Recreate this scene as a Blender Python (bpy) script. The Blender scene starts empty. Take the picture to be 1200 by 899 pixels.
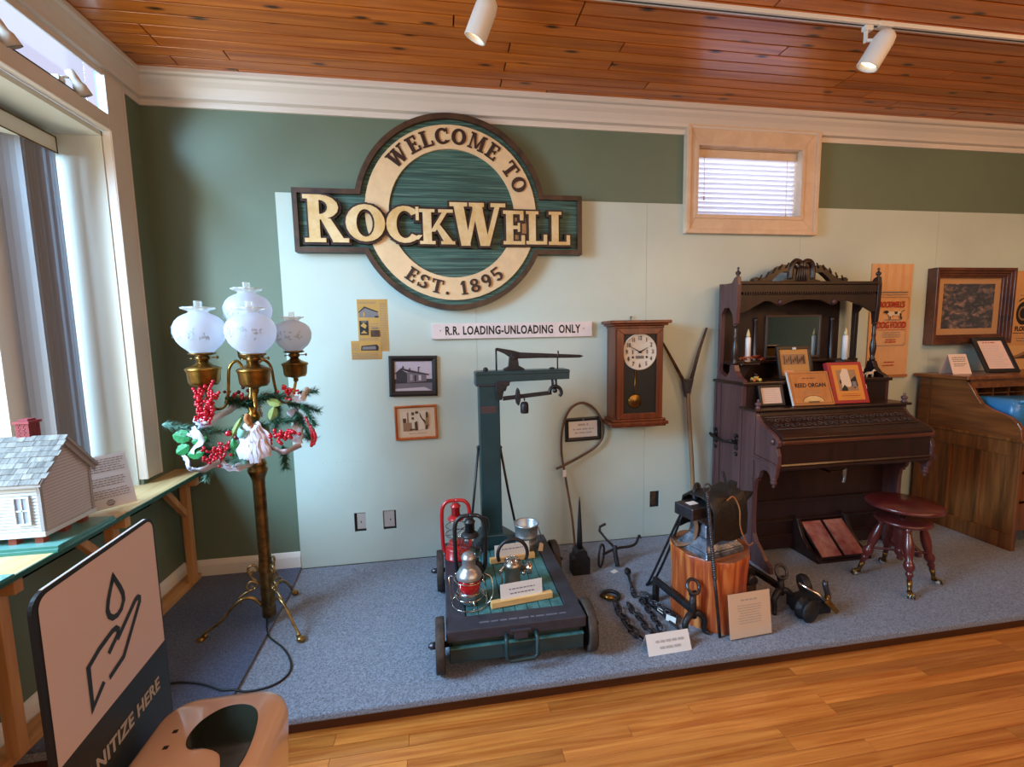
import bpy, bmesh, math, random
from math import sin, cos, pi, radians
from mathutils import Vector, Matrix

random.seed(7)
SC = bpy.context.scene
COL = SC.collection

# ------------------------------------------------------------------ camera
YAW, PITCH, ROLL = -0.155826930, -0.103927071, -0.0190194159
CAM = Vector((0.0, -3.05, 1.525))
def camera():
    f = Vector((-sin(YAW) * cos(PITCH), cos(YAW) * cos(PITCH), sin(PITCH)))
    rt = Vector((cos(YAW), sin(YAW), 0))
    up = rt.cross(f)
    c, s = cos(ROLL), sin(ROLL)
    r2 = c * rt + s * up
    u2 = c * up - s * rt
    cd = bpy.data.cameras.new('camera')
    cd.sensor_width = 36
    cd.lens = 523.14 / 1200 * 36
    cd.clip_start = 0.02
    ob = bpy.data.objects.new('camera', cd)
    COL.objects.link(ob)
    m = Matrix.Identity(4)
    for i in range(3):
        m[i][0] = r2[i]; m[i][1] = u2[i]; m[i][2] = -f[i]; m[i][3] = CAM[i]
    ob.matrix_world = m
    SC.camera = ob
camera()

# ------------------------------------------------------------------ world, lights, exposure
SC.view_settings.view_transform = 'Standard'
SC.view_settings.look = 'None'
SC.view_settings.gamma = 1.0
SC.view_settings.use_curve_mapping = False
SC.view_settings.exposure = 0.22

W = bpy.data.worlds.new('sky'); SC.world = W
W.use_nodes = True
bgn = W.node_tree.nodes['Background']
bgn.inputs[0].default_value = (0.66, 0.66, 0.86, 1)
bgn.inputs[1].default_value = 1.0

def area(name, loc, target, sx, sy, power, col):
    d = bpy.data.lights.new(name, 'AREA')
    d.shape = 'RECTANGLE'; d.size = sx; d.size_y = sy; d.energy = power; d.color = col
    o = bpy.data.objects.new(name, d); COL.objects.link(o)
    o.location = loc
    o.rotation_euler = (Vector(target) - Vector(loc)).to_track_quat('-Z', 'Z').to_euler()
    return o
# daylight entering by the display window on the left, unseen warm room lamps behind the
# camera, and the room's own warm ceiling lighting
area('daylight_display_window', (-3.4, -2.3, 2.95), (0.4, -0.40, 0.60), 2.6, 1.3, 520, (0.43, 0.73, 1.0))
area('room_lamps_behind', (2.2, -5.0, 2.3), (1.9, 0, 1.0), 4.2, 1.2, 62, (1.0, 0.70, 0.45))
area('left_ceiling_fill', (-2.75, -1.9, 0.75), (0.1, -1.0, 3.06), 2.2, 0.6, 54, (1.0, 0.90, 0.62))  # unseen fill added to lift the left end of the ceiling
area('room_ceiling_lamps', (4.2, -2.6, 2.85), (3.0, 0.0, 2.1), 1.4, 0.5, 24, (1.0, 0.50, 0.18))
area('daylight_small_window', (2.23, 1.0, 2.9), (2.23, 0, 2.6), 1.3, 1.0, 34, (0.90, 0.95, 1.0))

# ------------------------------------------------------------------ helpers
def C(r, g, b):
    def f(v):
        v = v / 255.0
        return v / 12.92 if v <= 0.04045 else ((v + 0.055) / 1.055) ** 2.4
    return (f(r), f(g), f(b), 1)

def newmat(name):
    m = bpy.data.materials.new(name); m.use_nodes = True
    nt = m.node_tree
    return m, nt, nt.nodes['Principled BSDF']

def add_bump(nt, b, height_socket, strength, dist=0.01):
    n = nt.nodes.new('ShaderNodeBump'); n.inputs['Strength'].default_value = strength
    n.inputs['Distance'].default_value = dist
    nt.links.new(height_socket, n.inputs['Height']); nt.links.new(n.outputs[0], b.inputs['Normal'])

def mat(name, col, rough=0.5, metal=0.0, var=0.0, vscale=12, bump=0.0, bscale=120, coat=0.0, col2=None, spec=None):
    m, nt, b = newmat(name)
    b.inputs['Base Color'].default_value = col
    b.inputs['Roughness'].default_value = rough
    b.inputs['Metallic'].default_value = metal
    b.inputs['Coat Weight'].default_value = coat
    if spec is not None: b.inputs['Specular IOR Level'].default_value = spec
    tc = nt.nodes.new('ShaderNodeTexCoord')
    if var or col2:
        n = nt.nodes.new('ShaderNodeTexNoise'); n.inputs['Scale'].default_value = vscale
        n.inputs['Detail'].default_value = 6; n.inputs['Roughness'].default_value = 0.65
        nt.links.new(tc.outputs['Object'], n.inputs['Vector'])
        r = nt.nodes.new('ShaderNodeValToRGB')
        a = col2 if col2 else tuple(v * (1 - var) for v in col[:3]) + (1,)
        z = col if col2 else tuple(min(1, v * (1 + var)) for v in col[:3]) + (1,)
        r.color_ramp.elements[0].position = 0.35; r.color_ramp.elements[1].position = 0.65
        r.color_ramp.elements[0].color = a; r.color_ramp.elements[1].color = z
        nt.links.new(n.outputs['Fac'], r.inputs[0]); nt.links.new(r.outputs[0], b.inputs['Base Color'])
    if bump:
        n2 = nt.nodes.new('ShaderNodeTexNoise'); n2.inputs['Scale'].default_value = bscale
        n2.inputs['Detail'].default_value = 3
        nt.links.new(tc.outputs['Object'], n2.inputs['Vector'])
        add_bump(nt, b, n2.outputs['Fac'], bump)
    return m

def wood(name, c1, c2, scale=(2, 20, 20), rough=0.4, coat=0.0, rand=0.0, knots=False, bump=0.15, c3=None):
    """grain stretched along the axis with the smallest scale; rand varies each object"""
    m, nt, b = newmat(name)
    N = nt.nodes.new; L = nt.links.new
    tc = N('ShaderNodeTexCoord'); geo = N('ShaderNodeNewGeometry'); oi = N('ShaderNodeObjectInfo')
    src = geo.outputs['Position'] if rand else tc.outputs['Object']
    add = N('ShaderNodeVectorMath'); add.operation = 'ADD'
    mul = N('ShaderNodeVectorMath'); mul.operation = 'SCALE'; mul.inputs[0].default_value = (17.3, 9.1, 5.7)
    L(oi.outputs['Random'], mul.inputs['Scale'])
    L(src, add.inputs[0])
    if rand: L(mul.outputs[0], add.inputs[1])
    else: add.inputs[1].default_value = (0, 0, 0)
    mp = N('ShaderNodeMapping'); mp.inputs['Scale'].default_value = scale
    L(add.outputs[0], mp.inputs['Vector'])
    n = N('ShaderNodeTexNoise'); n.inputs['Scale'].default_value = 1.0; n.inputs['Detail'].default_value = 8
    n.inputs['Roughness'].default_value = 0.62; n.inputs['Distortion'].default_value = 0.6
    L(mp.outputs[0], n.inputs['Vector'])
    r = N('ShaderNodeValToRGB')
    r.color_ramp.elements[0].position = 0.32; r.color_ramp.elements[1].position = 0.68
    r.color_ramp.elements[0].color = c1; r.color_ramp.elements[1].color = c2
    if c3:
        e = r.color_ramp.elements.new(0.5); e.color = c3
    L(n.outputs['Fac'], r.inputs[0])
    out = r.outputs[0]
    if knots:
        mp2 = N('ShaderNodeMapping'); mp2.inputs['Scale'].default_value = tuple(s * k for s, k in zip(knots, (1, 1, 1)))
        L(add.outputs[0], mp2.inputs['Vector'])
        v = N('ShaderNodeTexVoronoi'); v.voronoi_dimensions = '2D'; v.inputs['Scale'].default_value = 1.0; v.inputs['Randomness'].default_value = 1.0
        L(mp2.outputs[0], v.inputs['Vector'])
        kr = N('ShaderNodeValToRGB'); kr.color_ramp.elements[0].position = 0.05; kr.color_ramp.elements[1].position = 0.17
        kr.color_ramp.elements[0].color = (1, 1, 1, 1); kr.color_ramp.elements[1].color = (0, 0, 0, 1)
        L(v.outputs['Distance'], kr.inputs[0])
        gt = N('ShaderNodeMath'); gt.operation = 'GREATER_THAN'; gt.inputs[1].default_value = 0.68
        sc_ = N('ShaderNodeSeparateColor'); L(v.outputs['Color'], sc_.inputs[0]); L(sc_.outputs[0], gt.inputs[0])
        gm = N('ShaderNodeMath'); gm.operation = 'MULTIPLY'; L(gt.outputs[0], gm.inputs[0]); L(kr.outputs[0], gm.inputs[1])
        mx = N('ShaderNodeMixRGB'); mx.inputs[2].default_value = tuple(x * 0.10 for x in c1[:3]) + (1,)
        L(gm.outputs[0], mx.inputs[0]); L(out, mx.inputs[1]); out = mx.outputs[0]
    if rand:
        hsv = N('ShaderNodeHueSaturation')
        mr = N('ShaderNodeMapRange'); mr.inputs[3].default_value = 1 - rand; mr.inputs[4].default_value = 1 + rand
        L(oi.outputs['Random'], mr.inputs[0]); L(mr.outputs[0], hsv.inputs['Value'])
        L(out, hsv.inputs['Color']); out = hsv.outputs[0]
    L(out, b.inputs['Base Color'])
    b.inputs['Roughness'].default_value = rough
    b.inputs['Coat Weight'].default_value = coat
    b.inputs['Coat Roughness'].default_value = 0.15
    if bump: add_bump(nt, b, n.outputs['Fac'], bump, 0.003)
    return m

def glass(name, tint=(1, 1, 1, 1), gloss=0.25):
    m = bpy.data.materials.new(name); m.use_nodes = True
    nt = m.node_tree; nt.nodes.clear()
    o = nt.nodes.new('ShaderNodeOutputMaterial'); mx = nt.nodes.new('ShaderNodeMixShader')
    t = nt.nodes.new('ShaderNodeBsdfTransparent'); t.inputs[0].default_value = tint
    g = nt.nodes.new('ShaderNodeBsdfGlossy'); g.inputs['Roughness'].default_value = 0.04
    lw = nt.nodes.new('ShaderNodeLayerWeight'); lw.inputs[0].default_value = gloss
    pw = nt.nodes.new('ShaderNodeMath'); pw.operation = 'POWER'; pw.inputs[1].default_value = 4.0
    ma = nt.nodes.new('ShaderNodeMath'); ma.operation = 'MULTIPLY_ADD'; ma.inputs[1].default_value = 0.7; ma.inputs[2].default_value = gloss * 0.16
    lw.inputs[0].default_value = 0.5
    nt.links.new(lw.outputs['Facing'], pw.inputs[0]); nt.links.new(pw.outputs[0], ma.inputs[0]); nt.links.new(ma.outputs[0], mx.inputs[0])
    nt.links.new(t.outputs[0], mx.inputs[1]); nt.links.new(g.outputs[0], mx.inputs[2])
    nt.links.new(mx.outputs[0], o.inputs[0])
    return m

def root_loc(o):
    while o.parent: o = o.parent
    return o.location.copy()

class MB:
    def __init__(s, M=None): s.v = []; s.f = []; s.mi = []; s.cur = 0; s.M = M; s.sm = []; s.smooth = False
    def add(s, vs, fs):
        b = len(s.v)
        if s.M is not None: vs = [s.M @ Vector(v) for v in vs]
        s.v += [tuple(v) for v in vs]
        for f in fs:
            s.f.append([b + i for i in f]); s.mi.append(s.cur); s.sm.append(s.smooth)
        return s
    def box(s, x0, y0, z0, x1, y1, z1):
        x0, x1 = min(x0, x1), max(x0, x1); y0, y1 = min(y0, y1), max(y0, y1); z0, z1 = min(z0, z1), max(z0, z1)
        return s.add([(x0, y0, z0), (x1, y0, z0), (x1, y1, z0), (x0, y1, z0), (x0, y0, z1), (x1, y0, z1), (x1, y1, z1), (x0, y1, z1)],
              [(0, 3, 2, 1), (4, 5, 6, 7), (0, 1, 5, 4), (1, 2, 6, 5), (2, 3, 7, 6), (3, 0, 4, 7)])
    def prism(s, poly, d0, d1, plane='xz'):
        """poly in 2D; extruded between d0 and d1 along the remaining axis"""
        def P(a, b, d):
            return {'xz': (a, d, b), 'yz': (d, a, b), 'xy': (a, b, d)}[plane]
        A = sum(poly[i][0] * poly[(i + 1) % len(poly)][1] - poly[(i + 1) % len(poly)][0] * poly[i][1] for i in range(len(poly)))
        if A < 0: poly = poly[::-1]
        lo, hi = min(d0, d1), max(d0, d1)
        n = len(poly)
        vs = [P(a, b, lo) for a, b in poly] + [P(a, b, hi) for a, b in poly]
        c0 = list(range(n)); c1 = list(range(n, 2 * n))
        sides = [(i, (i + 1) % n, n + (i + 1) % n, n + i) for i in range(n)]
        if plane == 'xz':   # +y is the back
            fs = [c0, c1[::-1]] + [t[::-1] for t in sides]
        else:
            fs = [c0[::-1], c1] + sides
        return s.add(vs, fs)
    def quad(s, *p): return s.add(p, [tuple(range(len(p)))])
    def tube(s, path, r, n=8, closed=False, caps=True):
        path = [Vector(p) for p in path]; k = len(path)
        rr = r if isinstance(r, (list, tuple)) else [r] * k
        vs = []; fs = []
        prev = None
        for i, p in enumerate(path):
            if closed: t = path[(i + 1) % k] - path[i - 1]
            else: t = path[min(i + 1, k - 1)] - path[max(i - 1, 0)]
            if t.length < 1e-9: t = Vector((0, 0, 1))
            t.normalize()
            if prev is None:
                a = Vector((0, 0, 1)) if abs(t.z) < 0.9 else Vector((1, 0, 0))
                u = t.cross(a).normalized()
            else:
                u = (prev - t * prev.dot(t))
                if u.length < 1e-6: u = t.orthogonal()
                u.normalize()
            prev = u
            w = t.cross(u)
            for j in range(n):
                an = 2 * pi * j / n
                vs.append(p + (u * cos(an) + w * sin(an)) * rr[i])
        for i in range(k if closed else k - 1):
            a = i * n; b = ((i + 1) % k) * n
            for j in range(n):
                fs.append((a + j, a + (j + 1) % n, b + (j + 1) % n, b + j))
        if caps and not closed:
            fs.append(tuple(range(n - 1, -1, -1))); fs.append(tuple(range((k - 1) * n, k * n)))
        sm = s.smooth; s.smooth = True; s.add(vs, fs); s.smooth = sm
        return s
    def lathe(s, prof, n=20, org=(0, 0, 0), axis=None, caps=True, wob=None):
        """prof: (radius, height) list, turned about z at org, or about axis"""
        vs = []; fs = []
        q = Vector(axis).to_track_quat('Z', 'Y') if axis is not None else None
        for (r, z) in prof:
            for j in range(n):
                an = 2 * pi * j / n
                rr = r * (1 + (wob(an, z) if wob else 0))
                p = Vector((rr * cos(an), rr * sin(an), z))
                if q: p = q @ p
                vs.append(p + Vector(org))
        k = len(prof)
        for i in range(k - 1):
            a = i * n; b = (i + 1) * n
            for j in range(n): fs.append((a + j, a + (j + 1) % n, b + (j + 1) % n, b + j))
        if caps:
            fs.append(tuple(range(n - 1, -1, -1))); fs.append(tuple(range((k - 1) * n, k * n)))
        sm = s.smooth; s.smooth = True; s.add(vs, fs); s.smooth = sm
        return s
    def ball(s, p, r, n=8, m=5, sq=(1, 1, 1)):
        vs = []; fs = []
        for i in range(m + 1):
            t = pi * i / m
            for j in range(n):
                a = 2 * pi * j / n
                vs.append((p[0] + r * sq[0] * sin(t) * cos(a), p[1] + r * sq[1] * sin(t) * sin(a), p[2] - r * sq[2] * cos(t)))
        for i in range(m):
            for j in range(n): fs.append((i * n + j, i * n + (j + 1) % n, (i + 1) * n + (j + 1) % n, (i + 1) * n + j))
        sm = s.smooth; s.smooth = True; s.add(vs, fs); s.smooth = sm
        return s
    def mesh(s, name, mats):
        me = bpy.data.meshes.new(name)
        me.from_pydata(s.v, [], s.f)
        for m in (mats if isinstance(mats, (list, tuple)) else [mats]): me.materials.append(m)
        for p, i, q in zip(me.polygons, s.mi, s.sm): p.material_index = i; p.use_smooth = q
        me.update()
        return me
    def build(s, name, mats, parent=None, local=False, bevel=0.0, label=None, cat=None, group=None, kind=None):
        loc = Vector((0, 0, 0))
        if parent is None and s.v:
            xs, ys, zs = zip(*s.v)
            loc = Vector(((min(xs) + max(xs)) / 2, (min(ys) + max(ys)) / 2, min(zs)))
        off = loc if parent is None else (Vector((0, 0, 0)) if local else root_loc(parent))
        s.v = [tuple(Vector(v) - off) for v in s.v]
        o = bpy.data.objects.new(name, s.mesh(name, mats)); COL.objects.link(o)
        o.parent = parent; o.location = loc
        if bevel:
            bm = o.modifiers.new('bevel', 'BEVEL'); bm.width = bevel; bm.segments = 2; bm.limit_method = 'ANGLE'
            bm.angle_limit = radians(40)
        tag(o, label, cat, group, kind)
        return o

def tag(o, label=None, cat=None, group=None, kind=None):
    if label: o['label'] = label
    if cat: o['category'] = cat
    if group: o['group'] = group
    if kind: o['kind'] = kind
    return o
def thing(name, label, cat, loc=(0, 0, 0), rz=0.0, group=None, kind=None):
    o = bpy.data.objects.new(name, None); COL.objects.link(o)
    o.empty_display_size = 0.05
    o.location = loc; o.rotation_euler = (0, 0, rz)
    return tag(o, label, cat, group, kind)
def inst(me, name, parent, loc=(0, 0, 0), rot=(0, 0, 0), scale=(1, 1, 1)):
    o = bpy.data.objects.new(name, me); COL.objects.link(o)
    o.parent = parent; o.location = loc; o.rotation_euler = rot; o.scale = scale
    return o
def copy_tree(o, parent=None):
    c = o.copy(); COL.objects.link(c); c.parent = parent
    for ch in o.children: copy_tree(ch, c)
    return c

def basis(org, xd, yd):
    """matrix whose local x runs along xd, local y along yd, local z = face normal"""
    x = Vector(xd).normalized(); y = Vector(yd); y = (y - x * y.dot(x)).normalized(); z = x.cross(y)
    m = Matrix.Identity(4)
    for i in range(3): m[i][0] = x[i]; m[i][1] = y[i]; m[i][2] = z[i]; m[i][3] = org[i]
    return m
def wallM(x, z, y=0.0, roll=0.0):
    return basis((x, y, z), (cos(roll), 0, sin(roll)), (-sin(roll), 0, cos(roll)))

def text(body, size, material, M, parent, name='lettering', extrude=0.0005, xs=1.0, bold=0.0, align='CENTER', spacing=1.0, local=False):
    cu = bpy.data.curves.new('t', 'FONT'); cu.body = body; cu.size = size; cu.extrude = extrude
    cu.offset = bold; cu.align_x = align; cu.align_y = 'CENTER'; cu.space_character = spacing
    cu.resolution_u = 3
    t = bpy.data.objects.new('t', cu); COL.objects.link(t)
    me = bpy.data.meshes.new_from_object(t.evaluated_get(bpy.context.evaluated_depsgraph_get()))
    bpy.data.objects.remove(t); bpy.data.curves.remove(cu)
    me.transform(Matrix.Diagonal((xs, 1, 1, 1)))
    off = Vector((0, 0, 0)) if local else root_loc(parent)
    me.transform(Matrix.Translation(-off) @ M)
    # one mesh per word
    inv = (Matrix.Translation(-off) @ M).inverted()
    par = list(range(len(me.vertices)))
    def find(i):
        while par[i] != i: par[i] = par[par[i]]; i = par[i]
        return i
    for p in me.polygons:
        a = find(p.vertices[0])
        for v in p.vertices[1:]: par[find(v)] = a
    xs_ = [(inv @ v.co).x for v in me.vertices]; span = {}
    for i in range(len(par)):
        r = find(i); lo, hi = span.get(r, (1e9, -1e9)); span[r] = (min(lo, xs_[i]), max(hi, xs_[i]))
    order = sorted(span, key=lambda r: span[r][0]); word = {}; w = 0; end = None
    for r in order:
        if end is not None and span[r][0] - end > .20 * size * xs: w += 1
        end = max(span[r][1], end if end is not None else -1e9); word[r] = w
    o = None
    for k in range(w + 1):
        mb = MB(); idx = {}
        for p in me.polygons:
            if word[find(p.vertices[0])] != k: continue
            f = []
            for v in p.vertices:
                if v not in idx: idx[v] = len(mb.v); mb.v.append(tuple(me.vertices[v].co))
                f.append(idx[v])
            mb.f.append(f); mb.mi.append(0); mb.sm.append(False)
        o = bpy.data.objects.new(name, mb.mesh(name, material)); COL.objects.link(o); o.parent = parent
    bpy.data.meshes.remove(me)
    return o
def flat(name, M, items, parent, local=False, step=0.0004, z0=0.0006):
    """printed shapes: items = (material, polygon) stacked in thin layers on local z"""
    mb = MB(M); ms = []
    for i, (m, poly) in enumerate(items):
        if m not in ms: ms.append(m)
        mb.cur = ms.index(m)
        A = sum(poly[k][0] * poly[(k + 1) % len(poly)][1] - poly[(k + 1) % len(poly)][0] * poly[k][1] for k in range(len(poly)))
        if A < 0: poly = poly[::-1]
        mb.quad(*[(a, b, z0 + step * i) for a, b in poly])
    return mb.build(name, ms, parent, local=local)
def R4(x0, y0, x1, y1): return [(x0, y0), (x1, y0), (x1, y1), (x0, y1)]
def lines(name, M, x0, x1, ys, h, m, parent, ragged=0.25, center=False, local=False):
    mb = MB(M)
    for y in ys:
        x = x0
        end = x1 - random.random() * ragged * (x1 - x0)
        if center:
            d = (x1 - end) / 2; x += d; end = x1 - d
        while x < end:
            w = h * random.uniform(1.5, 5)
            mb.quad((x, y, .0006), (min(x + w, end), y, .0006), (min(x + w, end), y + h, .0006), (x, y + h, .0006))
            x += w + h * 0.8
    return mb.build(name, m, parent, local=local)
def curve(pts, n=8, closed=False):
    """Catmull-Rom through pts"""
    P = [Vector(p) for p in pts]; k = len(P); out = []
    for i in range(k if closed else k - 1):
        a = P[i - 1] if (i > 0 or closed) else P[0] * 2 - P[1]
        b = P[i]; c = P[(i + 1) % k]
        d = P[(i + 2) % k] if (i + 2 < k or closed) else P[-1] * 2 - P[-2]
        for j in range(n):
            t = j / n
            out.append(0.5 * ((2 * b) + (c - a) * t + (2 * a - 5 * b + 4 * c - d) * t * t + (3 * b - a - 3 * c + d) * t ** 3))
    if not closed: out.append(P[-1])
    return out
def arc2(cx, cy, rx, ry, a0, a1, n=12):
    return [(cx + rx * cos(radians(a0 + (a1 - a0) * i / n)), cy + ry * sin(radians(a0 + (a1 - a0) * i / n))) for i in range(n + 1)]

# ------------------------------------------------------------------ materials
m_wall = mat('sage_wall_paint', C(102, 117, 98), 0.55, var=0.04, vscale=3)
m_panel = mat('pale_mint_panel_paint', C(190, 203, 193), 0.42, var=0.03, vscale=2)
m_trim = mat('white_trim_paint', C(214, 203, 192), 0.4)
m_white = mat('white_paint', C(228, 226, 220), 0.45)
m_cream = mat('cream_recess_paint', C(208, 209, 198), 0.5)
m_ceil = wood('pine_ceiling_boards', C(164, 76, 22), C(218, 128, 46), (1.2, 26, 26), 0.28, 0.25, rand=0.16, knots=(3.1, 11.0, 0.01), bump=0.05)
m_floor = wood('oak_floor_strips', C(168, 88, 30), C(215, 139, 64), (1.6, 38, 38), 0.3, 0.25, rand=0.24, bump=0.04)
m_groove = mat('dark_joint', C(60, 30, 14), 0.8)
def carpet(name, c1, c2):
    m, nt, b = newmat(name)
    tc = nt.nodes.new('ShaderNodeTexCoord')
    n = nt.nodes.new('ShaderNodeTexNoise'); n.inputs['Scale'].default_value = 130; n.inputs['Detail'].default_value = 4
    n.inputs['Roughness'].default_value = 0.8
    nt.links.new(tc.outputs['Object'], n.inputs['Vector'])
    r = nt.nodes.new('ShaderNodeValToRGB'); r.color_ramp.elements[0].position = 0.36; r.color_ramp.elements[1].position = 0.66
    r.color_ramp.elements[0].color = c1; r.color_ramp.elements[1].color = c2
    nt.links.new(n.outputs['Fac'], r.inputs[0]); nt.links.new(r.outputs[0], b.inputs['Base Color'])
    b.inputs['Roughness'].default_value = 1.0
    b.inputs['Specular IOR Level'].default_value = 0.1
    b.inputs['Sheen Weight'].default_value = 0.2
    add_bump(nt, b, n.outputs['Fac'], 0.9, 0.006)
    return m
m_carpet = carpet('grey_carpet', C(84, 90, 102), C(158, 167, 184))
m_blue = carpet('blue_carpet', C(52, 62, 86), C(100, 114, 144))
m_black = mat('black_paint', C(26, 25, 26), 0.45)
m_iron = mat('wrought_iron', C(78, 76, 82), 0.34, 0.8, var=0.25, vscale=30, bump=0.25, bscale=60)
m_iron2 = mat('blackened_iron', C(44, 42, 44), 0.48, 0.5, var=0.3, vscale=25, bump=0.3, bscale=80)
m_rust = mat('rusty_iron', C(98, 68, 48), 0.7, 0.35, col2=C(54, 42, 36), vscale=30, bump=0.3)
m_brass = mat('aged_brass', C(176, 132, 62), 0.3, 0.95, col2=C(112, 82, 40), vscale=14)
m_brass2 = mat('dark_brass', C(142, 110, 62), 0.32, 0.9, col2=C(84, 64, 38), vscale=20)
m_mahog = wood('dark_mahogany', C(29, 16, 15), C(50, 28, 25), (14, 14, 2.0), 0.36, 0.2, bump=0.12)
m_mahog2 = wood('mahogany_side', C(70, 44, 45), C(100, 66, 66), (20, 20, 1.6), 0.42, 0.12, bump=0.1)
m_stool = wood('red_brown_turned_wood', C(70, 24, 24), C(104, 42, 38), (8, 8, 2.0), 0.28, 0.4, bump=0.08)
m_oak = wood('golden_oak', C(78, 43, 18), C(152, 94, 46), (26, 26, 1.5), 0.36, 0.2, bump=0.12)
m_oakh = wood('golden_oak_across', C(84, 46, 20), C(142, 84, 40), (26, 2.0, 26), 0.34, 0.2, bump=0.12)
m_clock = wood('walnut_clock', C(74, 30, 14), C(126, 58, 26), (24, 24, 1.6), 0.34, 0.3, bump=0.1)
m_lumber = wood('raw_lumber', C(160, 108, 62), C(202, 154, 102), (16, 16, 1.4), 0.6, bump=0.1)
m_rail = wood('raw_lumber_rail', C(166, 116, 66), C(206, 158, 104), (16, 1.4, 16), 0.6, bump=0.1)
m_ply = wood('plywood_shelf', C(188, 150, 98), C(224, 190, 138), (14, 1.6, 14), 0.45, bump=0.05)
m_cedar = wood('cedar_stump', C(112, 42, 20), C(226, 146, 78), (17, 17, 0.9), 0.4, 0.2, bump=0.2, c3=C(170, 76, 34))
m_cedart = wood('cedar_end_grain', C(118, 66, 38), C(160, 98, 58), (14, 14, 14), 0.6, bump=0.1)
m_teal = mat('dark_teal_paint', C(27, 53, 56), 0.38, var=0.15, vscale=10)
m_deck = mat('worn_teal_boards', C(74, 128, 126), 0.6, col2=C(44, 86, 88), vscale=16)
m_castrim = mat('dark_cast_frame', C(58, 58, 68), 0.5, 0.3, var=0.2, vscale=14)
m_paper = mat('white_card', C(226, 222, 216), 0.7)
m_aged = mat('aged_newsprint', C(186, 142, 72), 0.8, var=0.08, vscale=10)
m_kraft = mat('kraft_paper', C(206, 158, 110), 0.8, var=0.06, vscale=6)
m_ink = mat('black_ink', C(30, 26, 26), 0.7)
m_grey = mat('grey_ink', C(120, 112, 108), 0.7)
m_lgrey = mat('pale_grey_ink', C(176, 172, 172), 0.7)
m_redink = mat('red_ink', C(170, 44, 30), 0.7)
m_red = mat('red_enamel', C(172, 28, 30), 0.3, coat=0.3)
m_tin = mat('galvanised_tin', C(176, 178, 180), 0.38, 0.85, var=0.12, vscale=30)
m_chrome = mat('bright_nickel', C(205, 198, 190), 0.16, 1.0)
m_glass = glass('clear_glass')
m_pane = glass('window_glass', (0.97, 0.98, 1, 1), 0.1)
m_redglass = mat('red_lens_glass', C(176, 14, 24), 0.08, coat=1.0)
m_mirror = mat('mirror_glass', C(190, 186, 180), 0.03, 1.0)
m_leather = mat('black_leather', C(24, 21, 20), 0.5, var=0.2, bump=0.35, bscale=50)
m_cord = mat('black_cord', C(28, 28, 30), 0.5)
m_rope = mat('tan_cord', C(168, 112, 64), 0.8)
# ================================================================== THE ROOM
XL, XR, YF, ZC, ZF = -1.684, 6.2, -5.4, 3.06, -0.10
S = 'structure'
# hardwood floor
base = MB().box(XL, YF, ZF - .06, XR, 0.1, ZF - .012).build('floor', m_groove, kind=S)
tag(base, 'honey oak strip floor in front of the platform')
ceil = MB().box(XL - .02, YF, ZC + .012, XR, 0.12, ZC + .06).build('ceiling', m_groove, kind=S)
tag(ceil, 'varnished knotty pine board ceiling')

UNIT = 0.3
def plank_mesh(nu, w, t, ch, m, down, name):
    L = nu * UNIT; g = 0.0038 if down else 0.0008
    y0, y1 = -w / 2 + g, w / 2 - g
    if down: pr = [(y0, 0), (y0, -t + ch), (y0 + ch, -t), (y1 - ch, -t), (y1, -t + ch), (y1, 0)]
    else: pr = [(y0, 0), (y0, t - ch), (y0 + ch, t), (y1 - ch, t), (y1, t - ch), (y1, 0)]
    return MB().prism(pr, g, L - g, 'yz').mesh(name, m)
def board_rows(parent, rows, far_rows, w, t, ch, m, down, ystart, zf, nmin, nmax, x0, x1, far_name):
    cache = {}
    zl = zf - root_loc(parent).z; oy = root_loc(parent).y; ox = root_loc(parent).x
    far = MB()
    for r in range(rows + far_rows):
        y = ystart - (r + .5) * w
        x = x0; first = True
        while x < x1:
            nu = random.randint(1 if first else nmin, nmax); first = False
            if nu not in cache: cache[nu] = plank_mesh(nu, w, t, ch, m, down, 'plank')
            if r < rows:
                inst(cache[nu], 'plank', parent, (max(x, x) - ox, y - oy, zl))
            else:
                far.box(x + .001, y - w / 2 + .001, zf, x + nu * UNIT - .001, y + w / 2 - .001, zf + (-t if down else t))
            x += nu * UNIT
    far.build(far_name, m, parent, kind='stuff')
board_rows(ceil, 17, 46, 0.0835, 0.012, 0.0012, m_ceil, True, 0.02, ZC + .012, 5, 12, XL, 6.1, 'plank')
board_rows(base, 13, 60, 0.057, 0.012, 0.0008, m_floor, False, -1.20, ZF - .012, 3, 7, XL, 6.1, 'plank')

# back wall with the hole for the small window
WX0, WX1, WZ0, WZ1 = 1.813, 2.645, 2.35, 2.832
mb = MB()
for (a, b, c, d) in ((XL - .15, ZF, WX0, ZC + .05), (WX1, ZF, XR, ZC + .05), (WX0, ZF, WX1, WZ0), (WX0, WZ1, WX1, ZC + .05)):
    mb.box(a, .012, b, c, .16, d)
wb = mb.build('wall_back', m_wall, kind=S); tag(wb, 'sage green back wall')
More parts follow.
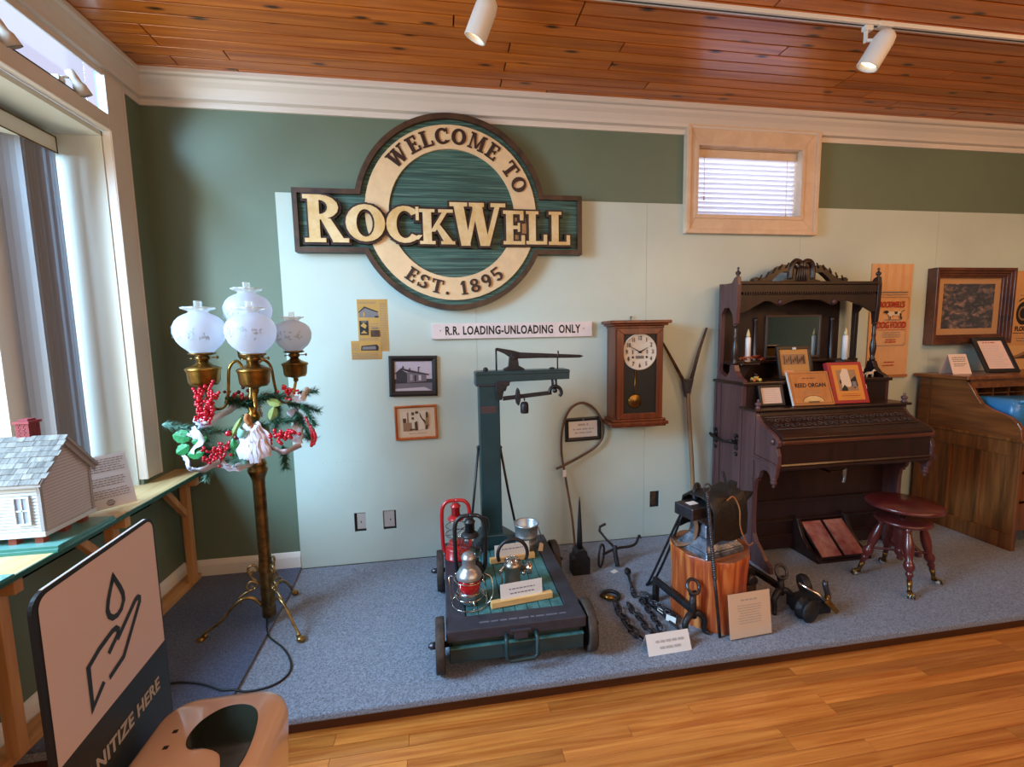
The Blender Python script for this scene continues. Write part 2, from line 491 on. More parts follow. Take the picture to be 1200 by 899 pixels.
# pale panels 4 x 8 ft leaning flat against it, with the sawn socket holes and the window notch
HOLES = [(-.621, .225, -.545, .358), (-.432, .225, -.345, .36), (1.511, .227, 1.588, .352), (1.775, 2.28, 2.745, 2.6)]
px = [-.978 + 1.22 * i for i in range(7)]
for i in range(6):
    x0, x1 = px[i] + .0008, min(px[i + 1] - .0008, XR - .03)
    if x1 < x0: break
    hs = [h for h in HOLES if h[2] > x0 and h[0] < x1]
    X = sorted({x0, x1, *[min(max(v, x0), x1) for h in hs for v in (h[0], h[2])]})
    Z = sorted({0.002, 2.44, *[min(v, 2.44) for h in hs for v in (h[1], h[3])]})
    mb = MB()
    for a, b in zip(X, X[1:]):
        for c, d in zip(Z, Z[1:]):
            if any(h[0] - 1e-6 <= a and b <= h[2] + 1e-6 and h[1] - 1e-6 <= c and d <= h[3] + 1e-6 for h in hs): continue
            mb.box(a, 0, c, b, .0115, d)
    mb.build('panel', m_panel, wb)
# faint mounting scuffs left on the first panel
mb = MB()
for (z, x0, n) in ((.72, -.80, 16), (.56, -.78, 12)):
    for k in range(n):
        x = x0 + k * .016 + random.uniform(-.006, .006); zz = z + random.uniform(-.01, .012)
        mb.box(x, -.0006, zz, x + random.uniform(.003, .008), 0, zz + random.uniform(.002, .004))
mb.build('scuff_mark', m_lgrey, wb, kind='stuff')

# left wall: corner strip, below the shelf, over the window; opening further along
BAYX = -1.99
wl = MB()
wl.box(XL - .03, -.30, .70, XL, .012, ZC + .05)
wl.box(XL - .1, YF, ZF, XL, -.0, .715)
wl.box(XL - .1, YF, .70, XL, -4.9, ZC + .05)
wl = wl.build('wall_left', m_wall, kind=S); tag(wl, 'sage green left wall below and beside the display window')
mb = MB().box(XR, YF, ZF, XR + .1, .16, ZC + .05); wr = mb.build('wall_right', m_wall, kind=S)
mb = MB()
mb.box(XL - .1, YF - .1, ZF, XR, YF, ZC + .05)
wf = mb.build('wall_front', m_wall, kind=S)

# baseboards
def baseboard(name, a, b, axis):
    prof = [(0, 0), (.016, 0), (.016, .085), (.012, .10), (.006, .115), (0, .118)]
    mb = MB()
    if axis == 'x': mb.prism([(.012 - p, z) for p, z in prof], a, b, 'yz')
    else: mb.prism([(XL + p, z) for p, z in prof], a, b, 'xz')
    return mb.build(name, m_white, kind=S)
baseboard('baseboard_back', XL + .016, -.979, 'x')
baseboard('baseboard_left', -4.9, .0, 'y')

# crown moulding
def crown(pr): return [(0.0, 0), (pr * .10, 0), (pr * .14, .018), (pr * .14, .03), (pr * .34, .036), (pr * .40, .055), (pr * .55, .085), (pr * .72, .105), (pr * .80, .12), (pr * .94, .124), (pr, .132), (pr, .152), (0, .152)]
mb = MB().prism([(.012 - p, 2.908 + z) for p, z in crown(.135)], XL, XR, 'yz')
tag(mb.build('trim_1', m_trim, kind=S), 'white crown moulding along the back wall')
mb = MB().prism([(XL + p, 2.905 + z) for p, z in crown(.085)], YF, .0, 'xz')
tag(mb.build('trim_2', m_trim, kind=S), 'white crown moulding along the left wall')

# display window bay on the left: casing, recess, soffit, header, transom
mb = MB().box(XL - .02, -.305, .765, XL + .022, -.165, 2.91)
mb.box(XL + .022, -.305, .765, XL + .028, -.292, 2.64).box(XL + .022, -.178, .765, XL + .027, -.165, 2.91)
tag(mb.build('trim_3', m_trim, kind=S, bevel=.003), 'white casing post at the corner of the display window')
mb = MB().box(XL - .02, -4.9, 2.632, XL + .022, -.305, 2.715)
mb.box(XL + .022, -4.9, 2.632, XL + .028, -.305, 2.645)
tag(mb.build('trim_4', m_trim, kind=S, bevel=.003), 'white header board over the display window')
mb = MB()
mb.box(BAYX - .05, -.31, .70, XL - .02, -.26, 2.63)          # recess side
mb.box(BAYX - .05, -4.9, 2.605, XL - .02, -.26, 2.632)       # soffit
mb.box(BAYX - .05, -4.9, .60, XL - .0, -.26, .722)           # under the sill
tag(mb.build('trim_5', m_cream, kind=S), 'cream lined recess of the display window')
# the window itself: jamb, mullions, sill rail, panes
win = MB()
win.box(BAYX - .04, -.345, .722, BAYX + .012, -.31, 2.605)
win.box(BAYX - .035, -.365, .722, BAYX - .004, -.345, 2.605)
win.box(BAYX - .04, -4.9, .722, BAYX + .01, -.31, .80).box(BAYX - .04, -4.9, 2.55, BAYX + .01, -.31, 2.605)
win.box(BAYX - .05, -.66, .80, BAYX - .002, -.545, 2.55)
for y in (-1.9, -3.3): win.box(BAYX - .06, y - .03, .80, BAYX, y + .03, 2.55)
win = win.build('window_2', m_white, kind=S, bevel=.003); tag(win, 'tall white framed display window')
mb = MB()
for a, b in ((-1.87, -.365), (-3.27, -1.93), (-4.88, -3.33)): mb.box(BAYX - .024, a, .80, BAYX - .018, b, 2.55)
mb.build('pane', m_pane, win)
MB().box(XL - .075, -4.88, 2.716, XL - .069, -.300, 2.97).build('pane', m_pane, win)
mb = MB().box(BAYX + .012, -.335, 1.12, BAYX + .024, -.317, 1.30).box(BAYX + .024, -.331, 1.20, BAYX + .040, -.321, 1.215)
mb.build('latch', m_brass, win)

# vertical blinds drawn to the corner of the display window
vb = thing('vertical_blind', 'grey vertical blind drawn to the corner of the tall display window', 'blind', (BAYX + .06, -.44, 2.50))
mb = MB().box(BAYX + .02, -2.4, 2.495, BAYX + .10, -.345, 2.575)
mb.build('valance', m_cream, vb, bevel=.003)
mb = MB().box(BAYX + .101, -2.4, 2.571, BAYX + .104, -.342, 2.577).box(BAYX + .101, -2.4, 2.493, BAYX + .104, -.342, 2.499).box(BAYX + .101, -.346, 2.495, BAYX + .104, -.342, 2.575)
mb.build('edge_strip', m_brass2, vb)
m_slat = mat('grey_blind_slat', C(158, 162, 170), 0.5)
tl = m_slat.node_tree.nodes.new('ShaderNodeBsdfTranslucent'); tl.inputs[0].default_value = C(150, 154, 162)
mxt = m_slat.node_tree.nodes.new('ShaderNodeMixShader'); mxt.inputs[0].default_value = 0.28
m_slat.node_tree.links.new(m_slat.node_tree.nodes['Principled BSDF'].outputs[0], mxt.inputs[1]); m_slat.node_tree.links.new(tl.outputs[0], mxt.inputs[2])
m_slat.node_tree.links.new(mxt.outputs[0], m_slat.node_tree.nodes['Material Output'].inputs[0])
sl = MB(basis((0, 0, 0), (1, 0, 0), (0, 1, 0)))
pts = [(-.040, 0), (-.020, .006), (0, .008), (.020, .006), (.040, 0)]
vs = [(x, y, z) for z in (0, -1.70) for x, y in pts]
sl.add(vs, [(i, i + 1, i + 6, i + 5) for i in range(4)])
slat = sl.mesh('slat', m_slat)
for k in range(11):
    inst(slat, 'slat', vb, (.005, .065 - k * .0195, -.005), (0, 0, radians(34 + (k % 3 - 1) * 9 + random.uniform(-3, 3))))

# small window high on the back wall, its casing, sash and venetian blind
w1 = MB()
for (a, b, c, d, p) in ((1.752, 2.245, 1.813, 2.968, .04), (2.645, 2.245, 2.772, 2.968, .04), (1.752, 2.245, 2.772, 2.35, .04), (1.752, 2.832, 2.772, 2.968, .04)): pass
def mitred(x0, z0, x1, z1, wl_, wb_, wr_, wt_, ya, yb, mbx):
    o = [(x0, z0), (x1, z0), (x1, z1), (x0, z1)]; i = [(x0 + wl_, z0 + wb_), (x1 - wr_, z0 + wb_), (x1 - wr_, z1 - wt_), (x0 + wl_, z1 - wt_)]
    for k in range(4):
        mbx.prism([o[k], o[(k + 1) % 4], i[(k + 1) % 4], i[k]], ya, yb, 'xz')
mitred(1.745, 2.243, 2.776, 2.975, .082, .115, .128, .125, -.030, .012, w1)
mitred(1.735, 2.233, 2.786, 2.985, .030, .030, .030, .030, -.042, .012, w1)
mitred(1.800, 2.338, 2.668, 2.860, .028, .028, .028, .028, -.036, .012, w1)
w1.box(1.80, .012, 2.330, 2.66, .15, 2.35).box(1.80, .012, 2.832, 2.66, .15, 2.852).box(1.79, .012, 2.33, 1.813, .15, 2.85).box(2.645, .012, 2.33, 2.668, .15, 2.85)
m_trimw = wood('pale_window_casing', C(206, 178, 150), C(222, 196, 168), (8, 8, 8), 0.45, bump=0.02)
w1 = w1.build('window_1', m_trimw, kind=S, bevel=.003); tag(w1, 'small pale framed window high on the back wall')
MB().box(1.813, .12, 2.35, 2.645, .124, 2.832).build('pane', m_pane, w1)
bl = thing('window_blind', 'white slatted blind in the small high window on the back wall', 'blind', (2.229, .03, 2.83))
MB().box(1.818, .018, 2.772, 2.640, .062, 2.826).build('head_rail', m_trimw, bl, bevel=.003)
m_vslat = mat('white_blind_slat', C(236, 238, 244), 0.45)
tl = m_vslat.node_tree.nodes.new('ShaderNodeBsdfTranslucent'); tl.inputs[0].default_value = C(240, 242, 250)
mxt = m_vslat.node_tree.nodes.new('ShaderNodeMixShader'); mxt.inputs[0].default_value = 0.6
m_vslat.node_tree.links.new(m_vslat.node_tree.nodes['Principled BSDF'].outputs[0], mxt.inputs[1]); m_vslat.node_tree.links.new(tl.outputs[0], mxt.inputs[2])
m_vslat.node_tree.links.new(mxt.outputs[0], m_vslat.node_tree.nodes['Material Output'].inputs[0])
me = MB(Matrix.Rotation(radians(-48), 4, 'X')).box(-.408, -.026, -.0012, .408, .026, .0012).mesh('slat', m_vslat)
for k in range(13): inst(me, 'slat', bl, (0, .014, -.078 - .0335 * k))
MB().box(1.821, .022, 2.352, 2.637, .058, 2.364).build('bottom_rail', m_vslat, bl)
MB().box(1.8125, .013, 2.3495, 1.8165, .118, 2.8325).box(2.6415, .013, 2.3495, 2.6455, .118, 2.8325).box(1.8165, .013, 2.8285, 2.6415, .118, 2.8325).build('jamb_lining', m_trimw, w1)
for x in (1.90, 2.56):
    MB().tube([(x, .016, 2.78), (x, .012, 2.50 if x < 2 else 2.40)], .0016, 5).tube([(x, .012, 2.50 if x < 2 else 2.40), (x, .012, 2.475 if x < 2 else 2.375)], .005, 6).build('pull_cord', m_trimw, bl)

# ------------------------------------------------------------------ platform and blue rug
pf = MB().box(XL + .001, -1.262, -.034, XR, .0, 0.0)
pf = pf.build('platform', m_carpet, kind=S, bevel=.008); tag(pf, 'low grey carpeted display platform along the back wall', 'platform')
m_riser = wood('stained_riser', C(58, 30, 14), C(86, 46, 22), (1.5, 20, 20), 0.5)
MB().box(XL + .02, -1.225, ZF + .0, XR, -1.205, -.034).build('riser', m_riser, pf)
bumps = [(-.979, .0), (-.95, -.35), (-.945, -.72), (-.936, -1.05), (-.935, -1.255)]
rug = MB().prism([(XL + .02, -.0), (XL + .02, -1.255)] + [(x, y) for x, y in bumps[::-1]], .0005, .014, 'xy')
rug.build('carpet_remnant', m_blue, label='dark blue carpet remnant laid in the corner under the wall shelf', cat='carpet')

# sockets seen in the sawn holes
for k, (h, lab) in enumerate(zip(HOLES[:3], ('blank grey plate in the left of the two sawn wall holes', 'blank grey plate in the right of the two sawn wall holes', 'brown socket in the sawn wall hole under the pendulum clock'))):
    t = thing('wall_socket', lab, 'socket', ((h[0] + h[2]) / 2, .0118, h[1]))
    gm = mat('socket_plate', C(176, 166, 160), .5) if k < 2 else m_rust
    dx = (.018, 0) if k == 0 else ((.004, .012) if k == 1 else (0, .026))
    MB().box(h[0] + dx[0], .0060, h[1] + .018, h[2] - dx[1], .0118, h[3] - .004).build('plate', gm, t)
    MB().box((h[0] + h[2]) / 2 + .002, .0050, (h[1] + h[3]) / 2 - .006, (h[0] + h[2]) / 2 + .008, .0060, (h[1] + h[3]) / 2 + .006).build('screw', m_ink, t)
    MB().box(h[0], .0108, h[1], h[2], .0117, h[3]).build('box_back', m_black, t)

# ------------------------------------------------------------------ ceiling track and its heads
tr = thing('light_track', 'white ceiling track running across the pine boards', 'light track', (2.4, -.955, ZC))
MB().box(.55, -.973, ZC - .020, 6.0, -.940, ZC).build('rail', m_white, tr, bevel=.002)
MB().box(.55, -.960, ZC - .0215, 6.0, -.953, ZC - .0199).build('slot', m_black, tr)
MB().box(2.22, -.975, ZC - .024, 2.30, -.938, ZC - .0).build('joint', m_white, tr, bevel=.002)
def track_head(x, y, z, tip, lab, power, hx=None):
    """white bullet lamp: neck under the track, tilted can with its mouth at tip"""
    tp = Vector(tip); top = Vector((x, y, z)); ax = (tp - top).normalized()
    t = thing('track_spotlight', lab, 'spotlight', (x, -.955, ZC - .02), group=None)
    hx = x if hx is None else hx
    MB().box(hx - .022, -.970, ZC - .045, hx + .022, -.942, ZC - .021).build('adapter', m_white, t, bevel=.003)
    mid = top + (tp - top) * .25
    MB().box(hx - .012, -.965, mid.z - .0, hx - .004, -.948, ZC - .04).tube([(hx - .008, -.957, mid.z + .01), tuple(mid)], .008, 8).build('stem', m_white, t)
    L = (tp - top).length
    b = MB().lathe([(.004, 0), (.028, .006), (.043, .022), (.049, .05), (.050, L - .004), (.050, L), (.044, L), (.042, L - .03), (.0, L - .05)], 28, top, ax, caps=False)
    b.build('head', m_white, t)
    em, nt, bs = newmat('lit_lamp_face')
    bs.inputs['Base Color'].default_value = (1, .8, .5, 1); bs.inputs['Emission Color'].default_value = (1, .66, .30, 1); bs.inputs['Emission Strength'].default_value = 4.0
    MB().lathe([(.0, L - .022), (.041, L - .022)], 24, top, ax, caps=False).build('bulb', em, t)
    d = bpy.data.lights.new('lamp_beam', 'SPOT'); d.energy = power; d.color = (1, .66, .36); d.spot_size = radians(75); d.spot_blend = .6; d.shadow_soft_size = .04
    o = bpy.data.objects.new('lamp_beam', d); COL.objects.link(o); o.location = tp - ax * .012
    o.rotation_euler = ax.to_track_quat('-Z', 'Y').to_euler()
track_head(.268, -.950, 3.008, (.198, -.905, 2.856), 'white track spotlight above the round welcome sign', 16)
track_head(2.246, -1.0, 2.998, (2.180, -.952, 2.848), 'white track spotlight above the small window, left of the reed organ', 16, 2.165)
track_head(3.75, -.945, ZC - .04, (3.74, -.86, 2.835), 'white track spotlight aimed at the aerial picture, beyond the right frame edge', 9)
track_head(5.10, -.945, ZC - .04, (5.05, -.86, 2.835), 'last white track spotlight towards the right wall, out of frame', 9)
# heads on a brown board along the header of the display window
bd = thing('spotlight_board', 'brown board with a black track lying on the display window header', 'board', (XL - .03, -.85, 2.716))
MB().box(XL - .055, -2.4, 2.716, XL - .005, -.40, 2.733).build('plank', mat('dark_brown_board', C(92, 56, 34), .5), bd)
MB().box(XL - .042, -2.4, 2.733, XL - .012, -.43, 2.745).build('rail', m_black, bd)
m_lens = mat('lamp_glass_face', C(214, 214, 210), .15)
m_head = mat('warm_white_enamel', C(206, 196, 180), .35)
for (y, lab) in ((-.465, 'small cream spotlight on the window header, nearer the room corner'), (-.835, 'small cream spotlight on the window header, at the left frame edge')):
    t = thing('spotlight', lab, 'spotlight', (XL - .027, y - .06, 2.745))
    MB().box(XL - .044, y - .10, 2.745, XL - .010, y - .06, 2.765).tube([(XL - .027, y - .08, 2.765), (XL - .005, y - .042, 2.785)], .006, 8).build('bracket', m_head, t)
    top = Vector((XL - .003, y - .045, 2.818)); tp = Vector((XL + .030, y + .0, 2.722)); ax = (tp - top).normalized(); L = (tp - top).length
    MB().lathe([(.003, 0), (.018, .004), (.020, .04), (.020, .055), (.028, .070), (.030, L), (.025, L), (.023, L - .02)], 24, top, ax, caps=False).build('head', m_head, t)
    MB().lathe([(.0, L - .006), (.025, L - .006)], 20, top, ax, caps=False).build('lens', m_lens, t)
    MB().lathe([(.025, L + .0005), (.0305, L + .0005)], 24, top, ax, caps=False).build('rim', m_black, t)

# ================================================================== WELCOME SIGN
def bar(x0, y0, x1, y1, w0, w1=None):
    """horizontal-ended diagonal stroke of given width"""
    w1 = w1 or w0
    return [(x0, y0), (x0 + w0, y0), (x1 + w1, y1), (x1, y1)]
def ringpolys(cx, cy, ro_x, ro_y, ri_x, ri_y, a0, a1, n):
    o = arc2(cx, cy, ro_x, ro_y, a0, a1, n); i = arc2(cx, cy, ri_x, ri_y, a0, a1, n)
    return [[o[k], o[k + 1], i[k + 1], i[k]] for k in range(n)]
def glyph(ch):
    """heavy serif capitals in a cell one unit tall; returns (polygons, width)"""
    r = R4; P = []
    if ch == 'R':
        P = [r(.1, 0, .34, 1), r(.0, 0, .46, .09), r(.0, .91, .4, 1)] + ringpolys(.34, .74, .42, .26, .18, .15, -90, 90, 8)
        P += [bar(.62, 0, .36, .5, .28, .22), r(.6, 0, .96, .09)]; w = .94
    elif ch == 'O': P = ringpolys(.48, .5, .48, .5, .22, .37, 0, 360, 20); w = .96
    elif ch == 'C':
        P = ringpolys(.48, .5, .48, .5, .22, .37, 42, 318, 16) + [r(.76, .62, .84, .98), bar(.70, .10, .80, .22, .12)]; w = .86
    elif ch == 'K':
        P = [r(.1, 0, .34, 1), r(0, 0, .44, .09), r(0, .91, .44, 1), bar(.30, .36, .66, .93, .14), r(.54, .91, .96, 1), bar(.70, .05, .42, .56, .26, .16), r(.60, 0, 1.0, .09)]; w = .98
    elif ch == 'W':
        P = [bar(.26, 0, .08, 1, .22, .24), bar(.34, 0, .58, 1, .12), bar(.72, 0, .52, 1, .22, .24), bar(.82, 0, 1.10, 1, .12), r(0, .91, .42, 1), r(.46, .91, .82, 1), r(.98, .91, 1.34, 1)]; w = 1.32
    elif ch == 'E':
        P = [r(.1, 0, .34, 1), r(0, 0, .72, .1), r(0, .9, .68, 1), r(.34, .46, .56, .56), r(.62, .0, .74, .28), r(.58, .72, .70, 1), r(.50, .38, .58, .64)]; w = .74
    elif ch == 'L': P = [r(.1, 0, .34, 1), r(0, 0, .72, .1), r(0, .91, .44, 1), r(.62, 0, .74, .3)]; w = .74
    elif ch == 'M':
        P = [r(.1, 0, .20, 1), bar(.48, .1, .12, 1, .14, .22), bar(.50, .1, .80, 1, .12, .12), r(.78, 0, 1.0, 1), r(0, 0, .32, .09), r(.68, 0, 1.1, .09), r(0, .91, .3, 1), r(.8, .91, 1.1, 1)]; w = 1.1
    elif ch == 'T': P = [r(.30, 0, .54, 1), r(.18, 0, .66, .09), r(0, .9, .84, 1), r(0, .7, .1, 1), r(.74, .7, .84, 1)]; w = .84
    elif ch == 'S': P = ringpolys(.36, .74, .34, .26, .14, .13, 30, 250, 10) + ringpolys(.36, .27, .36, .27, .14, .13, -150, 80, 10) + [r(.56, .72, .66, .98), r(0, .02, .10, .3)]; w = .74
    elif ch == '1': P = [r(.14, 0, .36, 1), r(.02, 0, .48, .09), bar(.0, .74, .14, .98, .14, .1)]; w = .5
    elif ch == '8': P = ringpolys(.36, .74, .32, .26, .12, .14, 0, 360, 14) + ringpolys(.36, .27, .36, .27, .14, .14, 0, 360, 14); w = .72
    elif ch == '9': P = ringpolys(.36, .68, .34, .32, .13, .18, 0, 360, 14) + ringpolys(.30, .60, .40, .60, .20, .46, -88, 8, 8); w = .72
    elif ch == '5': P = [r(.06, .5, .2, 1), r(.06, .86, .64, 1)] + ringpolys(.34, .32, .34, .32, .12, .18, -150, 110, 12) + [bar(.06, .5, .1, .56, .26)]; w = .70
    elif ch == '.': P = [arc2(.12, .11, .12, .12, 0, 330, 11)]; w = .26
    else: w = .4
    return P, w
def ccw(p):
    a = sum(p[i][0] * p[(i + 1) % len(p)][1] - p[(i + 1) % len(p)][0] * p[i][1] for i in range(len(p)))
    return p if a > 0 else p[::-1]
def inflate(p, d):
    p = ccw(p); n = len(p); out = []
    for i in range(n):
        a, b, c = Vector(p[i - 1]), Vector(p[i]), Vector(p[(i + 1) % n])
        e1 = (b - a); e2 = (c - b)
        if e1.length < 1e-6 or e2.length < 1e-6: out.append(tuple(b)); continue
        n1 = Vector((e1.y, -e1.x)).normalized(); n2 = Vector((e2.y, -e2.x)).normalized()
        m = n1 + n2
        if m.length < .3: m = n1
        m.normalize(); k = d / max(.5, m.dot(n1)); out.append(tuple(b + m * k))
    return out
def put(polys, w, h, fx):
    return [[fx(a * w, b * h) for a, b in p] for p in polys]

SX, SZ = 0.106, 2.322
sg = thing('welcome_sign', 'round carved welcome sign with a cross bar, cream letters on dark green', 'sign', (SX, 0.0, 1.71))
SCX = SX; YB = -.035
m_green = wood('brushed_green_boards', C(30, 40, 34), C(98, 128, 112), (2.2, 10, 130), 0.55, bump=0.6, c3=C(46, 86, 78))
m_rim = wood('dark_brown_rim', C(44, 28, 20), C(84, 58, 38), (10, 10, 10), 0.5, bump=0.4)
m_creamp = mat('cream_sign_paint', C(222, 190, 146), 0.5, var=0.06, vscale=14)
m_gold = mat('worn_yellow_cream_paint', C(228, 202, 154), 0.5, col2=C(206, 164, 98), vscale=7)
m_brown = mat('dark_brown_letters', C(52, 30, 24), 0.5, var=.2)
def outline(r, hw, z0, z1, n=40):
    """circle of radius r joined with the bar"""
    a0 = math.asin((z1 - SZ) / r); b0 = math.asin((z0 - SZ) / r)
    pts = [(SCX + hw[1], z0), (SCX + hw[1], z1)]
    pts += [(SCX + r * cos(a), SZ + r * sin(a)) for a in [a0 + (pi - 2 * a0) * i / n for i in range(n + 1)]]
    pts += [(SCX - hw[0], z1), (SCX - hw[0], z0)]
    a1 = pi - b0
    pts += [(SCX + r * cos(a), SZ + r * sin(a)) for a in [a1 + (2 * pi + b0 - a1) * i / n for i in range(n + 1)]]
    return pts
O = outline(.613, (.972, .862), 2.072, 2.455); I = outline(.580, (.942, .832), 2.102, 2.425)
MB().prism(O, YB, -.0, 'xz').build('backing', m_green, sg)
mb = MB(); n = len(O)
for k in range(n):
    mb.prism([O[k], O[(k + 1) % n], I[(k + 1) % n], I[k]], YB - .026, YB, 'xz')
mb.build('rim', m_rim, sg)
mb = MB()
for p in ringpolys(SCX, SZ, .548, .548, .402, .402, 0, 360, 64): mb.prism(p, YB - .012, YB, 'xz')
mb.build('cream_ring', m_creamp, sg)
# letters round the ring
def ring_text(word, h, r, a_mid, inward, gap):
    gl = [glyph(c) for c in word]
    tot = sum((w * h + gap) if c != ' ' else h * .6 for (g, w), c in zip(gl, word))
    s = -tot / 2
    for (g, w), c in zip(gl, word):
        if c == ' ': s += h * .6; continue
        mid = s + w * h / 2
        a = radians(a_mid) + (mid / r) * (1 if inward else -1)
        rb = r - h / 2 if not inward else r + h / 2
        up = Vector((cos(a), sin(a))) * (1 if not inward else -1); rt = Vector((up.y, -up.x))
        o = Vector((SCX, SZ)) + Vector((cos(a), sin(a))) * rb
        mb = MB()
        for i_, p in enumerate(g):
            mb.prism([tuple(o + rt * (x * h - w * h / 2) + up * (y * h)) for x, y in p], YB - .018 - .00018 * (i_ % 24), YB - .0121 + .0002 * (i_ % 5), 'xz')
        mb.build('letter', m_brown, sg)
        s += w * h + gap
ring_text('WELCOME TO', .098, .478, 79, False, .020)
ring_text('EST. 1895', .088, .472, 271.5, True, .020)
for i, (ch, x0, x1, z0, z1) in enumerate((('R', -.800, -.545, 2.128, 2.412), ('O', -.556, -.318, 2.135, 2.362), ('C', -.312, -.105, 2.130, 2.358), ('K', -.108, .110, 2.125, 2.342), ('W', .085, .440, 2.118, 2.388), ('E', .430, .572, 2.130, 2.345), ('L', .582, .722, 2.132, 2.345), ('L', .735, .880, 2.130, 2.345))):
    g, w = glyph(ch); wx = (x1 - x0) / w; hz = z1 - z0
    back = MB(); face = MB()
    for i_, p in enumerate(g):
        q = [(x0 + a * wx, z0 + b * hz) for a, b in p]; e_ = .00018 * (i_ % 24)
        back.prism(inflate(q, .013), YB - .030 - e_, YB + .0002 * (i_ % 5), 'xz'); face.prism(q, YB - .040 - e_, YB - .0355, 'xz')
    lb = back.build('letter', m_brown, sg)
    face.build('letter_face', m_gold, lb)

# ================================================================== OTHER THINGS ON THE WALL
# railway sign board
rr = thing('railway_sign', 'long white painted board lettered R.R. LOADING-UNLOADING ONLY', 'sign', (.497, -.0, 1.519))
mwb = mat('chalky_white_board', C(222, 206, 202), .6, var=.06, vscale=9)
MB().box(-.058, -.022, 1.519, 1.052, 0, 1.622).build('board', mwb, rr, bevel=.002)
text('R.R. LOADING-UNLOADING  ONLY', .078, m_ink, wallM(.497, 1.571, -.0226), rr, xs=.69, bold=.0022, spacing=1.10)
mb = MB()
for x in (-.0, .99): mb.lathe([(.004, 0), (.003, .003), (0, .004)], 8, (x, -.022, 1.575), (0, -1, 0))
mb.build('nail', m_grey, rr)

# newspaper cuttings
nc = MB().box(-.528, -.0012, 1.447, -.337, 0, 1.786).build('newspaper_clipping', m_aged, label='tall yellowed newspaper clipping with a house picture, pinned above the framed photos', cat='clipping')
Mn = wallM(-.432, 1.616, -.0013)
flat('printed_picture', Mn, [(m_grey, [(-.086, .055), (-.086, .085), (-.05, .118), (.03, .09), (.038, .05)]), (m_ink, [(-.09, .088), (-.05, .124), (.036, .090), (.03, .084), (-.048, .114), (-.086, .084)]), (m_ink, R4(.012, .052, .036, .062)), (m_aged, R4(-.06, .06, -.05, .085)), (m_grey, R4(-.03, .058, -.018, .088)),
    (m_ink, R4(-.086, -.06, -.032, .032)), (m_aged, [(-.08, .0), (-.06, .02), (-.04, -.0), (-.05, -.02)]), (m_aged, [(-.08, -.05), (-.06, -.03), (-.038, -.05)]), (m_grey, R4(-.074, .022, -.04, .028)),
    (m_rust, R4(-.018, -.072, .038, -.03)), (m_grey, R4(-.012, -.02, .03, -.012))], nc)
lines('printed_text', Mn, .045, .088, [-.155 + .011 * k for k in range(28)], .003, m_grey, nc, .1)
lines('printed_text', Mn, -.088, .04, [.142, .150, -.005, .01, -.085, -.095, -.105], .003, m_grey, nc, .2)
nc2 = MB().box(-.577, -.0026, 1.396, -.389, -.0014, 1.518).build('newspaper_clipping', m_aged, label='small wide newspaper clipping overlapping the foot of the tall one', cat='clipping')
M2 = wallM(-.483, 1.457, -.0027)
flat('printed_picture', M2, [(m_ink, [(-.034, -.002), (-.03, .028), (.068, .036), (.08, .02), (.076, -.004)]), (m_grey, [(-.026, .004), (-.024, .022), (.06, .026), (.062, .004)])], nc2)
lines('printed_text', M2, -.088, .088, [-.056, -.048, -.040, -.032, -.022], .003, m_grey, nc2, .1)
lines('printed_text', M2, -.088, -.04, [.0, .01, .02, .03, .04], .003, m_grey, nc2, .1)

def framed(name, lab, cat, x0, z0, x1, z1, w, dep, mf, y=0.0, roll=0.0, group=None):
    cx, cz = (x0 + x1) / 2, (z0 + z1) / 2
    t = thing(name, lab, cat, (cx, y, z0), group=group)
    M = wallM(cx, cz, y, roll); hw, hh = (x1 - x0) / 2, (z1 - z0) / 2
    mb = MB(M)
    o = [(-hw, -hh), (hw, -hh), (hw, hh), (-hw, hh)]; i = [(-hw + w, -hh + w), (hw - w, -hh + w), (hw - w, hh - w), (-hw + w, hh - w)]
    mid = [tuple(Vector(a) * .6 + Vector(b) * .4) for a, b in zip(o, i)]
    for k in range(4):
        k2 = (k + 1) % 4
        mb.quad((*o[k], 0), (*o[k2], 0), (*o[k2], dep * .8), (*o[k], dep * .8))
        mb.quad((*o[k], dep * .8), (*o[k2], dep * .8), (*mid[k2], dep), (*mid[k], dep))
        mb.quad((*mid[k], dep), (*mid[k2], dep), (*i[k2], dep * .55), (*i[k], dep * .55))
        mb.quad((*i[k], dep * .55), (*i[k2], dep * .55), (*i[k2], dep * .3), (*i[k], dep * .3))
    mb.quad((-hw, -hh, 0), (-hw, hh, 0), (hw, hh, 0), (hw, -hh, 0))
    mb.build('frame', mf, t)
    return t, M @ Matrix.Translation((0, 0, dep * .3)), hw - w, hh - w
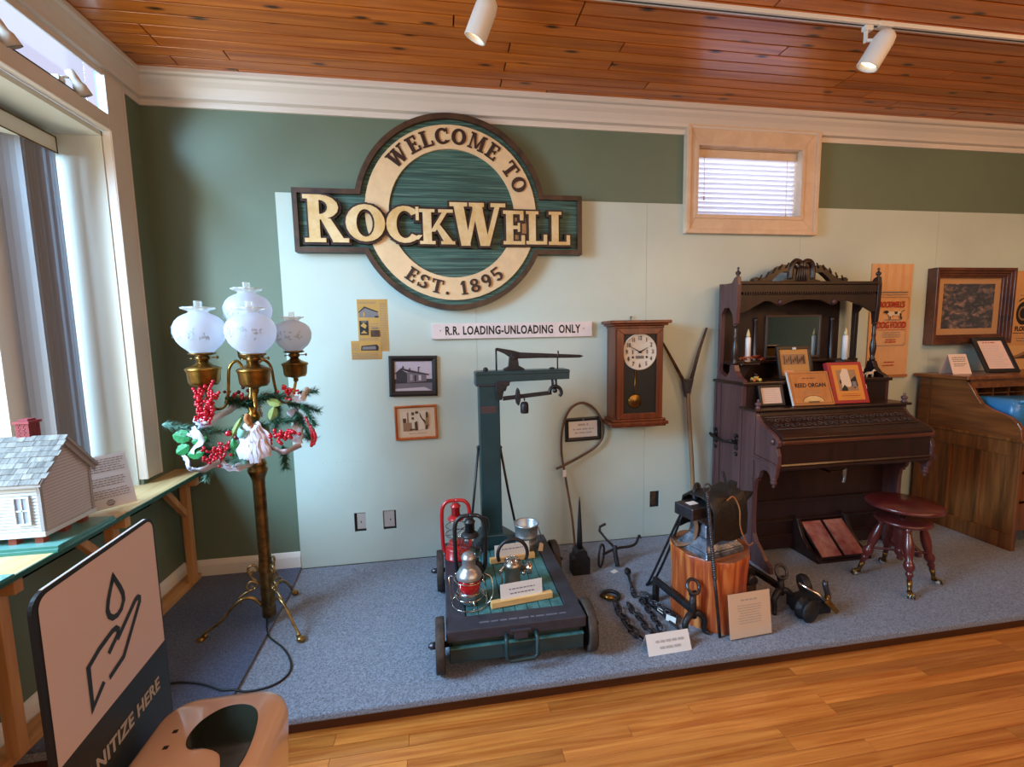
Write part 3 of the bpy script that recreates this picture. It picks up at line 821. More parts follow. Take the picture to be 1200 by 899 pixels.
# depot photograph
m_sky = mat('photo_pale_grey', C(196, 190, 206), .35); m_g2 = mat('photo_mid_grey', C(118, 114, 126), .35); m_g3 = mat('photo_dark_grey', C(58, 56, 66), .35)
t, M, hw, hh = framed('framed_photo', 'black framed photo of a railway depot, upper of the two small pictures', 'picture', -.346, 1.142, -.030, 1.413, .036, .022, m_black, 0, radians(-1.0))
MB(M).quad((-hw, -hh, 0), (hw, -hh, 0), (hw, hh, 0), (-hw, hh, 0)).build('photograph', m_sky, t)
flat('printed_picture', M, [(m_g2, R4(-hw, -hh, hw, -.04)), (m_sky, [(-hw, -hh), (hw, -hh), (hw * .6, -.075), (-hw, -.085)]), (m_g3, [(-hw, -.05), (-hw, -.02), (hw, -.02), (hw, -.045)]),
    (m_g3, [(-.112, -.045), (-.112, .022), (-.078, .044), (-.04, .02), (-.04, -.045)]), (m_g2, [(-.042, -.045), (-.042, .026), (.085, .012), (.085, -.035)]), (m_g3, [(-.122, .018), (-.08, .054), (-.045, .046), (.102, .012), (.104, .004), (-.03, .026), (-.078, .044), (-.118, .014)]),
    (m_sky, R4(-.022, -.03, -.006, .01)), (m_g3, R4(.006, -.036, .018, .006)), (m_sky, R4(.034, -.03, .05, .006)), (m_g3, R4(-.072, .052, -.062, .066)), (m_g3, R4(-.028, .04, -.020, .054)), (m_g3, R4(.03, .024, .036, .062)), (m_g3, R4(.034, .056, .044, .062))], t)
MB(M).quad((-hw, -hh, .003), (hw, -hh, .003), (hw, hh, .003), (-hw, hh, .003)).build('glass', m_glass, t)
t, M, hw, hh = framed('framed_photo', 'orange wood framed sepia photo of people, lower of the two small pictures', 'picture', -.322, .846, -.042, 1.079, .016, .02, wood('orange_frame', C(150, 72, 28), C(196, 108, 52), (6, 6, 6), .35), 0, radians(.6))
MB(M).quad((-hw, -hh, 0), (hw, -hh, 0), (hw, hh, 0), (-hw, hh, 0)).build('mount', mat('cream_mount', C(214, 190, 160), .5), t)
m_s1 = mat('sepia_pale', C(216, 200, 178), .4); m_s2 = mat('sepia_mid', C(150, 116, 88), .4); m_s3 = mat('sepia_dark', C(84, 58, 44), .4)
flat('printed_picture', M, [(m_s1, R4(-.088, -.058, .086, .076)), (m_s2, R4(-.088, -.058, -.03, -.0)), (m_s3, R4(-.088, -.0, -.066, .03)), (m_s2, R4(-.06, .0, -.05, .07)), (m_s3, R4(-.03, .02, -.015, .036)), (m_s3, R4(-.03, .05, -.012, .07)), (m_s3, R4(-.005, .06, .016, .076)), (m_s3, [(-.01, -.055), (-.012, .0), (.006, .01), (.01, -.055)]),
    (m_s1, [(.012, -.05), (.018, .05), (.034, .06), (.05, .01), (.056, -.05)]), (m_s3, [(.024, .07), (.026, .04), (.06, .01), (.064, -.02), (.05, -.0), (.03, .03)]), (m_s2, R4(.064, -.03, .084, .06)), (m_s3, [(.058, -.05), (.062, -.02), (.078, -.02), (.074, -.05)]), (m_s3, R4(-.044, -.052, -.012, -.042)), (m_s3, R4(.066, .03, .078, .07))], t)
lines('printed_text', M, -.05, .07, [-.078], .003, m_s2, t, .1)
MB(M).quad((-hw, -hh, .003), (hw, -hh, .003), (hw, hh, .003), (-hw, hh, .003)).build('glass', m_glass, t)
# small framed card inside the bow
t, M, hw, hh = framed('framed_card', 'small black framed text card on the wall inside the bent wooden bow', 'card', .856, .772, 1.122, .942, .026, .016, m_black, 0, radians(1.2))
MB(M).quad((-hw, -hh, 0), (hw, -hh, 0), (hw, hh, 0), (-hw, hh, 0)).build('card', m_paper, t)
lines('printed_text', M, -.04, .045, [.024], .014, m_lgrey, t, .1, True); lines('printed_text', M, -.075, .08, [-.006, -.032], .010, m_lgrey, t, .2, True)
MB(M).lathe([(.007, .012), (.005, .018), (0, .02)], 8, (0, hh + .012, 0)).build('pin', m_tin, t)

# pendulum clock
ck = thing('wall_clock', 'walnut pendulum wall clock with a round white dial', 'clock', (1.345, 0, .885))
MB().box(1.170, -.150, .935, 1.522, 0, 1.575).build('case', m_clock, ck, bevel=.003)
mb = MB(); 
for (e, z0, z1) in ((.0, 1.568, 1.586), (.022, 1.586, 1.600), (.040, 1.600, 1.622)): mb.box(1.165 - e, -.155 - e * .8, z0, 1.527 + e, 0, z1)
mb.build('cornice', m_clock, ck, bevel=.006)
mb = MB()
for (e, z0, z1) in ((.014, .922, .940), (.030, .898, .922), (.016, .884, .898)): mb.box(1.165 - e, -.155 - e * .8, z0, 1.527 + e, 0, z1)
mb.build('base', m_clock, ck, bevel=.005)
mb = MB(); mitred(1.180, .942, 1.514, 1.565, .048, .040, .046, .038, -.166, -.150, mb)
door = mb.build('door', m_clock, ck, bevel=.003)
MB().box(1.226, -.1515, .98, 1.469, -.1505, 1.528).build('backing', m_black, door)
MB().lathe([(0, .0012), (.121, .0012), (.126, .004), (.120, .007), (.116, .004)], 48, (1.347, -.1515, 1.406), (0, -1, 0), caps=False).build('dial', mat('clock_dial_white', C(226, 216, 200), .5), ck)
dial = ck.children[-1]
Mc = wallM(1.347, 1.406, -.1560)
for k in range(1, 13):
    a = radians(90 - 30 * k)
    text(str(k), .040, m_ink, Mc @ Matrix.Translation((cos(a) * .094, sin(a) * .094, 0)), ck, 'numeral', .0004, .72, .0006)
flat('minute_track', Mc, [(m_grey, R4(-.030, -.046, .030, -.026))] + [(m_ink, arc2(sx * .050, -.036, .008, .008, 0, 330, 11)) for sx in (-1, 1)] + [(m_ink, R4(sx * .052 - .003, -.014, sx * .052 + .003, .014)) for sx in (-1, 1)], ck, z0=-.001)
mb = MB(Mc)
for (a, L, w) in ((152, .094, .004), (28, .066, .006)):
    u = Vector((cos(radians(a)), sin(radians(a)), 0)); v = Vector((-u.y, u.x, 0)); z = Vector((0, 0, .004))
    mb.quad(-u * .012 + v * w + z, -u * .012 - v * w + z, u * L - v * .0012 + z, u * L + v * .0012 + z)
mb.lathe([(.008, .002), (.008, .006), (0, .007)], 12)
mb.build('hand', m_ink, ck)
pn = MB().tube([(1.315, -.155, 1.28), (1.312, -.155, 1.07)], .004, 6).lathe([(0, -.004), (.044, -.002), (.050, .001), (.044, .004), (0, .008)], 28, (1.312, -.155, 1.066), (0, -1, 0), caps=False)
pn.build('pendulum', m_brass, ck)
MB().box(1.225, -.162, .979, 1.470, -.161, 1.528).build('glass', m_glass, ck)
MB().tube([(1.345, -.01, 1.622), (1.345, -.012, 1.648)], .003, 6).ball((1.345, -.012, 1.65), .007).build('hanger', m_brass2, ck)

# forked bar tool
fk = thing('forked_tool', 'tall forked wooden handled tool leaning between clock and organ', 'tool', (1.80, -.03, .3))
MB().tube([(1.585, -.02, 1.465), (1.66, -.03, 1.33), (1.742, -.04, 1.18)], [.008, .011, .014]).tube([(1.928, -.02, 1.565), (1.86, -.03, 1.38), (1.800, -.04, 1.18)], [.008, .011, .014]).build('tine', m_rust, fk)
MB().prism([(1.728, 1.196), (1.815, 1.196), (1.788, 1.06), (1.760, 1.06)], -.055, -.025, 'xz').build('socket', m_iron, fk, bevel=.003)
MB().tube(curve([(1.774, -.045, 1.09), (1.795, -.05, .8), (1.818, -.055, .5), (1.845, -.06, .02)]), .016, 8).build('handle', wood('grey_brown_handle', C(110, 80, 54), C(156, 122, 86), (20, 20, 1.5), .6), fk)

# bent bow
bw = thing('bent_bow', 'thin wooden rod bent into a loop leaning against the pale wall', 'tool', (.92, -.06, 0))
m_rod = wood('dark_bent_wood', C(70, 48, 34), C(118, 84, 58), (8, 8, 8), .5)
MB().tube(curve([(.885, -.15, .002), (.87, -.12, .25), (.845, -.05, .52), (.822, -.03, .70), (.832, -.03, .88), (.885, -.03, 1.005), (.975, -.03, 1.052), (1.07, -.03, 1.00), (1.128, -.03, .89), (1.128, -.03, .80), (1.075, -.03, .725), (.96, -.03, .66), (.84, -.055, .615), (.775, -.06, .592)], 6), [.0085] * 78 + [.007], 7).build('rod', m_rod, bw)
MB().box(.822, -.064, .53, .846, -.058, .58).build('paper_tag', m_paper, bw)

# paper sacks and the aerial picture at the right
sk = thing('paper_sack', 'flattened brown paper sack printed with a dog and DOG FOOD', 'sack', (3.49, 0, 1.15))
mb = MB()
ncol, nrow = 10, 6
gx = [3.315 + (3.69 - 3.315) * i / ncol for i in range(ncol + 1)]; gz = [1.150 + .885 * j / nrow for j in range(nrow + 1)]
vs = [(x, -.007 - .004 * ((i % 2) if j > 3 else 0) - .0015 * sin(i * 1.3 + j), z) for j, z in enumerate(gz) for i, x in enumerate(gx)]
mb.add(vs, [(j * (ncol + 1) + i, j * (ncol + 1) + i + 1, (j + 1) * (ncol + 1) + i + 1, (j + 1) * (ncol + 1) + i) for j in range(nrow) for i in range(ncol)])
mb.box(3.315, -.004, 1.15, 3.69, 0, 2.035)
mb.build('sack_front', m_kraft, sk)
MB().box(3.312, -.016, 1.146, 3.694, -.0, 1.168).build('folded_base', mat('folded_kraft', C(160, 104, 62), .8), sk)
Ms = wallM(3.52, 1.60, -.0145)
def band(pts, w): 
    return [[pts[i], pts[(i + 1) % len(pts)], tuple(Vector(pts[(i + 1) % len(pts)]) * (1 - w)), tuple(Vector(pts[i]) * (1 - w))] for i in range(len(pts))]
lab_o = [(-.15, -.20), (.12, -.20), (.135, -.185), (.135, -.0), (.15, .02), (.15, .165), (.135, .18), (-.15, .18)]
flat('printed_border', Ms, [(m_grey, p) for p in band(lab_o, .018)] + [(m_grey, R4(-.15, .195, .13, .199)), (m_grey, R4(-.15, .212, .13, .222)), (m_redink, R4(-.13, -.078, .13, -.074))], sk, step=.00002)
text("ROCKWELL'S", .062, m_redink, Ms @ Matrix.Translation((-.008, .120, .0008)), sk, xs=.62, bold=.002)
text('DOG FOOD', .072, m_redink, Ms @ Matrix.Translation((-.004, -.040, .0008)), sk, xs=.68, bold=.002)
dog = [(-.085, .062), (-.075, .072), (-.05, .074), (-.045, .066), (.06, .068), (.10, .078), (.104, .074), (.075, .058), (.078, .035), (.09, .01), (.078, .008), (.06, .035), (.0, .038), (-.012, .034), (-.012, .006), (-.026, .006), (-.03, .034), (-.05, .05)]
flat('printed_dog', Ms, [(m_s1, dog), (m_ink, [(-.085, .062), (-.075, .074), (-.05, .076), (-.035, .060), (-.055, .05)]), (m_ink, [(.012, .066), (.045, .067), (.04, .046), (.018, .046)]), (m_ink, [(.06, .05), (.078, .058), (.08, .03), (.09, .01), (.074, .008)]), (m_ink, R4(-.026, .006, -.018, .03)), (m_grey, R4(-.07, .0, .09, .005)), (m_ink, [(.07, .064), (.104, .08), (.106, .076), (.078, .06)])], sk)
lines('printed_text', Ms, -.10, .10, [-.10, -.118, -.134], .005, m_grey, sk, .3, True); lines('printed_text', Ms, -.06, .05, [-.158, -.175, -.335, -.36], .008, m_redink, sk, .4, True)

def deepframe():
    t = thing('aerial_picture', 'wide brown framed aerial view above the oak desk', 'picture', (4.195, 0, 1.40))
    x0, x1, z0, z1 = 3.835, 4.60, 1.40, 2.0
    mb = MB()
    for (e, w, ya, yb) in ((0, .022, -.075, 0), (.022, .018, -.062, 0), (.04, .018, -.05, 0), (.058, .018, -.038, 0)):
        mitred(x0 + e, z0 + e, x1 - e, z1 - e, w, w, w, w, ya, yb, mb)
    mb.build('frame', wood('brown_stepped_frame', C(60, 30, 18), C(112, 62, 38), (7, 7, 7), .4, .2), t, bevel=.002)
    MB().box(x0 + .07, -.022, z0 + .07, x1 - .07, -.018, z1 - .07).build('mount', mat('tan_mount', C(196, 150, 104), .6), t)
    m_air = wood('aerial_photo_print', C(48, 50, 62), C(168, 136, 126), (13, 13, 24), .35, bump=0, c3=C(74, 70, 80))
    MB().box(x0 + .135, -.0245, z0 + .125, x1 - .135, -.022, z1 - .12).build('photograph', m_air, t)
    MB().box(x0 + .07, -.033, z0 + .07, x1 - .07, -.032, z1 - .07).build('glass', m_glass, t)
    MB().box(4.10, -.0775, z0 + .004, 4.20, -.075, z0 + .018).build('name_plate', m_brass2, t)
deepframe()
sk2 = thing('paper_sack', 'brown paper flour sack with a dark oval emblem at the right edge', 'sack', (4.93, 0, 1.36))
MB().prism([(4.61, 1.40), (4.64, 1.355), (5.36, 1.355), (5.36, 1.985), (4.64, 1.985)], -.012, -.004, 'xz').build('sack_front', m_kraft, sk2)
Mk = wallM(4.79, 1.60, -.0125)
flat('printed_emblem', Mk, [(m_ink, arc2(0, .04, .072, .095, 0, 350, 24)), (m_s2, arc2(0, .04, .05, .06, 0, 350, 16)), (m_ink, arc2(0, .04, .036, .044, 0, 350, 16)), (m_ink, R4(-.09, -.125, .09, -.120))] + [(m_ink, p) for p in ringpolys(0, .05, .092, .118, .084, .108, 50, 130, 10)], sk2)
text('FLOUR', .052, m_ink, Mk @ Matrix.Translation((0, -.088, .0008)), sk2, xs=.9, bold=.002)
lines('printed_text', Mk, -.06, .06, [-.17, -.19], .006, m_grey, sk2, .3, True); lines('printed_text', Mk, -.05, .05, [.185], .006, m_grey, sk2, .2, True)
# ================================================================== WALL SHELF, LEFT
SHZ = .735
sh = thing('wall_shelf', 'long plywood shelf with a green front edge on lumber trestles along the left wall', 'shelf', (-1.6, -1.0, 0))
MB().box(BAYX + .012, -4.6, SHZ - .014, -1.492, -.001, SHZ).build('shelf_board', m_ply, sh)
m_greened = mat('green_edge_paint', C(30, 78, 62), .4)
MB().box(-1.492, -4.6, SHZ - .018, -1.484, -.001, SHZ + .001).build('front_edge', m_greened, sh)
for k, y in enumerate((-.125, -.74, -1.30, -2.0)):
    MB().box(-1.595, y - .02, .042, -1.553, y + .02, SHZ - .014).build('post', m_lumber, sh, bevel=.002)
    if k != 2:
        MB().prism([(y - .022, .47), (y - .022, .52), (y - .20, SHZ - .015), (y - .245, SHZ - .015)], -1.592, -1.560, 'yz').build('brace', m_lumber, sh, bevel=.002)
    MB().box(-1.683, y - .018, SHZ - .075, -1.50, y + .018, SHZ - .016).build('bracket_arm', m_lumber, sh, bevel=.002)
MB().box(-1.66, -2.4, .014, -1.580, -.02, .048).build('floor_rail', m_rail, sh, bevel=.003)

# teal slabs under the model house and along the shelf
m_tealg = mat('teal_glass_edge', C(28, 110, 96), .12, coat=.6, var=.08)
m_tealt = mat('teal_slab_top', C(108, 158, 148), .2, coat=.5)
def slab(x0, y0, x1, y1, z0, z1, lab):
    t = thing('glass_slab', lab, 'glass slab', ((x0 + x1) / 2, (y0 + y1) / 2, z0))
    MB().box(x0, y0, z0, x1, y1, z1 - .001).build('edge', m_tealg, t)
    MB().box(x0 + .002, y0 + .002, z1 - .001, x1 - .002, y1 - .002, z1).build('top', m_tealt, t)
slab(BAYX + .05, -1.158, -1.478, -.845, SHZ, SHZ + .013, 'thick teal glass slab under the white model house')
slab(BAYX + .05, -1.150, -1.481, -.850, SHZ + .0135, SHZ + .024, 'second teal glass slab, lying on the first under the model house')
slab(BAYX + .05, -1.75, -1.478, -1.335, SHZ, SHZ + .012, 'teal glass slab at the left frame edge, nearest the sanitizer sign')

# model house
HX = -1.545; HY0, HY1 = -1.117, -.865; HZ0, HZE, HZR = .800, 1.018, 1.155; HXL = BAYX + .06
hs = thing('model_house', 'white clapboard model house with grey shingle roof on brick piers', 'model house', (-1.76, -.99, .759))
m_hw = mat('house_white_paint', C(200, 205, 210), .6); m_hg = mat('house_weathered_trim', C(150, 144, 144), .6)
YM = (HY0 + HY1) / 2
mb = MB().prism([(HY0 + .006, HZ0), (HY1 - .006, HZ0), (HY1 - .006, HZE), (YM, HZR - .010), (HY0 + .006, HZE)], HXL, HX - .006, 'yz')
mb.build('wall_core', mat('shaded_clapboard_gap', C(120, 116, 118), .8), hs)
front = MB(); gable = MB(); nb = 17; bh = (HZE - HZ0) / nb
for k in range(nb):
    z = HZ0 + k * bh; zt = z + bh - .0024
    front.add([(HXL, HY0 + .0005, z), (HX, HY0 + .0005, z), (HX, HY0 + .004, zt), (HXL, HY0 + .004, zt), (HXL, HY0 + .0055, z), (HX, HY0 + .0055, z)], [(0, 1, 2, 3), (4, 5, 1, 0)]); front.mi[-1] = 1
kk = 0; z = HZ0
while z < HZR - .012:
    f = max(0.0, (z - HZE) / (HZR - HZE)); a = HY0 + (YM - HY0) * f + .002; b = HY1 - (HY1 - YM) * f - .002
    gable.add([(HX - .0003, a, z), (HX - .0003, b, z), (HX - .004, b, z + bh - .0024), (HX - .004, a, z + bh - .0024), (HX - .0055, a, z), (HX - .0055, b, z)], [(0, 1, 2, 3), (4, 5, 1, 0)]); gable.mi[-1] = 1
    z += bh
m_clap = mat('clapboard_underside_shade', C(112, 108, 110), .8)  # shadow line under each board, painted as a darker underside
front.build('clapboard', [m_hw, m_clap], hs, kind='stuff'); gable.build('clapboard', [mat('shaded_white_clapboard', C(186, 182, 184), .7), m_clap], hs, kind='stuff')  # gable boards coloured darker to paint the shaded end of the house
mb = MB().box(HX - .010, HY0 - .002, HZ0, HX + .002, HY0 + .010, HZE)
mb.build('corner_board', m_hg, hs)
mb = MB().box(HX - .010, HY1 - .01, HZ0, HX + .002, HY1 + .002, HZE); mb.build('corner_board', m_hg, hs)
MB().box(HXL, HY0 - .006, HZ0 - .012, HX + .006, HY1 + .006, HZ0 + .006).build('sill_board', m_hw, hs, bevel=.001)
# roof deck, rake boards, shingles
OV = .022; EX = HX + .022
def slope(s, t):   # s = side (-1 near, +1 far), t = 0 ridge .. 1 eave
    half = (HY1 - HY0) / 2 + OV
    return YM + s * half * t, HZR + .006 - t * (HZR - HZE) * half / ((HY1 - HY0) / 2)
mb = MB()
for s in (-1, 1):
    y0, z0 = slope(s, 0); y1, z1 = slope(s, 1)
    mb.prism([(y0, z0), (y1, z1), (y1, z1 - .010), (y0, z0 - .012)], HXL, EX, 'yz')
mb.build('roof_deck', m_hg, hs)
mb = MB()
for s in (-1, 1):
    y0, z0 = slope(s, 0); y1, z1 = slope(s, .98)
    mb.prism([(y0, z0 - .012), (y1, z1 - .010), (y1 - s * .004, z1 - .030), (y0, z0 - .036)], EX - .016, EX - .010, 'yz')
mb.build('rake_board', m_hg, hs)
m_shing = wood('grey_cedar_shingle', C(86, 81, 77), C(140, 134, 126), (60, 10, 10), .8, rand=.25, bump=.3)
rows = 9
loc0 = hs.location
shm = {}
for wdt in (.026, .034, .042, .050):
    shm[wdt] = MB().add([(0, 0, 0), (wdt - .001, 0, 0), (wdt - .001, .026, -.0005), (0, .026, -.0005), (0, 0, .0034), (wdt - .001, 0, .0034), (wdt - .001, .026, .0008), (0, .026, .0008)],
        [(0, 3, 2, 1), (4, 5, 6, 7), (0, 1, 5, 4), (1, 2, 6, 5), (2, 3, 7, 6), (3, 0, 4, 7)]).mesh('shingle', m_shing)
half = (HY1 - HY0) / 2 + OV
ang = math.atan2((HZR - HZE), (HY1 - HY0) / 2)
farr = MB()
for r in range(rows):
    t = (r + 1) / rows
    y, z = slope(-1, t)
    x = HXL - random.random() * .03
    while x < EX - .004:
        wdt = random.choice(list(shm)); 
        if x + wdt > EX: wdt = min(shm, key=lambda q: abs(q - (EX - x)))
        o = inst(shm[wdt], 'shingle', hs, Vector((x, y - random.random() * .002, z + .001)) - loc0, (ang, 0, 0))
        x += wdt
    y2, z2 = slope(1, t); y3, z3 = slope(1, t - 1 / rows)
    farr.prism([(y2, z2 + .004), (y2, z2), (y3, z3), (y3, z3 + .001)], HXL, EX, 'yz')
farr.build('far_shingles', m_shing, hs, kind='stuff')
y, z = slope(-1, 0)
# chimney with brick courses
cx0, cx1, cy0, cy1 = -1.697, -1.651, -.995, -.945
m_brickr = mat('dark_red_brick', C(134, 44, 50), .7, var=.15, vscale=60)
MB().box(cx0, cy0, 1.10, cx1, cy1, 1.222).build('chimney', mat('brick_joint', C(92, 34, 38), .8), hs)
ch = hs.children[-1]
mb = MB(); zz = 1.112; q = 0
while zz < 1.215:
    for k in range(3):
        a = cx0 + (cx1 - cx0) * (k - .25 * (q % 2)) / 2.6; b = a + .0155
        mb.box(max(a, cx0 - .001), cy0 - .0015, zz, min(b, cx1 + .001), cy0, zz + .006)
        a = cy0 + (cy1 - cy0) * (k - .25 * (q % 2)) / 2.6; b = a + .0165
        mb.box(cx1, max(a, cy0), zz, cx1 + .0015, min(b, cy1), zz + .006)
    zz += .0078; q += 1
mb.build('bricks', m_brickr, ch, kind='stuff')
MB().box(cx0 - .006, cy0 - .006, 1.214, cx1 + .006, cy1 + .006, 1.224).box(cx0 + .006, cy0 + .006, 1.224, cx1 - .006, cy1 - .006, 1.232).build('cap', m_brickr, ch)
for (px_, py_) in ((HX - .03, HY0 + .022), (HX - .12, HY0 + .022), (HX - .03, HY1 - .03), (HX - .03, YM), (HX - .21, HY0 + .022)):
    MB().box(px_ - .014, py_ - .014, .7592, px_ + .014, py_ + .014, HZ0 - .012).build('brick_pier', mat('pier_brick', C(146, 66, 46), .8, var=.2, vscale=50), hs)
# sash windows in the long wall
for wx in (-1.610, -1.735):
    f = MB(); x0, x1, z0, z1 = wx - .024, wx + .024, .842, .948
    mitred(x0 - .004, z0 - .004, x1 + .004, z1 + .004, .007, .007, .007, .007, HY0 - .006, HY0 + .002, f)
    f.box(x0, HY0 - .004, (z0 + z1) / 2 - .003, x1, HY0, (z0 + z1) / 2 + .003).box(wx - .002, HY0 - .004, z0, wx + .002, HY0, z1)
    fo = f.build('window', m_hw, hs)
    MB().box(x0, HY0 - .001, z0, x1, HY0 + .0, z1).build('pane', mat('grey_curtained_pane', C(150, 156, 168), .3), fo)

# printed notice in a slanted acrylic stand
dn = thing('notice_stand', 'slanted clear stand holding a printed notice beside the model house', 'notice', (-1.575, -.72, SHZ))
bl_, br_ = Vector((-1.628, -.800, .776)), Vector((-1.517, -.655, .742))
xd = (Vector((-1.513, -.650, 0)) - Vector((-1.640, -.800, 0)))
Md = basis((-1.572, -.720, SHZ + .006), xd, Vector((-.28, .24, 1)))
MB(Md).box(-.105, 0, 0, .105, .275, .0025).build('clear_front', m_glass, dn)
MB(Md).box(-.098, .012, -.002, .098, .268, -.0008).build('sheet', mat('grey_notice_sheet', C(206, 206, 206), .6), dn)
lines('printed_text', Md, -.085, .085, [.062 + k * .0115 for k in range(17) if k not in (4, 9, 10)], .004, m_grey, dn, .12)
flat('printed_mark', Md, [(m_grey, arc2(.0, .036, .017, .015, 0, 345, 16))] + [(m_paper, R4(-.016, .030 + k * .006, .016, .0315 + k * .006)) for k in range(3)], dn)
MB(Md).box(-.105, -.004, -.055, .105, 0, .0025).build('foot', m_glass, dn)

# ================================================================== BRASS LAMP STAND
PX, PY = -.970, -.585
lp = thing('floor_lamp', 'tall brass oil lamp stand with four frosted globe shades in the corner', 'lamp', (PX, PY, 0))
pole = [(.030, .045), (.034, .05), (.034, .07), (.0345, .30), (.035, .34), (.031, .36), (.031, .80), (.034, .815), (.040, .83), (.048, .85), (.050, .862), (.042, .878), (.046, .89), (.040, .905), (.030, .915), (.029, .96), (.024, .98), (.018, 1.0), (.016, 1.20), (.020, 1.215), (.024, 1.23), (.020, 1.25), (.014, 1.26), (.014, 1.45)]
MB().lathe(pole, 20, (PX, PY, 0), wob=lambda a, z: .035 * cos(8 * a) if z < .8 else 0).build('pole', m_brass2, lp)
MB().lathe([(.020, 1.10), (.026, 1.12), (.034, 1.14), (.028, 1.16), (.020, 1.17), (.026, 1.185), (.018, 1.20)], 20, (PX, PY, 0)).build('collar', m_brass, lp)
m_legb = mat('pale_brass', C(190, 158, 100), .32, .9, col2=C(120, 92, 54), vscale=24)
for (fx, fy) in ((-1.263, -.690), (-.757, -.775), (-.921, -.322)):
    d = Vector((fx - PX, fy - PY, 0)); L = d.length; d.normalize()
    def P(r, z): return tuple(Vector((PX, PY, 0)) + d * r + Vector((0, 0, z)))
    mb = MB()
    mb.tube(curve([P(.034, .115), P(.07, .165), P(.12, .175), P(.17, .140), P(.22, .085), P(L - .03, .05), P(L - .008, .032)], 6), [.010 - .0001 * k for k in range(37)], 8)
    leg = mb.build('leg', m_legb, lp)
    mb = MB()
    mb.tube(curve([P(.036, .31), P(.052, .345), P(.078, .340), P(.082, .312), P(.064, .302), P(.060, .322)], 5), .0062, 6)
    mb.tube(curve([P(.078, .318), P(.070, .28), P(.046, .25), P(.05, .22), P(.10, .205), P(.13, .185), P(.125, .155)], 5), .0062, 6)
    mb.tube(curve([P(.036, .235), P(.07, .26), P(.094, .24), P(.084, .21), P(.066, .218), P(.07, .234)], 5), .0055, 6)
    mb.build('scrollwork', m_legb, leg)
    MB().ball(P(L, .016), .017, 10, 6, (1.3, 1.3, .95)).ball(P(L - .02, .03), .013, 8, 5).build('claw_foot', m_legb, leg)
m_globe = bpy.data.materials.new('frosted_globe'); m_globe.use_nodes = True
nt = m_globe.node_tree; b = nt.nodes['Principled BSDF']
b.inputs['Base Color'].default_value = C(232, 236, 246); b.inputs['Roughness'].default_value = .32; b.inputs['Alpha'].default_value = .72
b.inputs['Transmission Weight'].default_value = 0.0
tr_ = nt.nodes.new('ShaderNodeBsdfTranslucent'); tr_.inputs[0].default_value = C(226, 232, 245)
mxs = nt.nodes.new('ShaderNodeMixShader'); mxs.inputs[0].default_value = .45
nt.links.new(b.outputs[0], mxs.inputs[1]); nt.links.new(tr_.outputs[0], mxs.inputs[2]); nt.links.new(mxs.outputs[0], nt.nodes['Material Output'].inputs[0])
m_etch = mat('etched_grey_pattern', C(168, 182, 194), .5)
def font(x, y, z, s, parent=lp, gs=1.0):
    """oil font, burner, frosted globe and chimney; z = underside of the font"""
    o = (x, y, z)
    f = MB().lathe([(r * s, h * s) for r, h in ((.010, -.03), (.016, -.02), (.014, -.008), (.030, 0), (.058, .004), (.066, .02), (.072, .07), (.076, .078), (.079, .084), (.074, .090), (.050, .100), (.030, .112), (.024, .122))], 24, o, wob=lambda a, h: .03 * cos(12 * a) if .005 < h < .068 * s else 0)
    fo = f.build('font', m_brass, parent)
    bo = MB().lathe([(r * s, h * s) for r, h in ((.022, .120), (.026, .126), (.032, .132), (.032, .146), (.024, .150), (.048, .153), (.058, .156), (.060, .162), (.057, .165), (.02, .165))], 24, o).build('burner', m_brass2, fo)
    mb = MB().tube([(x + .03 * s, y - .01, z + .139 * s), (x + .072 * s, y - .012, z + .141 * s)], .003, 6).lathe([(0, -.003), (.008, -.003), (.008, .003), (0, .003)], 10, (x + .074 * s, y - .012, z + .141 * s), (1, 0, 0)).tube([(x - .03 * s, y - .01, z + .139 * s), (x - .055 * s, y - .01, z + .135 * s)], .003, 6)
    mb.build('wick_knob', m_brass2, fo)
    g = .163 * s
    prof = [(.052, 0), (.054, .007), (.066, .018), (.086, .036), (.103, .060), (.113, .088), (.1165, .112), (.1135, .138), (.103, .162), (.086, .181), (.064, .194), (.049, .200), (.043, .206)]
    gl = MB().lathe([(r * gs, g + h * gs) for r, h in prof], 32, o, caps=False).build('globe', m_globe, parent)
    rim = [(.042, .204), (.044, .210), (.056, .217), (.068, .222), (.073, .229), (.066, .231)]
    MB().lathe([(r * gs, g + h * gs) for r, h in rim], 40, o, caps=False, wob=lambda a, h: (.09 * cos(9 * a) if h > g + .215 * gs else .0)).build('ruffled_rim', m_glassr, gl)
    MB().lathe([(.017 * gs, g + .02), (.024 * gs, g + .06 * gs), (.020 * gs, g + .12 * gs), (.0185 * gs, g + .20 * gs), (.0185 * gs, g + .262 * gs)], 20, o, caps=False).build('chimney', m_chim, gl)
    mb = MB()      # etched sprigs on the globe's front
    for aa in (-118, -88, -58, -148):
        for k in range(9):
            a = radians(aa + random.uniform(-10, 10)); h = random.uniform(.07, .13)
            rr = .1172 * gs
            p = Vector((x + rr * cos(a), y + rr * sin(a), z + g + h * gs)); tn = Vector((-sin(a), cos(a), 0)); up = Vector((0, 0, 1))
            w = .007 + random.random() * .006; q = random.uniform(-1, 1)
            dd = (tn * q + up * (1 - abs(q))).normalized(); e = dd.cross(Vector((cos(a), sin(a), 0)))
            mb.quad(tuple(p - dd * w), tuple(p - e * w * .4), tuple(p + dd * w), tuple(p + e * w * .4))
    mb.build('etched_pattern', m_etch, gl, kind='stuff')
m_glassr = mat('ruffled_glass', C(220, 228, 228), .12, coat=.6)
m_glassr.node_tree.nodes['Principled BSDF'].inputs['Alpha'].default_value = .55
m_chim = mat('chimney_glass', C(222, 232, 232), .08, coat=.6)
m_chim.node_tree.nodes['Principled BSDF'].inputs['Alpha'].default_value = .30
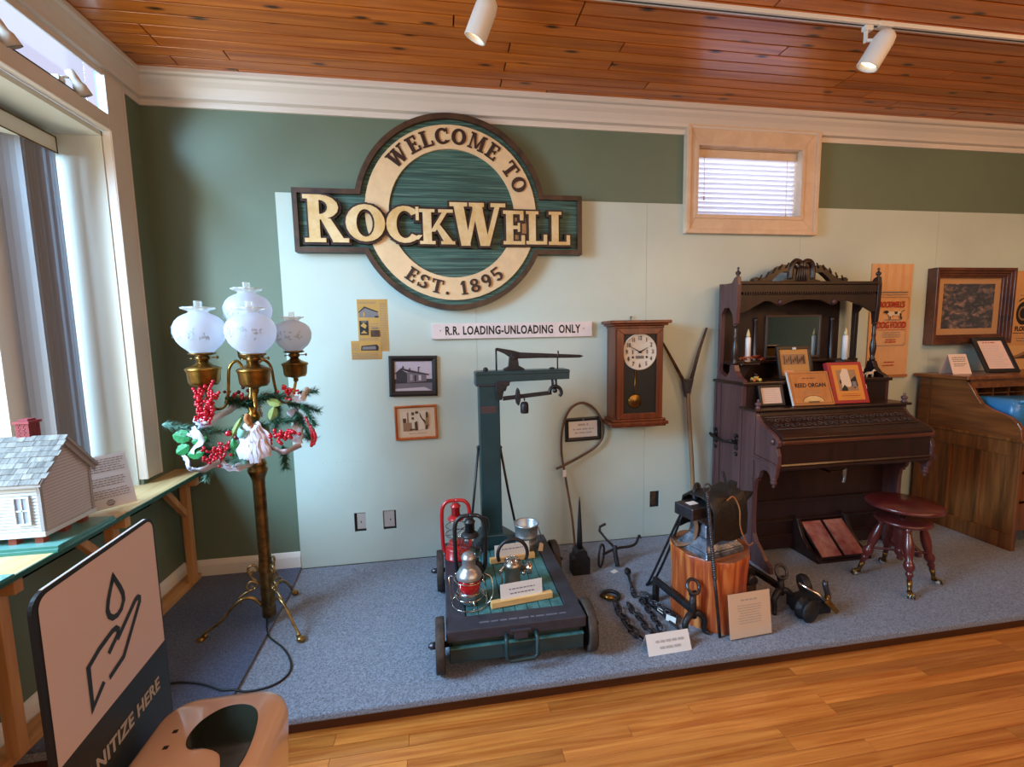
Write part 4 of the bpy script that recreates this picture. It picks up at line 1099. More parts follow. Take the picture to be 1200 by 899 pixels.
def arm(dx, dy, zf, s, gs):
    d = Vector((dx, dy, 0)); R = d.length; d.normalize(); q_ = min(1, R / .235)
    def P(r, z): return tuple(Vector((PX, PY, 0)) + d * r + Vector((0, 0, z)))
    MB().tube(curve([P(.018, 1.30), P(.030, 1.385), P(.065 * q_, 1.430), P(.105 * q_, 1.395), P(.118 * q_, 1.30), P(.135 * q_, 1.215), P(.175 * q_, 1.19), P(R - .03 * q_, 1.21), P(R, zf - .02)], 6), .0075, 8).build('arm', m_brass, lp)
    MB().tube(curve([P(.02, 1.20), P(.06, 1.25), P(.09, 1.24), P(.085, 1.215), P(.07, 1.222)], 5), .005, 6).build('scroll', m_brass, lp)
    p = P(R, zf); font(p[0], p[1], p[2], s, lp, gs)
arm(-.200, -.035, 1.312, 1.0, .97)
arm(.056, -.095, 1.304, 1.0, .97)
arm(.166, .170, 1.326, .88, .82)
font(PX - .002, PY + .04, 1.432, .9, lp, .95)
cd_ = MB().tube(curve([(PX - .01, PY, .03), (-.980, -.60, .022), (-.933, -.710, .009), (-.839, -.806, .006), (-.782, -.883, .006), (-.747, -.959, .006), (-.749, -1.023, .006), (-.795, -1.071, .006), (-.886, -1.088, .008), (-.945, -1.08, .019), (-1.0, -1.073, .020), (-1.106, -1.019, .020), (-1.231, -.991, .020), (-1.40, -1.02, .020)], 6), .0045, 6)
cd_.build('power_cord', m_cord, lp)

# ------------------------------------------------------------------ garland round the lamp
GY = -.60
gd = thing('christmas_garland', 'christmas garland of fir, berries and white ribbon wound round the lamp arms', 'garland', (PX, PY, 1.08))
m_needle = mat('fir_green', C(62, 112, 80), .6, col2=C(34, 74, 54), vscale=40)
m_needle2 = mat('frosted_fir_green', C(150, 188, 170), .6, col2=C(70, 124, 98), vscale=40)
m_leaf = mat('bright_green_leaf', C(44, 136, 70), .5); m_olive = mat('olive_leaf', C(128, 140, 62), .6)
m_twig = mat('twig', C(84, 66, 40), .8); m_berry = mat('red_berry', C(196, 18, 40), .25, coat=.4); m_berryd = mat('dark_berry', C(96, 16, 34), .3)
m_ribbon = mat('white_ribbon', C(226, 226, 240), .5); m_ribp = mat('sheer_pink_white_ribbon', C(214, 200, 208), .5)
def sprig(p0, p1, p2, n, L, m):
    path = curve([p0, p1, p2], 8); mb = MB(); k = len(path)
    mb.cur = 0; mb.tube(path, .0028, 5); mb.cur = 1
    n *= 4
    for i in range(n):
        f = (i + .5) / n * (k - 1); a = int(f); t = f - a
        p = path[a].lerp(path[min(a + 1, k - 1)], t); d = (path[min(a + 1, k - 1)] - path[max(a - 1, 0)]).normalized()
        u = d.orthogonal().normalized(); w = d.cross(u); an = random.random() * 2 * pi
        o = (u * cos(an) + w * sin(an)); v = (o * .85 + d * .6).normalized() * L * 1.35 * random.uniform(.75, 1.1)
        s = o.cross(d).normalized() * .0023
        mb.add([p - s, p + s, p + v], [(0, 1, 2)])
    return mb.build('fir_sprig', [m_twig, m], gd)
for a in (((-1.376, GY - .03, 1.128), (-1.29, GY, 1.10), (-1.16, GY, 1.080), 110, .034, m_needle2),
          ((-1.20, GY, 1.065), (-1.14, GY - .02, 1.075), (-1.06, GY - .02, 1.083), 60, .030, m_needle2),
          ((-1.26, GY, 1.02), (-1.15, GY - .04, .985), (-1.02, GY - .05, .99), 120, .042, m_needle2),
          ((-1.175, GY - .02, .90), (-1.18, GY - .04, .872), (-1.19, GY - .05, .840), 50, .03, m_needle2),
          ((-.99, GY - .05, 1.03), (-.975, GY - .06, .99), (-.985, GY - .07, .93), 90, .042, m_needle2),
          ((-1.12, GY + .10, 1.20), (-1.03, GY + .06, 1.215), (-.93, GY + .02, 1.225), 130, .040, m_needle),
          ((-.93, GY - .03, 1.24), (-.86, GY - .03, 1.245), (-.78, GY - .02, 1.235), 110, .042, m_needle),
          ((-.84, GY - .02, 1.22), (-.83, GY - .04, 1.16), (-.85, GY - .05, 1.07), 90, .034, m_needle),
          ((-.80, GY, 1.20), (-.735, GY, 1.19), (-.645, GY, 1.160), 110, .034, m_needle),
          ((-.74, GY, 1.26), (-.70, GY, 1.255), (-.655, GY, 1.262), 60, .030, m_needle),
          ((-.76, GY, 1.16), (-.725, GY - .02, 1.10), (-.690, GY - .02, 1.02), 120, .036, m_needle),
          ((-.80, GY, 1.03), (-.735, GY, 1.03), (-.68, GY, 1.005), 90, .034, m_needle),
          ((-.835, GY, .985), (-.830, GY, .93), (-.828, GY, .862), 100, .036, m_needle),
          ((-1.00, GY - .06, 1.16), (-.94, GY - .07, 1.12), (-.88, GY - .05, 1.10), 70, .034, m_needle)): sprig(*a)
for a in (((-1.33, GY - .02, 1.075), (-1.25, GY - .02, 1.06), (-1.17, GY - .02, 1.03), 100, .036, m_needle2),
          ((-1.22, GY - .03, .985), (-1.16, GY - .05, .955), (-1.08, GY - .06, .93), 100, .036, m_needle2),
          ((-1.05, GY - .05, 1.00), (-1.03, GY - .06, .955), (-1.04, GY - .07, .92), 80, .036, m_needle2),
          ((-1.10, GY + .02, 1.235), (-1.04, GY - .01, 1.225), (-.97, GY - .02, 1.215), 100, .038, m_needle),
          ((-.88, GY - .05, 1.14), (-.82, GY - .05, 1.12), (-.76, GY - .03, 1.12), 100, .036, m_needle),
          ((-.73, GY - .02, 1.20), (-.69, GY - .03, 1.15), (-.665, GY - .03, 1.09), 100, .034, m_needle)): sprig(*a)
def berries(pts, m, r=.0075):
    mb = MB(); tw = MB()
    for p in pts: mb.ball(p, r * random.uniform(.85, 1.15), 8, 5)
    return mb.build('berry_cluster', m, gd, kind='stuff')
pts = []
for k in range(11):         # long drooping spray under the left font
    top = Vector((-1.222 + .013 * k, GY - .03 - .006 * k, 1.335 if k in (2, 6, 7) else 1.30 - .003 * k)); bot = Vector((-1.190 + .006 * k, GY - .06, 1.125 + .008 * abs(k - 4)))
    for i in range(17):
        t = i / 16; p = top.lerp(bot, t) + Vector((.02 * sin(t * 3 + k), random.uniform(-.012, .012), 0))
        pts.append(tuple(p + Vector((random.uniform(-.009, .009), random.uniform(-.009, .009), random.uniform(-.004, .004)))))
berries(pts, m_berry, .0082)
def cl(c, n, rx, rz): return [(c[0] + random.gauss(0, rx), c[1] + random.gauss(-.02, .01), c[2] + random.gauss(0, rz)) for _ in range(n)]
berries(cl((-1.155, GY - .06, .955), 26, .014, .028), m_berry); berries(cl((-1.092, GY - .07, .985), 34, .022, .022), m_berry)
berries(cl((-.795, GY - .06, 1.055), 46, .034, .015), m_berry, .0095); berries(cl((-.765, GY - .03, 1.275), 24, .020, .016), m_berry)
berries([(-.705 + .028 * sin(k / 18 * 2.4), GY - .03 + random.uniform(-.006, .006), 1.13 - .150 * k / 18) for k in range(19)] + [(-.69 + .028 * sin(k / 12 * 2.4), GY - .035, 1.10 - .11 * k / 12) for k in range(13)], m_berry, .0085)
berries([(-1.10 + .022 * k, GY + .02, 1.275 + random.uniform(-.018, .02)) for k in range(8)], m_berryd, .0095); berries(cl((-1.03, GY + .03, 1.25), 12, .03, .012), m_berry)
for p, r in (((-1.064, GY - .06, 1.072), .015), ((-1.075, GY - .07, 1.005), .016), ((-1.066, GY - .05, 1.022), .012)):
    MB().ball(p, r, 14, 9).build('round_berry', m_berry, gd)
for p in ((-1.03, GY - .06, 1.05), (-1.01, GY - .05, 1.055), (-1.005, GY - .07, .995)): MB().ball(p, .013, 12, 8).build('round_berry', m_berryd, gd)
def leaf(p, d, L, w, m):
    d = Vector(d).normalized(); s = d.cross(Vector((.2, -1, .3))).normalized(); p = Vector(p); n = s.cross(d) * .006
    vs = [p]; k = 8
    for i in range(1, k): 
        t = i / k; ww = w * sin(pi * t) ** .7 * (1 + .12 * (i % 2))
        vs += [p + d * L * t - s * ww, p + d * L * t + n, p + d * L * t + s * ww]
    vs.append(p + d * L)
    fs = [(0, 2, 1), (0, 3, 2)]
    for i in range(k - 2):
        a = 1 + 3 * i; fs += [(a, a + 1, a + 4, a + 3), (a + 1, a + 2, a + 5, a + 4)]
    a = 1 + 3 * (k - 2); e = len(vs) - 1; fs += [(a, a + 1, e), (a + 1, a + 2, e)]
    MB().add(vs, fs).build('leaf', m, gd)
for p, d, L, w, m in (((-1.24, GY - .04, 1.055), (-1, 0, .2), .09, .032, m_leaf), ((-1.25, GY - .05, 1.02), (-1, 0, -.6), .075, .026, m_leaf), ((-1.24, GY - .05, 1.035), (1, -.1, .3), .08, .028, m_leaf), ((-1.26, GY - .06, .975), (1, -.1, .1), .085, .026, m_leaf),
                      ((-1.00, GY - .05, 1.15), (-.5, -.1, -1), .12, .014, m_olive), ((-1.045, GY - .06, 1.05), (.1, -.1, -1), .12, .020, m_leaf), ((-.93, GY - .05, 1.12), (.7, -.2, -1), .10, .024, m_olive), ((-.88, GY - .05, 1.23), (1, -.2, -.3), .08, .02, m_olive), ((-.84, GY - .05, 1.20), (-.3, -.2, -1), .08, .02, m_olive)):
    leaf(p, d, L, w, m)
def ribbon(pts, w, m, up=(0, 0, 1), tw=0):
    path = curve(pts, 8); mb = MB(); vs = []
    for i, p in enumerate(path):
        d = (path[min(i + 1, len(path) - 1)] - path[max(i - 1, 0)]).normalized()
        u = Vector(up).lerp(Vector((.3, -.8, .4)), .5 + .5 * sin(tw * i / len(path) * pi)) if tw else Vector(up)
        u = (u - d * u.dot(d)).normalized()
        q = d.cross(u); ww = w * (1 + .16 * sin(i * 1.1))
        vs += [p + u * ww * (j / 6 - .5) + q * (.007 * (1 if j % 2 else -1) * (1 + .4 * sin(i * .9 + j)) + .004 * sin(i * .6)) for j in range(7)]
    mb.smooth = True
    mb.add(vs, [(7 * i + j, 7 * i + 7 + j, 7 * i + 8 + j, 7 * i + 1 + j) for i in range(len(path) - 1) for j in range(6)])
    mb.build('ribbon', m, gd)
ribbon([(-1.23, GY - .01, 1.12), (-1.18, GY - .05, 1.125), (-1.14, GY - .04, 1.13), (-1.07, GY + .03, 1.19), (-1.02, GY + .08, 1.21)], .062, m_ribbon, (0, -.3, 1), 1)
ribbon([(-1.25, GY - .02, 1.06), (-1.235, GY - .05, 1.09), (-1.20, GY - .06, 1.05), (-1.235, GY - .05, .99)], .05, m_ribbon, (.6, -.3, .8))
ribbon([(-1.29, GY - .02, .965), (-1.265, GY - .06, .94), (-1.235, GY - .07, .90), (-1.18, GY - .08, .902), (-1.10, GY - .07, .935)], .05, m_ribbon, (0, -.4, 1), 1)
ribbon([(-1.11, GY - .06, .925), (-1.06, GY - .08, .900), (-1.0, GY - .07, .905), (-.95, GY - .05, .93)], .045, m_ribp, (0, -.3, 1))
ribbon([(-.945, GY - .09, 1.12), (-.968, GY - .11, 1.04), (-.985, GY - .10, .945)], .072, m_ribbon, (1, -.2, 0))
ribbon([(-.94, GY - .09, 1.12), (-.928, GY - .115, 1.04), (-.932, GY - .11, .925)], .060, m_ribbon, (1, .1, 0))
ribbon([(-.94, GY - .09, 1.12), (-.905, GY - .11, 1.04), (-.882, GY - .10, .95)], .062, m_ribp, (1, .2, 0))
ribbon([(-.93, GY - .08, 1.12), (-.885, GY - .08, 1.06), (-.86, GY - .07, .985), (-.80, GY - .06, .965), (-.735, GY - .03, .985)], .045, m_ribp, (.5, -.2, .8), 1)
ribbon([(-.79, GY + .03, 1.17), (-.755, GY, 1.12), (-.75, GY - .02, 1.05), (-.76, GY - .02, 1.0)], .055, m_ribbon, (1, 0, 0))
ribbon([(-.78, GY - .02, 1.25), (-.735, GY - .03, 1.225), (-.705, GY - .02, 1.24), (-.69, GY, 1.28)], .035, m_ribbon, (0, -.3, 1))
ribbon([(-1.02, GY + .09, 1.205), (-.97, GY + .08, 1.17), (-.94, GY + .04, 1.14)], .03, m_ribp, (0, -.3, 1))
MB().lathe([(0, 0), (.02, .006), (.026, .03), (.024, .055)], 14, (-.99, GY - .10, 1.055), (.5, -.2, 1), caps=False).build('mint_ornament', mat('mint_ornament_glass', C(142, 206, 190), .25, coat=.4), gd)
MB().tube(curve([(-.955, GY - .09, 1.17), (-.96, GY - .10, 1.145), (-.945, GY - .10, 1.12)], 5), .012, 7).tube([(-.952, GY - .09, 1.16), (-.935, GY - .10, 1.10)], .008, 6).build('raffia_tie', m_rope, gd)

# ================================================================== SANITIZER STAND, NEAR LEFT
A0 = Vector((-.535, -2.413, 0)); U = Vector((-.020, .281, 0)).normalized(); NRM = Vector((U.y, -U.x, 0))
st = thing('sanitizer_stand', 'hand sanitizer stand with a SANITIZE HERE placard and a pump dispenser at lower left', 'sanitizer stand', (A0.x + .06, -2.27, ZF))
Mp = basis(A0 + Vector((0, 0, 1.2)), U, (0, 0, 1))      # local x along the placard, y up, z out of its face
def rrect(x0, y0, x1, y1, r, n=6):
    return arc2(x1 - r, y1 - r, r, r, 0, 90, n) + arc2(x0 + r, y1 - r, r, r, 90, 180, n) + arc2(x0 + r, y0 + r, r, r, 180, 270, n) + arc2(x1 - r, y0 + r, r, r, 270, 360, n)
mb = MB(Mp)
mb.prism(rrect(-.002, -.42, .284, 0, .022), -.005, 0, 'xy')
mb.build('placard', m_black, st)
m_plac = mat('placard_face_pinkish', C(212, 197, 204), .42)
flat('placard_face', Mp, [(m_plac, arc2(.261, -.024, .018, .018, 0, 90, 6) + arc2(.026, -.024, .018, .018, 90, 180, 6) + [(.006, -.252), (.279, -.252)])], st)
m_band = mat('slate_band', C(30, 42, 46), .4)
flat('placard_band', Mp, [(m_band, R4(.004, -.414, .280, -.252))], st)
MB(Mp).box(.02, .0002, -.005, .262, .0010, -.001).build('top_edge', m_white, st)
text('SANITIZE HERE', .034, m_lgrey, Mp @ Matrix.Translation((.141, -.316, .0014)), st, xs=.86, bold=.0006, spacing=1.08)
def stroke(pts, w, M=Mp, z=.0014):
    mb = MB(M); 
    P_ = [Vector(p) for p in pts]; vs = []
    for i, p in enumerate(P_):
        d1 = (P_[i] - P_[max(i - 1, 0)]); d2 = (P_[min(i + 1, len(P_) - 1)] - P_[i])
        d = (d1.normalized() if d1.length > 0 else d2.normalized()) + (d2.normalized() if d2.length > 0 else d1.normalized()); d.normalize()
        nn = Vector((-d.y, d.x)); base = d1.normalized() if d1.length > 0 else d2.normalized()
        k = 1 / max(.55, abs(nn.dot(Vector((-base.y, base.x)))))
        e = d * (w / 2) if i in (0, len(P_) - 1) else Vector((0, 0)); e = -e * .6 if i == 0 else e * .6
        vs += [(*(p + e - nn * w / 2 * k), z), (*(p + e + nn * w / 2 * k), z)]
    mb.add(vs, [(2 * i, 2 * i + 2, 2 * i + 3, 2 * i + 1) for i in range(len(P_) - 1)])
    return mb
drop = [(.155, -.054), (.145, -.071), (.138, -.084), (.133, -.099), (.136, -.111), (.144, -.119), (.155, -.121), (.166, -.117), (.174, -.106), (.174, -.094), (.168, -.079), (.155, -.054), (.150, -.063)]
hand1 = [(.104, -.202), (.080, -.228), (.078, -.160), (.092, -.136), (.124, -.108), (.138, -.106), (.148, -.112), (.150, -.124), (.124, -.150)]
hand2 = [(.152, -.118), (.205, -.104), (.214, -.107), (.215, -.116), (.172, -.166), (.124, -.206)]
mb = stroke(drop, .009); sym = mb.build('hand_and_drop_symbol', m_band, st)
hand1 = [(.105, -.204), (.078, -.223), (.079, -.157), (.105, -.146), (.138, -.1385), (.147, -.139), (.1525, -.145), (.150, -.152), (.127, -.166)]
hand2 = [(.150, -.158), (.204, -.124), (.211, -.123), (.216, -.127), (.215, -.134), (.158, -.197), (.122, -.205)]
stroke(hand1, .009).build('hand_and_drop_symbol', m_band, st); stroke(hand2, .009, z=.0016).build('hand_and_drop_symbol', m_band, st)
# post and foot
MB().box(A0.x - .065, -2.29, ZF + .012, A0.x - .035, -2.25, 1.0).build('post', m_black, st, bevel=.003)
MB().box(A0.x - .17, -2.42, ZF, A0.x + .17, -2.12, ZF + .012).build('foot_plate', m_black, st, bevel=.004)
# dispenser: rounded glossy body on the placard's face
dp = Vector((A0.x + .02, -2.28, .70))
bd_ = MB(); rings = []
def ring(z, x0, x1, hw, r, yc=-2.265):
    pts = rrect(x0, yc - hw, x1, yc + hw, r, 8); return [(a, b, z) for a, b in pts]
zs = [(.52, -.53, -.36, .105, .03), (.70, -.534, -.325, .108, .040), (.808, -.534, -.315, .110, .052), (.828, -.532, -.319, .106, .052), (.839, -.528, -.328, .098, .048), (.843, -.522, -.340, .086, .040)]
vs = []; fs = []
for z in zs: vs += ring(*z)
n = len(vs) // len(zs)
for i in range(len(zs) - 1):
    for j in range(n): fs.append((i * n + j, i * n + (j + 1) % n, (i + 1) * n + (j + 1) % n, (i + 1) * n + j))
fs += [tuple(range(n - 1, -1, -1)), tuple(range((len(zs) - 1) * n, len(zs) * n))]
bd_.smooth = True; bd_.add(vs, fs)
m_disp = mat('glossy_plastic_warm_reflection', C(226, 196, 172), .22, coat=.5)  # white plastic, with the warm ceiling reflection put into its colour
body = bd_.build('dispenser_body', m_disp, st)

mb = MB().prism([(p.x, p.y) for p in curve([(-.458, -2.262, 0), (-.452, -2.228, 0), (-.425, -2.203, 0), (-.388, -2.202, 0), (-.360, -2.222, 0), (-.347, -2.262, 0), (-.343, -2.31, 0), (-.350, -2.346, 0), (-.370, -2.340, 0), (-.388, -2.306, 0), (-.415, -2.290, 0), (-.445, -2.285, 0)], 6, True)], .8425, .8448, 'xy')
mb.build('sensor_window', mat('smoked_black_window', C(14, 12, 12), .06, coat=1.0), body, bevel=.001)
mb = MB()
for (x, y) in ((-.487, -2.243), (-.485, -2.275)): mb.box(x - .004, y - .0035, .8428, x + .004, y + .0035, .8434)
mb.build('screw_slot', m_ink, body)
# ================================================================== PLATFORM SCALE (on wheels)
DZ = .22
sc = thing('platform_scale', 'dark teal wheeled platform scale with tall column and weighing beam', 'scale', (.30, -.72, 0))
# deck frame and boards
mb = MB()
X0, X1, Y0, Y1 = -.022, .630, -1.158, -.270
mb.box(X0, Y0, .165, X1, Y0 + .105, DZ).box(X0, Y1 - .10, .165, X1, Y1, DZ).box(X0, Y0 + .105, .165, X0 + .094, Y1 - .10, DZ).box(X1 - .078, Y0 + .105, .165, X1, Y1 - .10, DZ)
mb.build('deck_frame', m_castrim, sc, bevel=.006)
bx = [.074 + (.550 - .074) * i / 8 for i in range(9)]
for i in range(8): MB().box(bx[i] + .0015, Y0 + .107, .195, bx[i + 1] - .0015, Y1 - .102, DZ - .004 - .001 * (i % 2)).build('board', m_deck, sc, bevel=.002)
MB().box(.072, Y0 + .100, .168, .552, Y1 - .10, .192).build('under_frame', m_black, sc)
mb = MB()
mb.box(X0 + .015, Y0 + .020, .125, X1 - .015, Y0 + .048, .168).box(X0 + .012, Y0 + .005, .060, X1 - .012, Y0 + .040, .128)
mb.box(X0 + .015, Y1 - .04, .06, X1 - .015, Y1 - .02, .168).box(X0 + .012, Y0 + .02, .06, X0 + .03, Y1 - .02, .168).box(X1 - .03, Y0 + .02, .06, X1 - .012, Y1 - .02, .168)
mb.build('skirt', m_teal, sc, bevel=.004)
MB().box(X0 + .012, Y0 + .003, .128, X1 - .012, Y0 + .03, .134).build('skirt_ledge', m_deck, sc)
mb = MB().tube([(.248, Y0 - .0, .176), (.246, Y0 - .028, .165), (.246, Y0 - .034, .085), (.262, Y0 - .036, .070), (.372, Y0 - .036, .072), (.388, Y0 - .034, .087), (.388, Y0 - .028, .165), (.386, Y0, .176)], .0095, 8)
mb.build('pull_handle', m_teal, sc)
MB().box(.285, Y0 - .008, .150, .350, Y0 + .02, .195).box(.270, Y0 - .01, .185, .365, Y0 + .01, .198).build('latch', m_castrim, sc, bevel=.003)
text('PLATFORM SCALE  No. 1895', .030, m_lgrey, basis((.33, Y0 + .045, DZ + .0006), (1, 0, 0), (0, 1, 0)), sc, xs=.8, name='cast_lettering') if False else None
lines('cast_lettering', basis((.33, Y0 + .035, DZ), (1, 0, 0), (0, 1, 0)), -.20, .22, [0], .011, mat('raised_letter_wear', C(112, 112, 126), .5, .3), sc, .02)
# wheels and axles
m_wheel = mat('rusty_cast_wheel', C(84, 70, 60), .7, .4, col2=C(50, 46, 44), vscale=20, bump=.2)
for (x, y, sgn) in ((-.050, -1.095, -1), (.660, -1.075, 1), (-.050, -.420, -1), (.660, -.42, 1)):
    wv = MB().lathe([(0, -.010), (.030, -.018), (.034, -.010), (.085, -.008), (.094, -.020), (.116, -.020), (.118, -.016), (.118, .016), (.116, .020), (.094, .020), (.085, .008), (.034, .010), (.030, .018), (0, .010)], 32, (x, y, .118), (sgn, 0, 0))
    wo = wv.build('wheel', m_wheel, sc)
    MB().lathe([(.016, .0), (.016, .030), (.010, .032), (.010, .040), (0, .040)], 12, (x + sgn * .016, y, .118), (sgn, 0, 0)).build('hub_nut', m_iron, wo)
MB().tube([(-.05, -1.095, .118), (.66, -1.075, .118)], .013, 8).tube([(-.05, -.42, .118), (.66, -.42, .118)], .013, 8).build('axle', m_iron, sc)
# column and its foot
CY0, CY1 = -.395, -.285
cxl, cxr = .214, .340
MB().box(cxl, CY0, .300, cxr, CY1, 1.262).build('column', m_teal, sc, bevel=.006)
MB().box(cxl - .018, CY0 - .010, 1.235, cxr + .020, CY1 + .02, 1.262).build('column_cap', m_castrim, sc, bevel=.004)
MB().prism([(.165, .222), (.165, .245), (cxl - .006, .312), (cxr + .006, .312), (.44, .250), (.44, .222)], CY0 - .03, CY1 + .01, 'xz').build('column_foot', m_teal, sc, bevel=.006)
text('PATENT', .030, mat('faded_red_stencil', C(110, 40, 34), .6), wallM(.277, 1.075, CY0 - .0008), sc, name='stencil', xs=.9) if False else None
flat('stencil_patch', wallM(.272, 1.09, CY0 - .0004), [(mat('faded_red_stencil', C(78, 44, 42), .6), R4(-.045, -.02, .045, .02)), (m_teal, R4(-.040, .004, .040, .008)), (m_teal, R4(-.040, -.010, .036, -.006))], sc)
MB().prism([(.195, 1.262), (.197, 1.316), (.208, 1.322), (.770, 1.322), (.776, 1.316), (.774, 1.262), (.42, 1.256), (.33, 1.244), (.20, 1.244)], CY0 - .012, CY1 + .005, 'xz').build('beam_shelf', m_teal, sc, bevel=.004)
MB().box(.195, CY0 - .016, 1.300, .776, CY1 + .008, 1.318).build('shelf_moulding', m_teal, sc, bevel=.004)
# top lever (black iron), its fulcrum, hook rod
YL = -.34
MB().prism([(.325, 1.455), (.335, 1.462), (.42, 1.446), (.48, 1.430), (.70, 1.416), (.80, 1.410), (.86, 1.406), (.885, 1.398), (.86, 1.388), (.78, 1.388), (.60, 1.392), (.47, 1.392), (.44, 1.394), (.41, 1.404), (.38, 1.424), (.345, 1.440), (.326, 1.444)], YL - .011, YL + .011, 'xz').build('top_lever', m_iron2, sc, bevel=.004)
MB().prism([(.372, 1.322), (.375, 1.332), (.405, 1.345), (.412, 1.402), (.425, 1.420), (.452, 1.420), (.462, 1.402), (.468, 1.350), (.500, 1.332), (.505, 1.322)], YL - .020, YL + .020, 'xz').lathe([(.010, -.026), (.010, .026)], 10, (.438, YL, 1.398), (0, 1, 0)).build('fulcrum', m_iron2, sc, bevel=.002)
MB().tube([(.331, YL, 1.452), (.331, YL, 1.322)], .006, 6).build('link_rod', m_iron2, sc)
MB().tube([(.716, YL, 1.322), (.716, YL, 1.385), (.716, YL - .013, 1.40), (.718, YL - .013, 1.424), (.720, YL, 1.432), (.722, YL + .013, 1.424)], .0045, 6).build('keeper_loop', m_iron, sc)
MB().ball((.262, YL - .02, 1.330), .016, 10, 6).ball((.680, YL, 1.326), .012, 8, 5, (1.6, 1, .6)).build('bolt', m_iron2, sc)
# beam below the shelf, poise, weight, shackle
MB().prism([(.318, 1.262), (.402, 1.262), (.398, 1.236), (.384, 1.230), (.376, 1.205), (.362, 1.200), (.352, 1.150), (.325, 1.148), (.312, 1.205), (.318, 1.240)], CY0 - .026, CY0 - .004, 'xz').build('beam_bracket', m_iron2, sc, bevel=.003)
YBm = CY0 - .030
MB().prism([(.355, 1.146), (.356, 1.172), (.655, 1.196), (.655, 1.172)], YBm - .006, YBm + .006, 'xz').build('beam', m_iron2, sc, bevel=.002)
MB().prism([(.436, 1.128), (.430, 1.160), (.437, 1.205), (.447, 1.222), (.456, 1.205), (.462, 1.160), (.456, 1.128), (.447, 1.112)], YBm - .020, YBm + .020, 'xz').build('poise', m_iron2, sc, bevel=.004)
MB().tube([(.486, YBm, 1.165), (.486, YBm, 1.140)], .004, 6).lathe([(.0, 0), (.022, .0), (.025, .006), (.025, .050), (.020, .066), (.008, .070), (0, .070)], 18, (.486, YBm, 1.065)).build('hanging_weight', m_iron2, sc)
mb = MB().tube([(.668, YBm + .03, 1.262), (.668, YBm + .02, 1.218)], .008, 8).tube([(.690, YBm + .03, 1.262), (.690, YBm + .02, 1.218)], .007, 8)
mb.tube(curve([(.640, YBm, 1.180), (.652, YBm, 1.212), (.680, YBm, 1.222), (.708, YBm, 1.206), (.716, YBm, 1.178), (.704, YBm, 1.160)], 5), .011, 8)
mb.ball((.676, YBm, 1.196), .016, 10, 6).build('shackle', m_iron2, sc)
# stay rods from column to deck
MB().tube([(.208, -.33, .846), (.165, -.31, .45), (.14, -.30, .225)], .008, 7).ball((.208, -.33, .846), .013).build('stay_rod', m_black, sc)
MB().tube([(.345, -.33, .835), (.392, -.31, .55), (.455, -.29, .225)], .008, 7).ball((.345, -.33, .838), .013).build('stay_rod', m_black, sc)

# ------------------------------------------------------------------ lanterns and cards on the deck
def lantern(name, lab, x, y, body, s=1.0, hand=None):
    t = thing(name, lab, 'lantern', (x, y, DZ))
    o = (x, y, DZ)
    MB().lathe([(.0, 0), (.070, 0), (.072, .004), (.072, .012), (.066, .016), (.067, .062), (.060, .070), (.040, .076), (.034, .090), (.044, .094), (.046, .100), (.036, .104), (0, .104)], 28, o).build('tank', body, t)
    MB().lathe([(.038, .102), (.054, .125), (.060, .155), (.055, .190), (.043, .225), (.037, .240)], 28, o, caps=False).build('globe', m_glass, t)
    MB().lathe([(.0, .262), (.028, .260), (.046, .246), (.050, .238), (.044, .236), (.040, .240)], 24, o).lathe([(.026, .258), (.026, .310), (.030, .312), (.030, .318), (.022, .322), (.022, .330), (0, .332)], 18, o).build('hood', body, t)
    mb = MB()
    for sgn in (-1, 1):
        mb.tube(curve([(x + sgn * .062, y, DZ + .030), (x + sgn * .078, y, DZ + .062), (x + sgn * .082, y, DZ + .15), (x + sgn * .082, y, DZ + .26), (x + sgn * .074, y, DZ + .315), (x + sgn * .046, y, DZ + .345), (x, y, DZ + .350)], 5), .0115, 8)
    mb.build('air_tube', body, t)
    mb = MB()
    for z, r in ((.145, .064), (.195, .060)):
        mb.tube([(x + r * cos(a), y + r * sin(a), DZ + z) for a in [2 * pi * k / 24 for k in range(24)]], .002, 5, True)
    mb.tube([(x - .06, y - .02, DZ + .145), (x + .0, y - .062, DZ + .17), (x + .058, y - .02, DZ + .195)], .002, 5)
    mb.build('globe_guard', m_iron, t)
    MB().tube([(x, y, DZ + .07), (x, y, DZ + .13)], .010, 8).build('burner', m_tin, t)
    if hand: MB().tube(curve(hand, 6), .0028, 6).build('bail_handle', m_iron, t)
    return t
lantern('barn_lantern', 'red barn lantern at the back left corner of the scale deck', .052, -.470, m_red)
lantern('barn_lantern', 'black barn lantern with a clear globe, between the red lantern and the caged one', .120, -.715, m_black, hand=[(.205, -.715, .44), (.225, -.74, .50), (.215, -.75, .56), (.16, -.74, .575)])
# caged signal lantern with a red lens
x, y = .098, -.945
t = thing('signal_lantern', 'nickel caged signal lantern with a red lens at the front left of the scale deck', 'lantern', (x, y, DZ))
o = (x, y, DZ)
MB().lathe([(0, .004), (.040, .004), (.044, .010), (.046, .045), (.050, .052), (.046, .058), (.038, .060)], 24, o).build('fuel_pot', m_tin, t)
MB().lathe([(.042, .058), (.052, .070), (.056, .095), (.053, .118), (.043, .130)], 28, o, caps=False).build('red_lens', m_redglass, t)
MB().lathe([(.044, .128), (.062, .132), (.064, .139), (.060, .152), (.048, .172), (.036, .180), (.033, .188), (.033, .225), (.037, .228), (.036, .234), (.028, .250), (.012, .258), (0, .259)], 28, o).build('hood', m_tin, t)
mb = MB()
def hoop(z, r): mb.tube([(x + r * cos(2 * pi * k / 32), y + r * sin(2 * pi * k / 32), DZ + z) for k in range(32)], .0026, 5, True)
hoop(.003, .088); hoop(.040, .070); hoop(.062, .058); hoop(.125, .072)
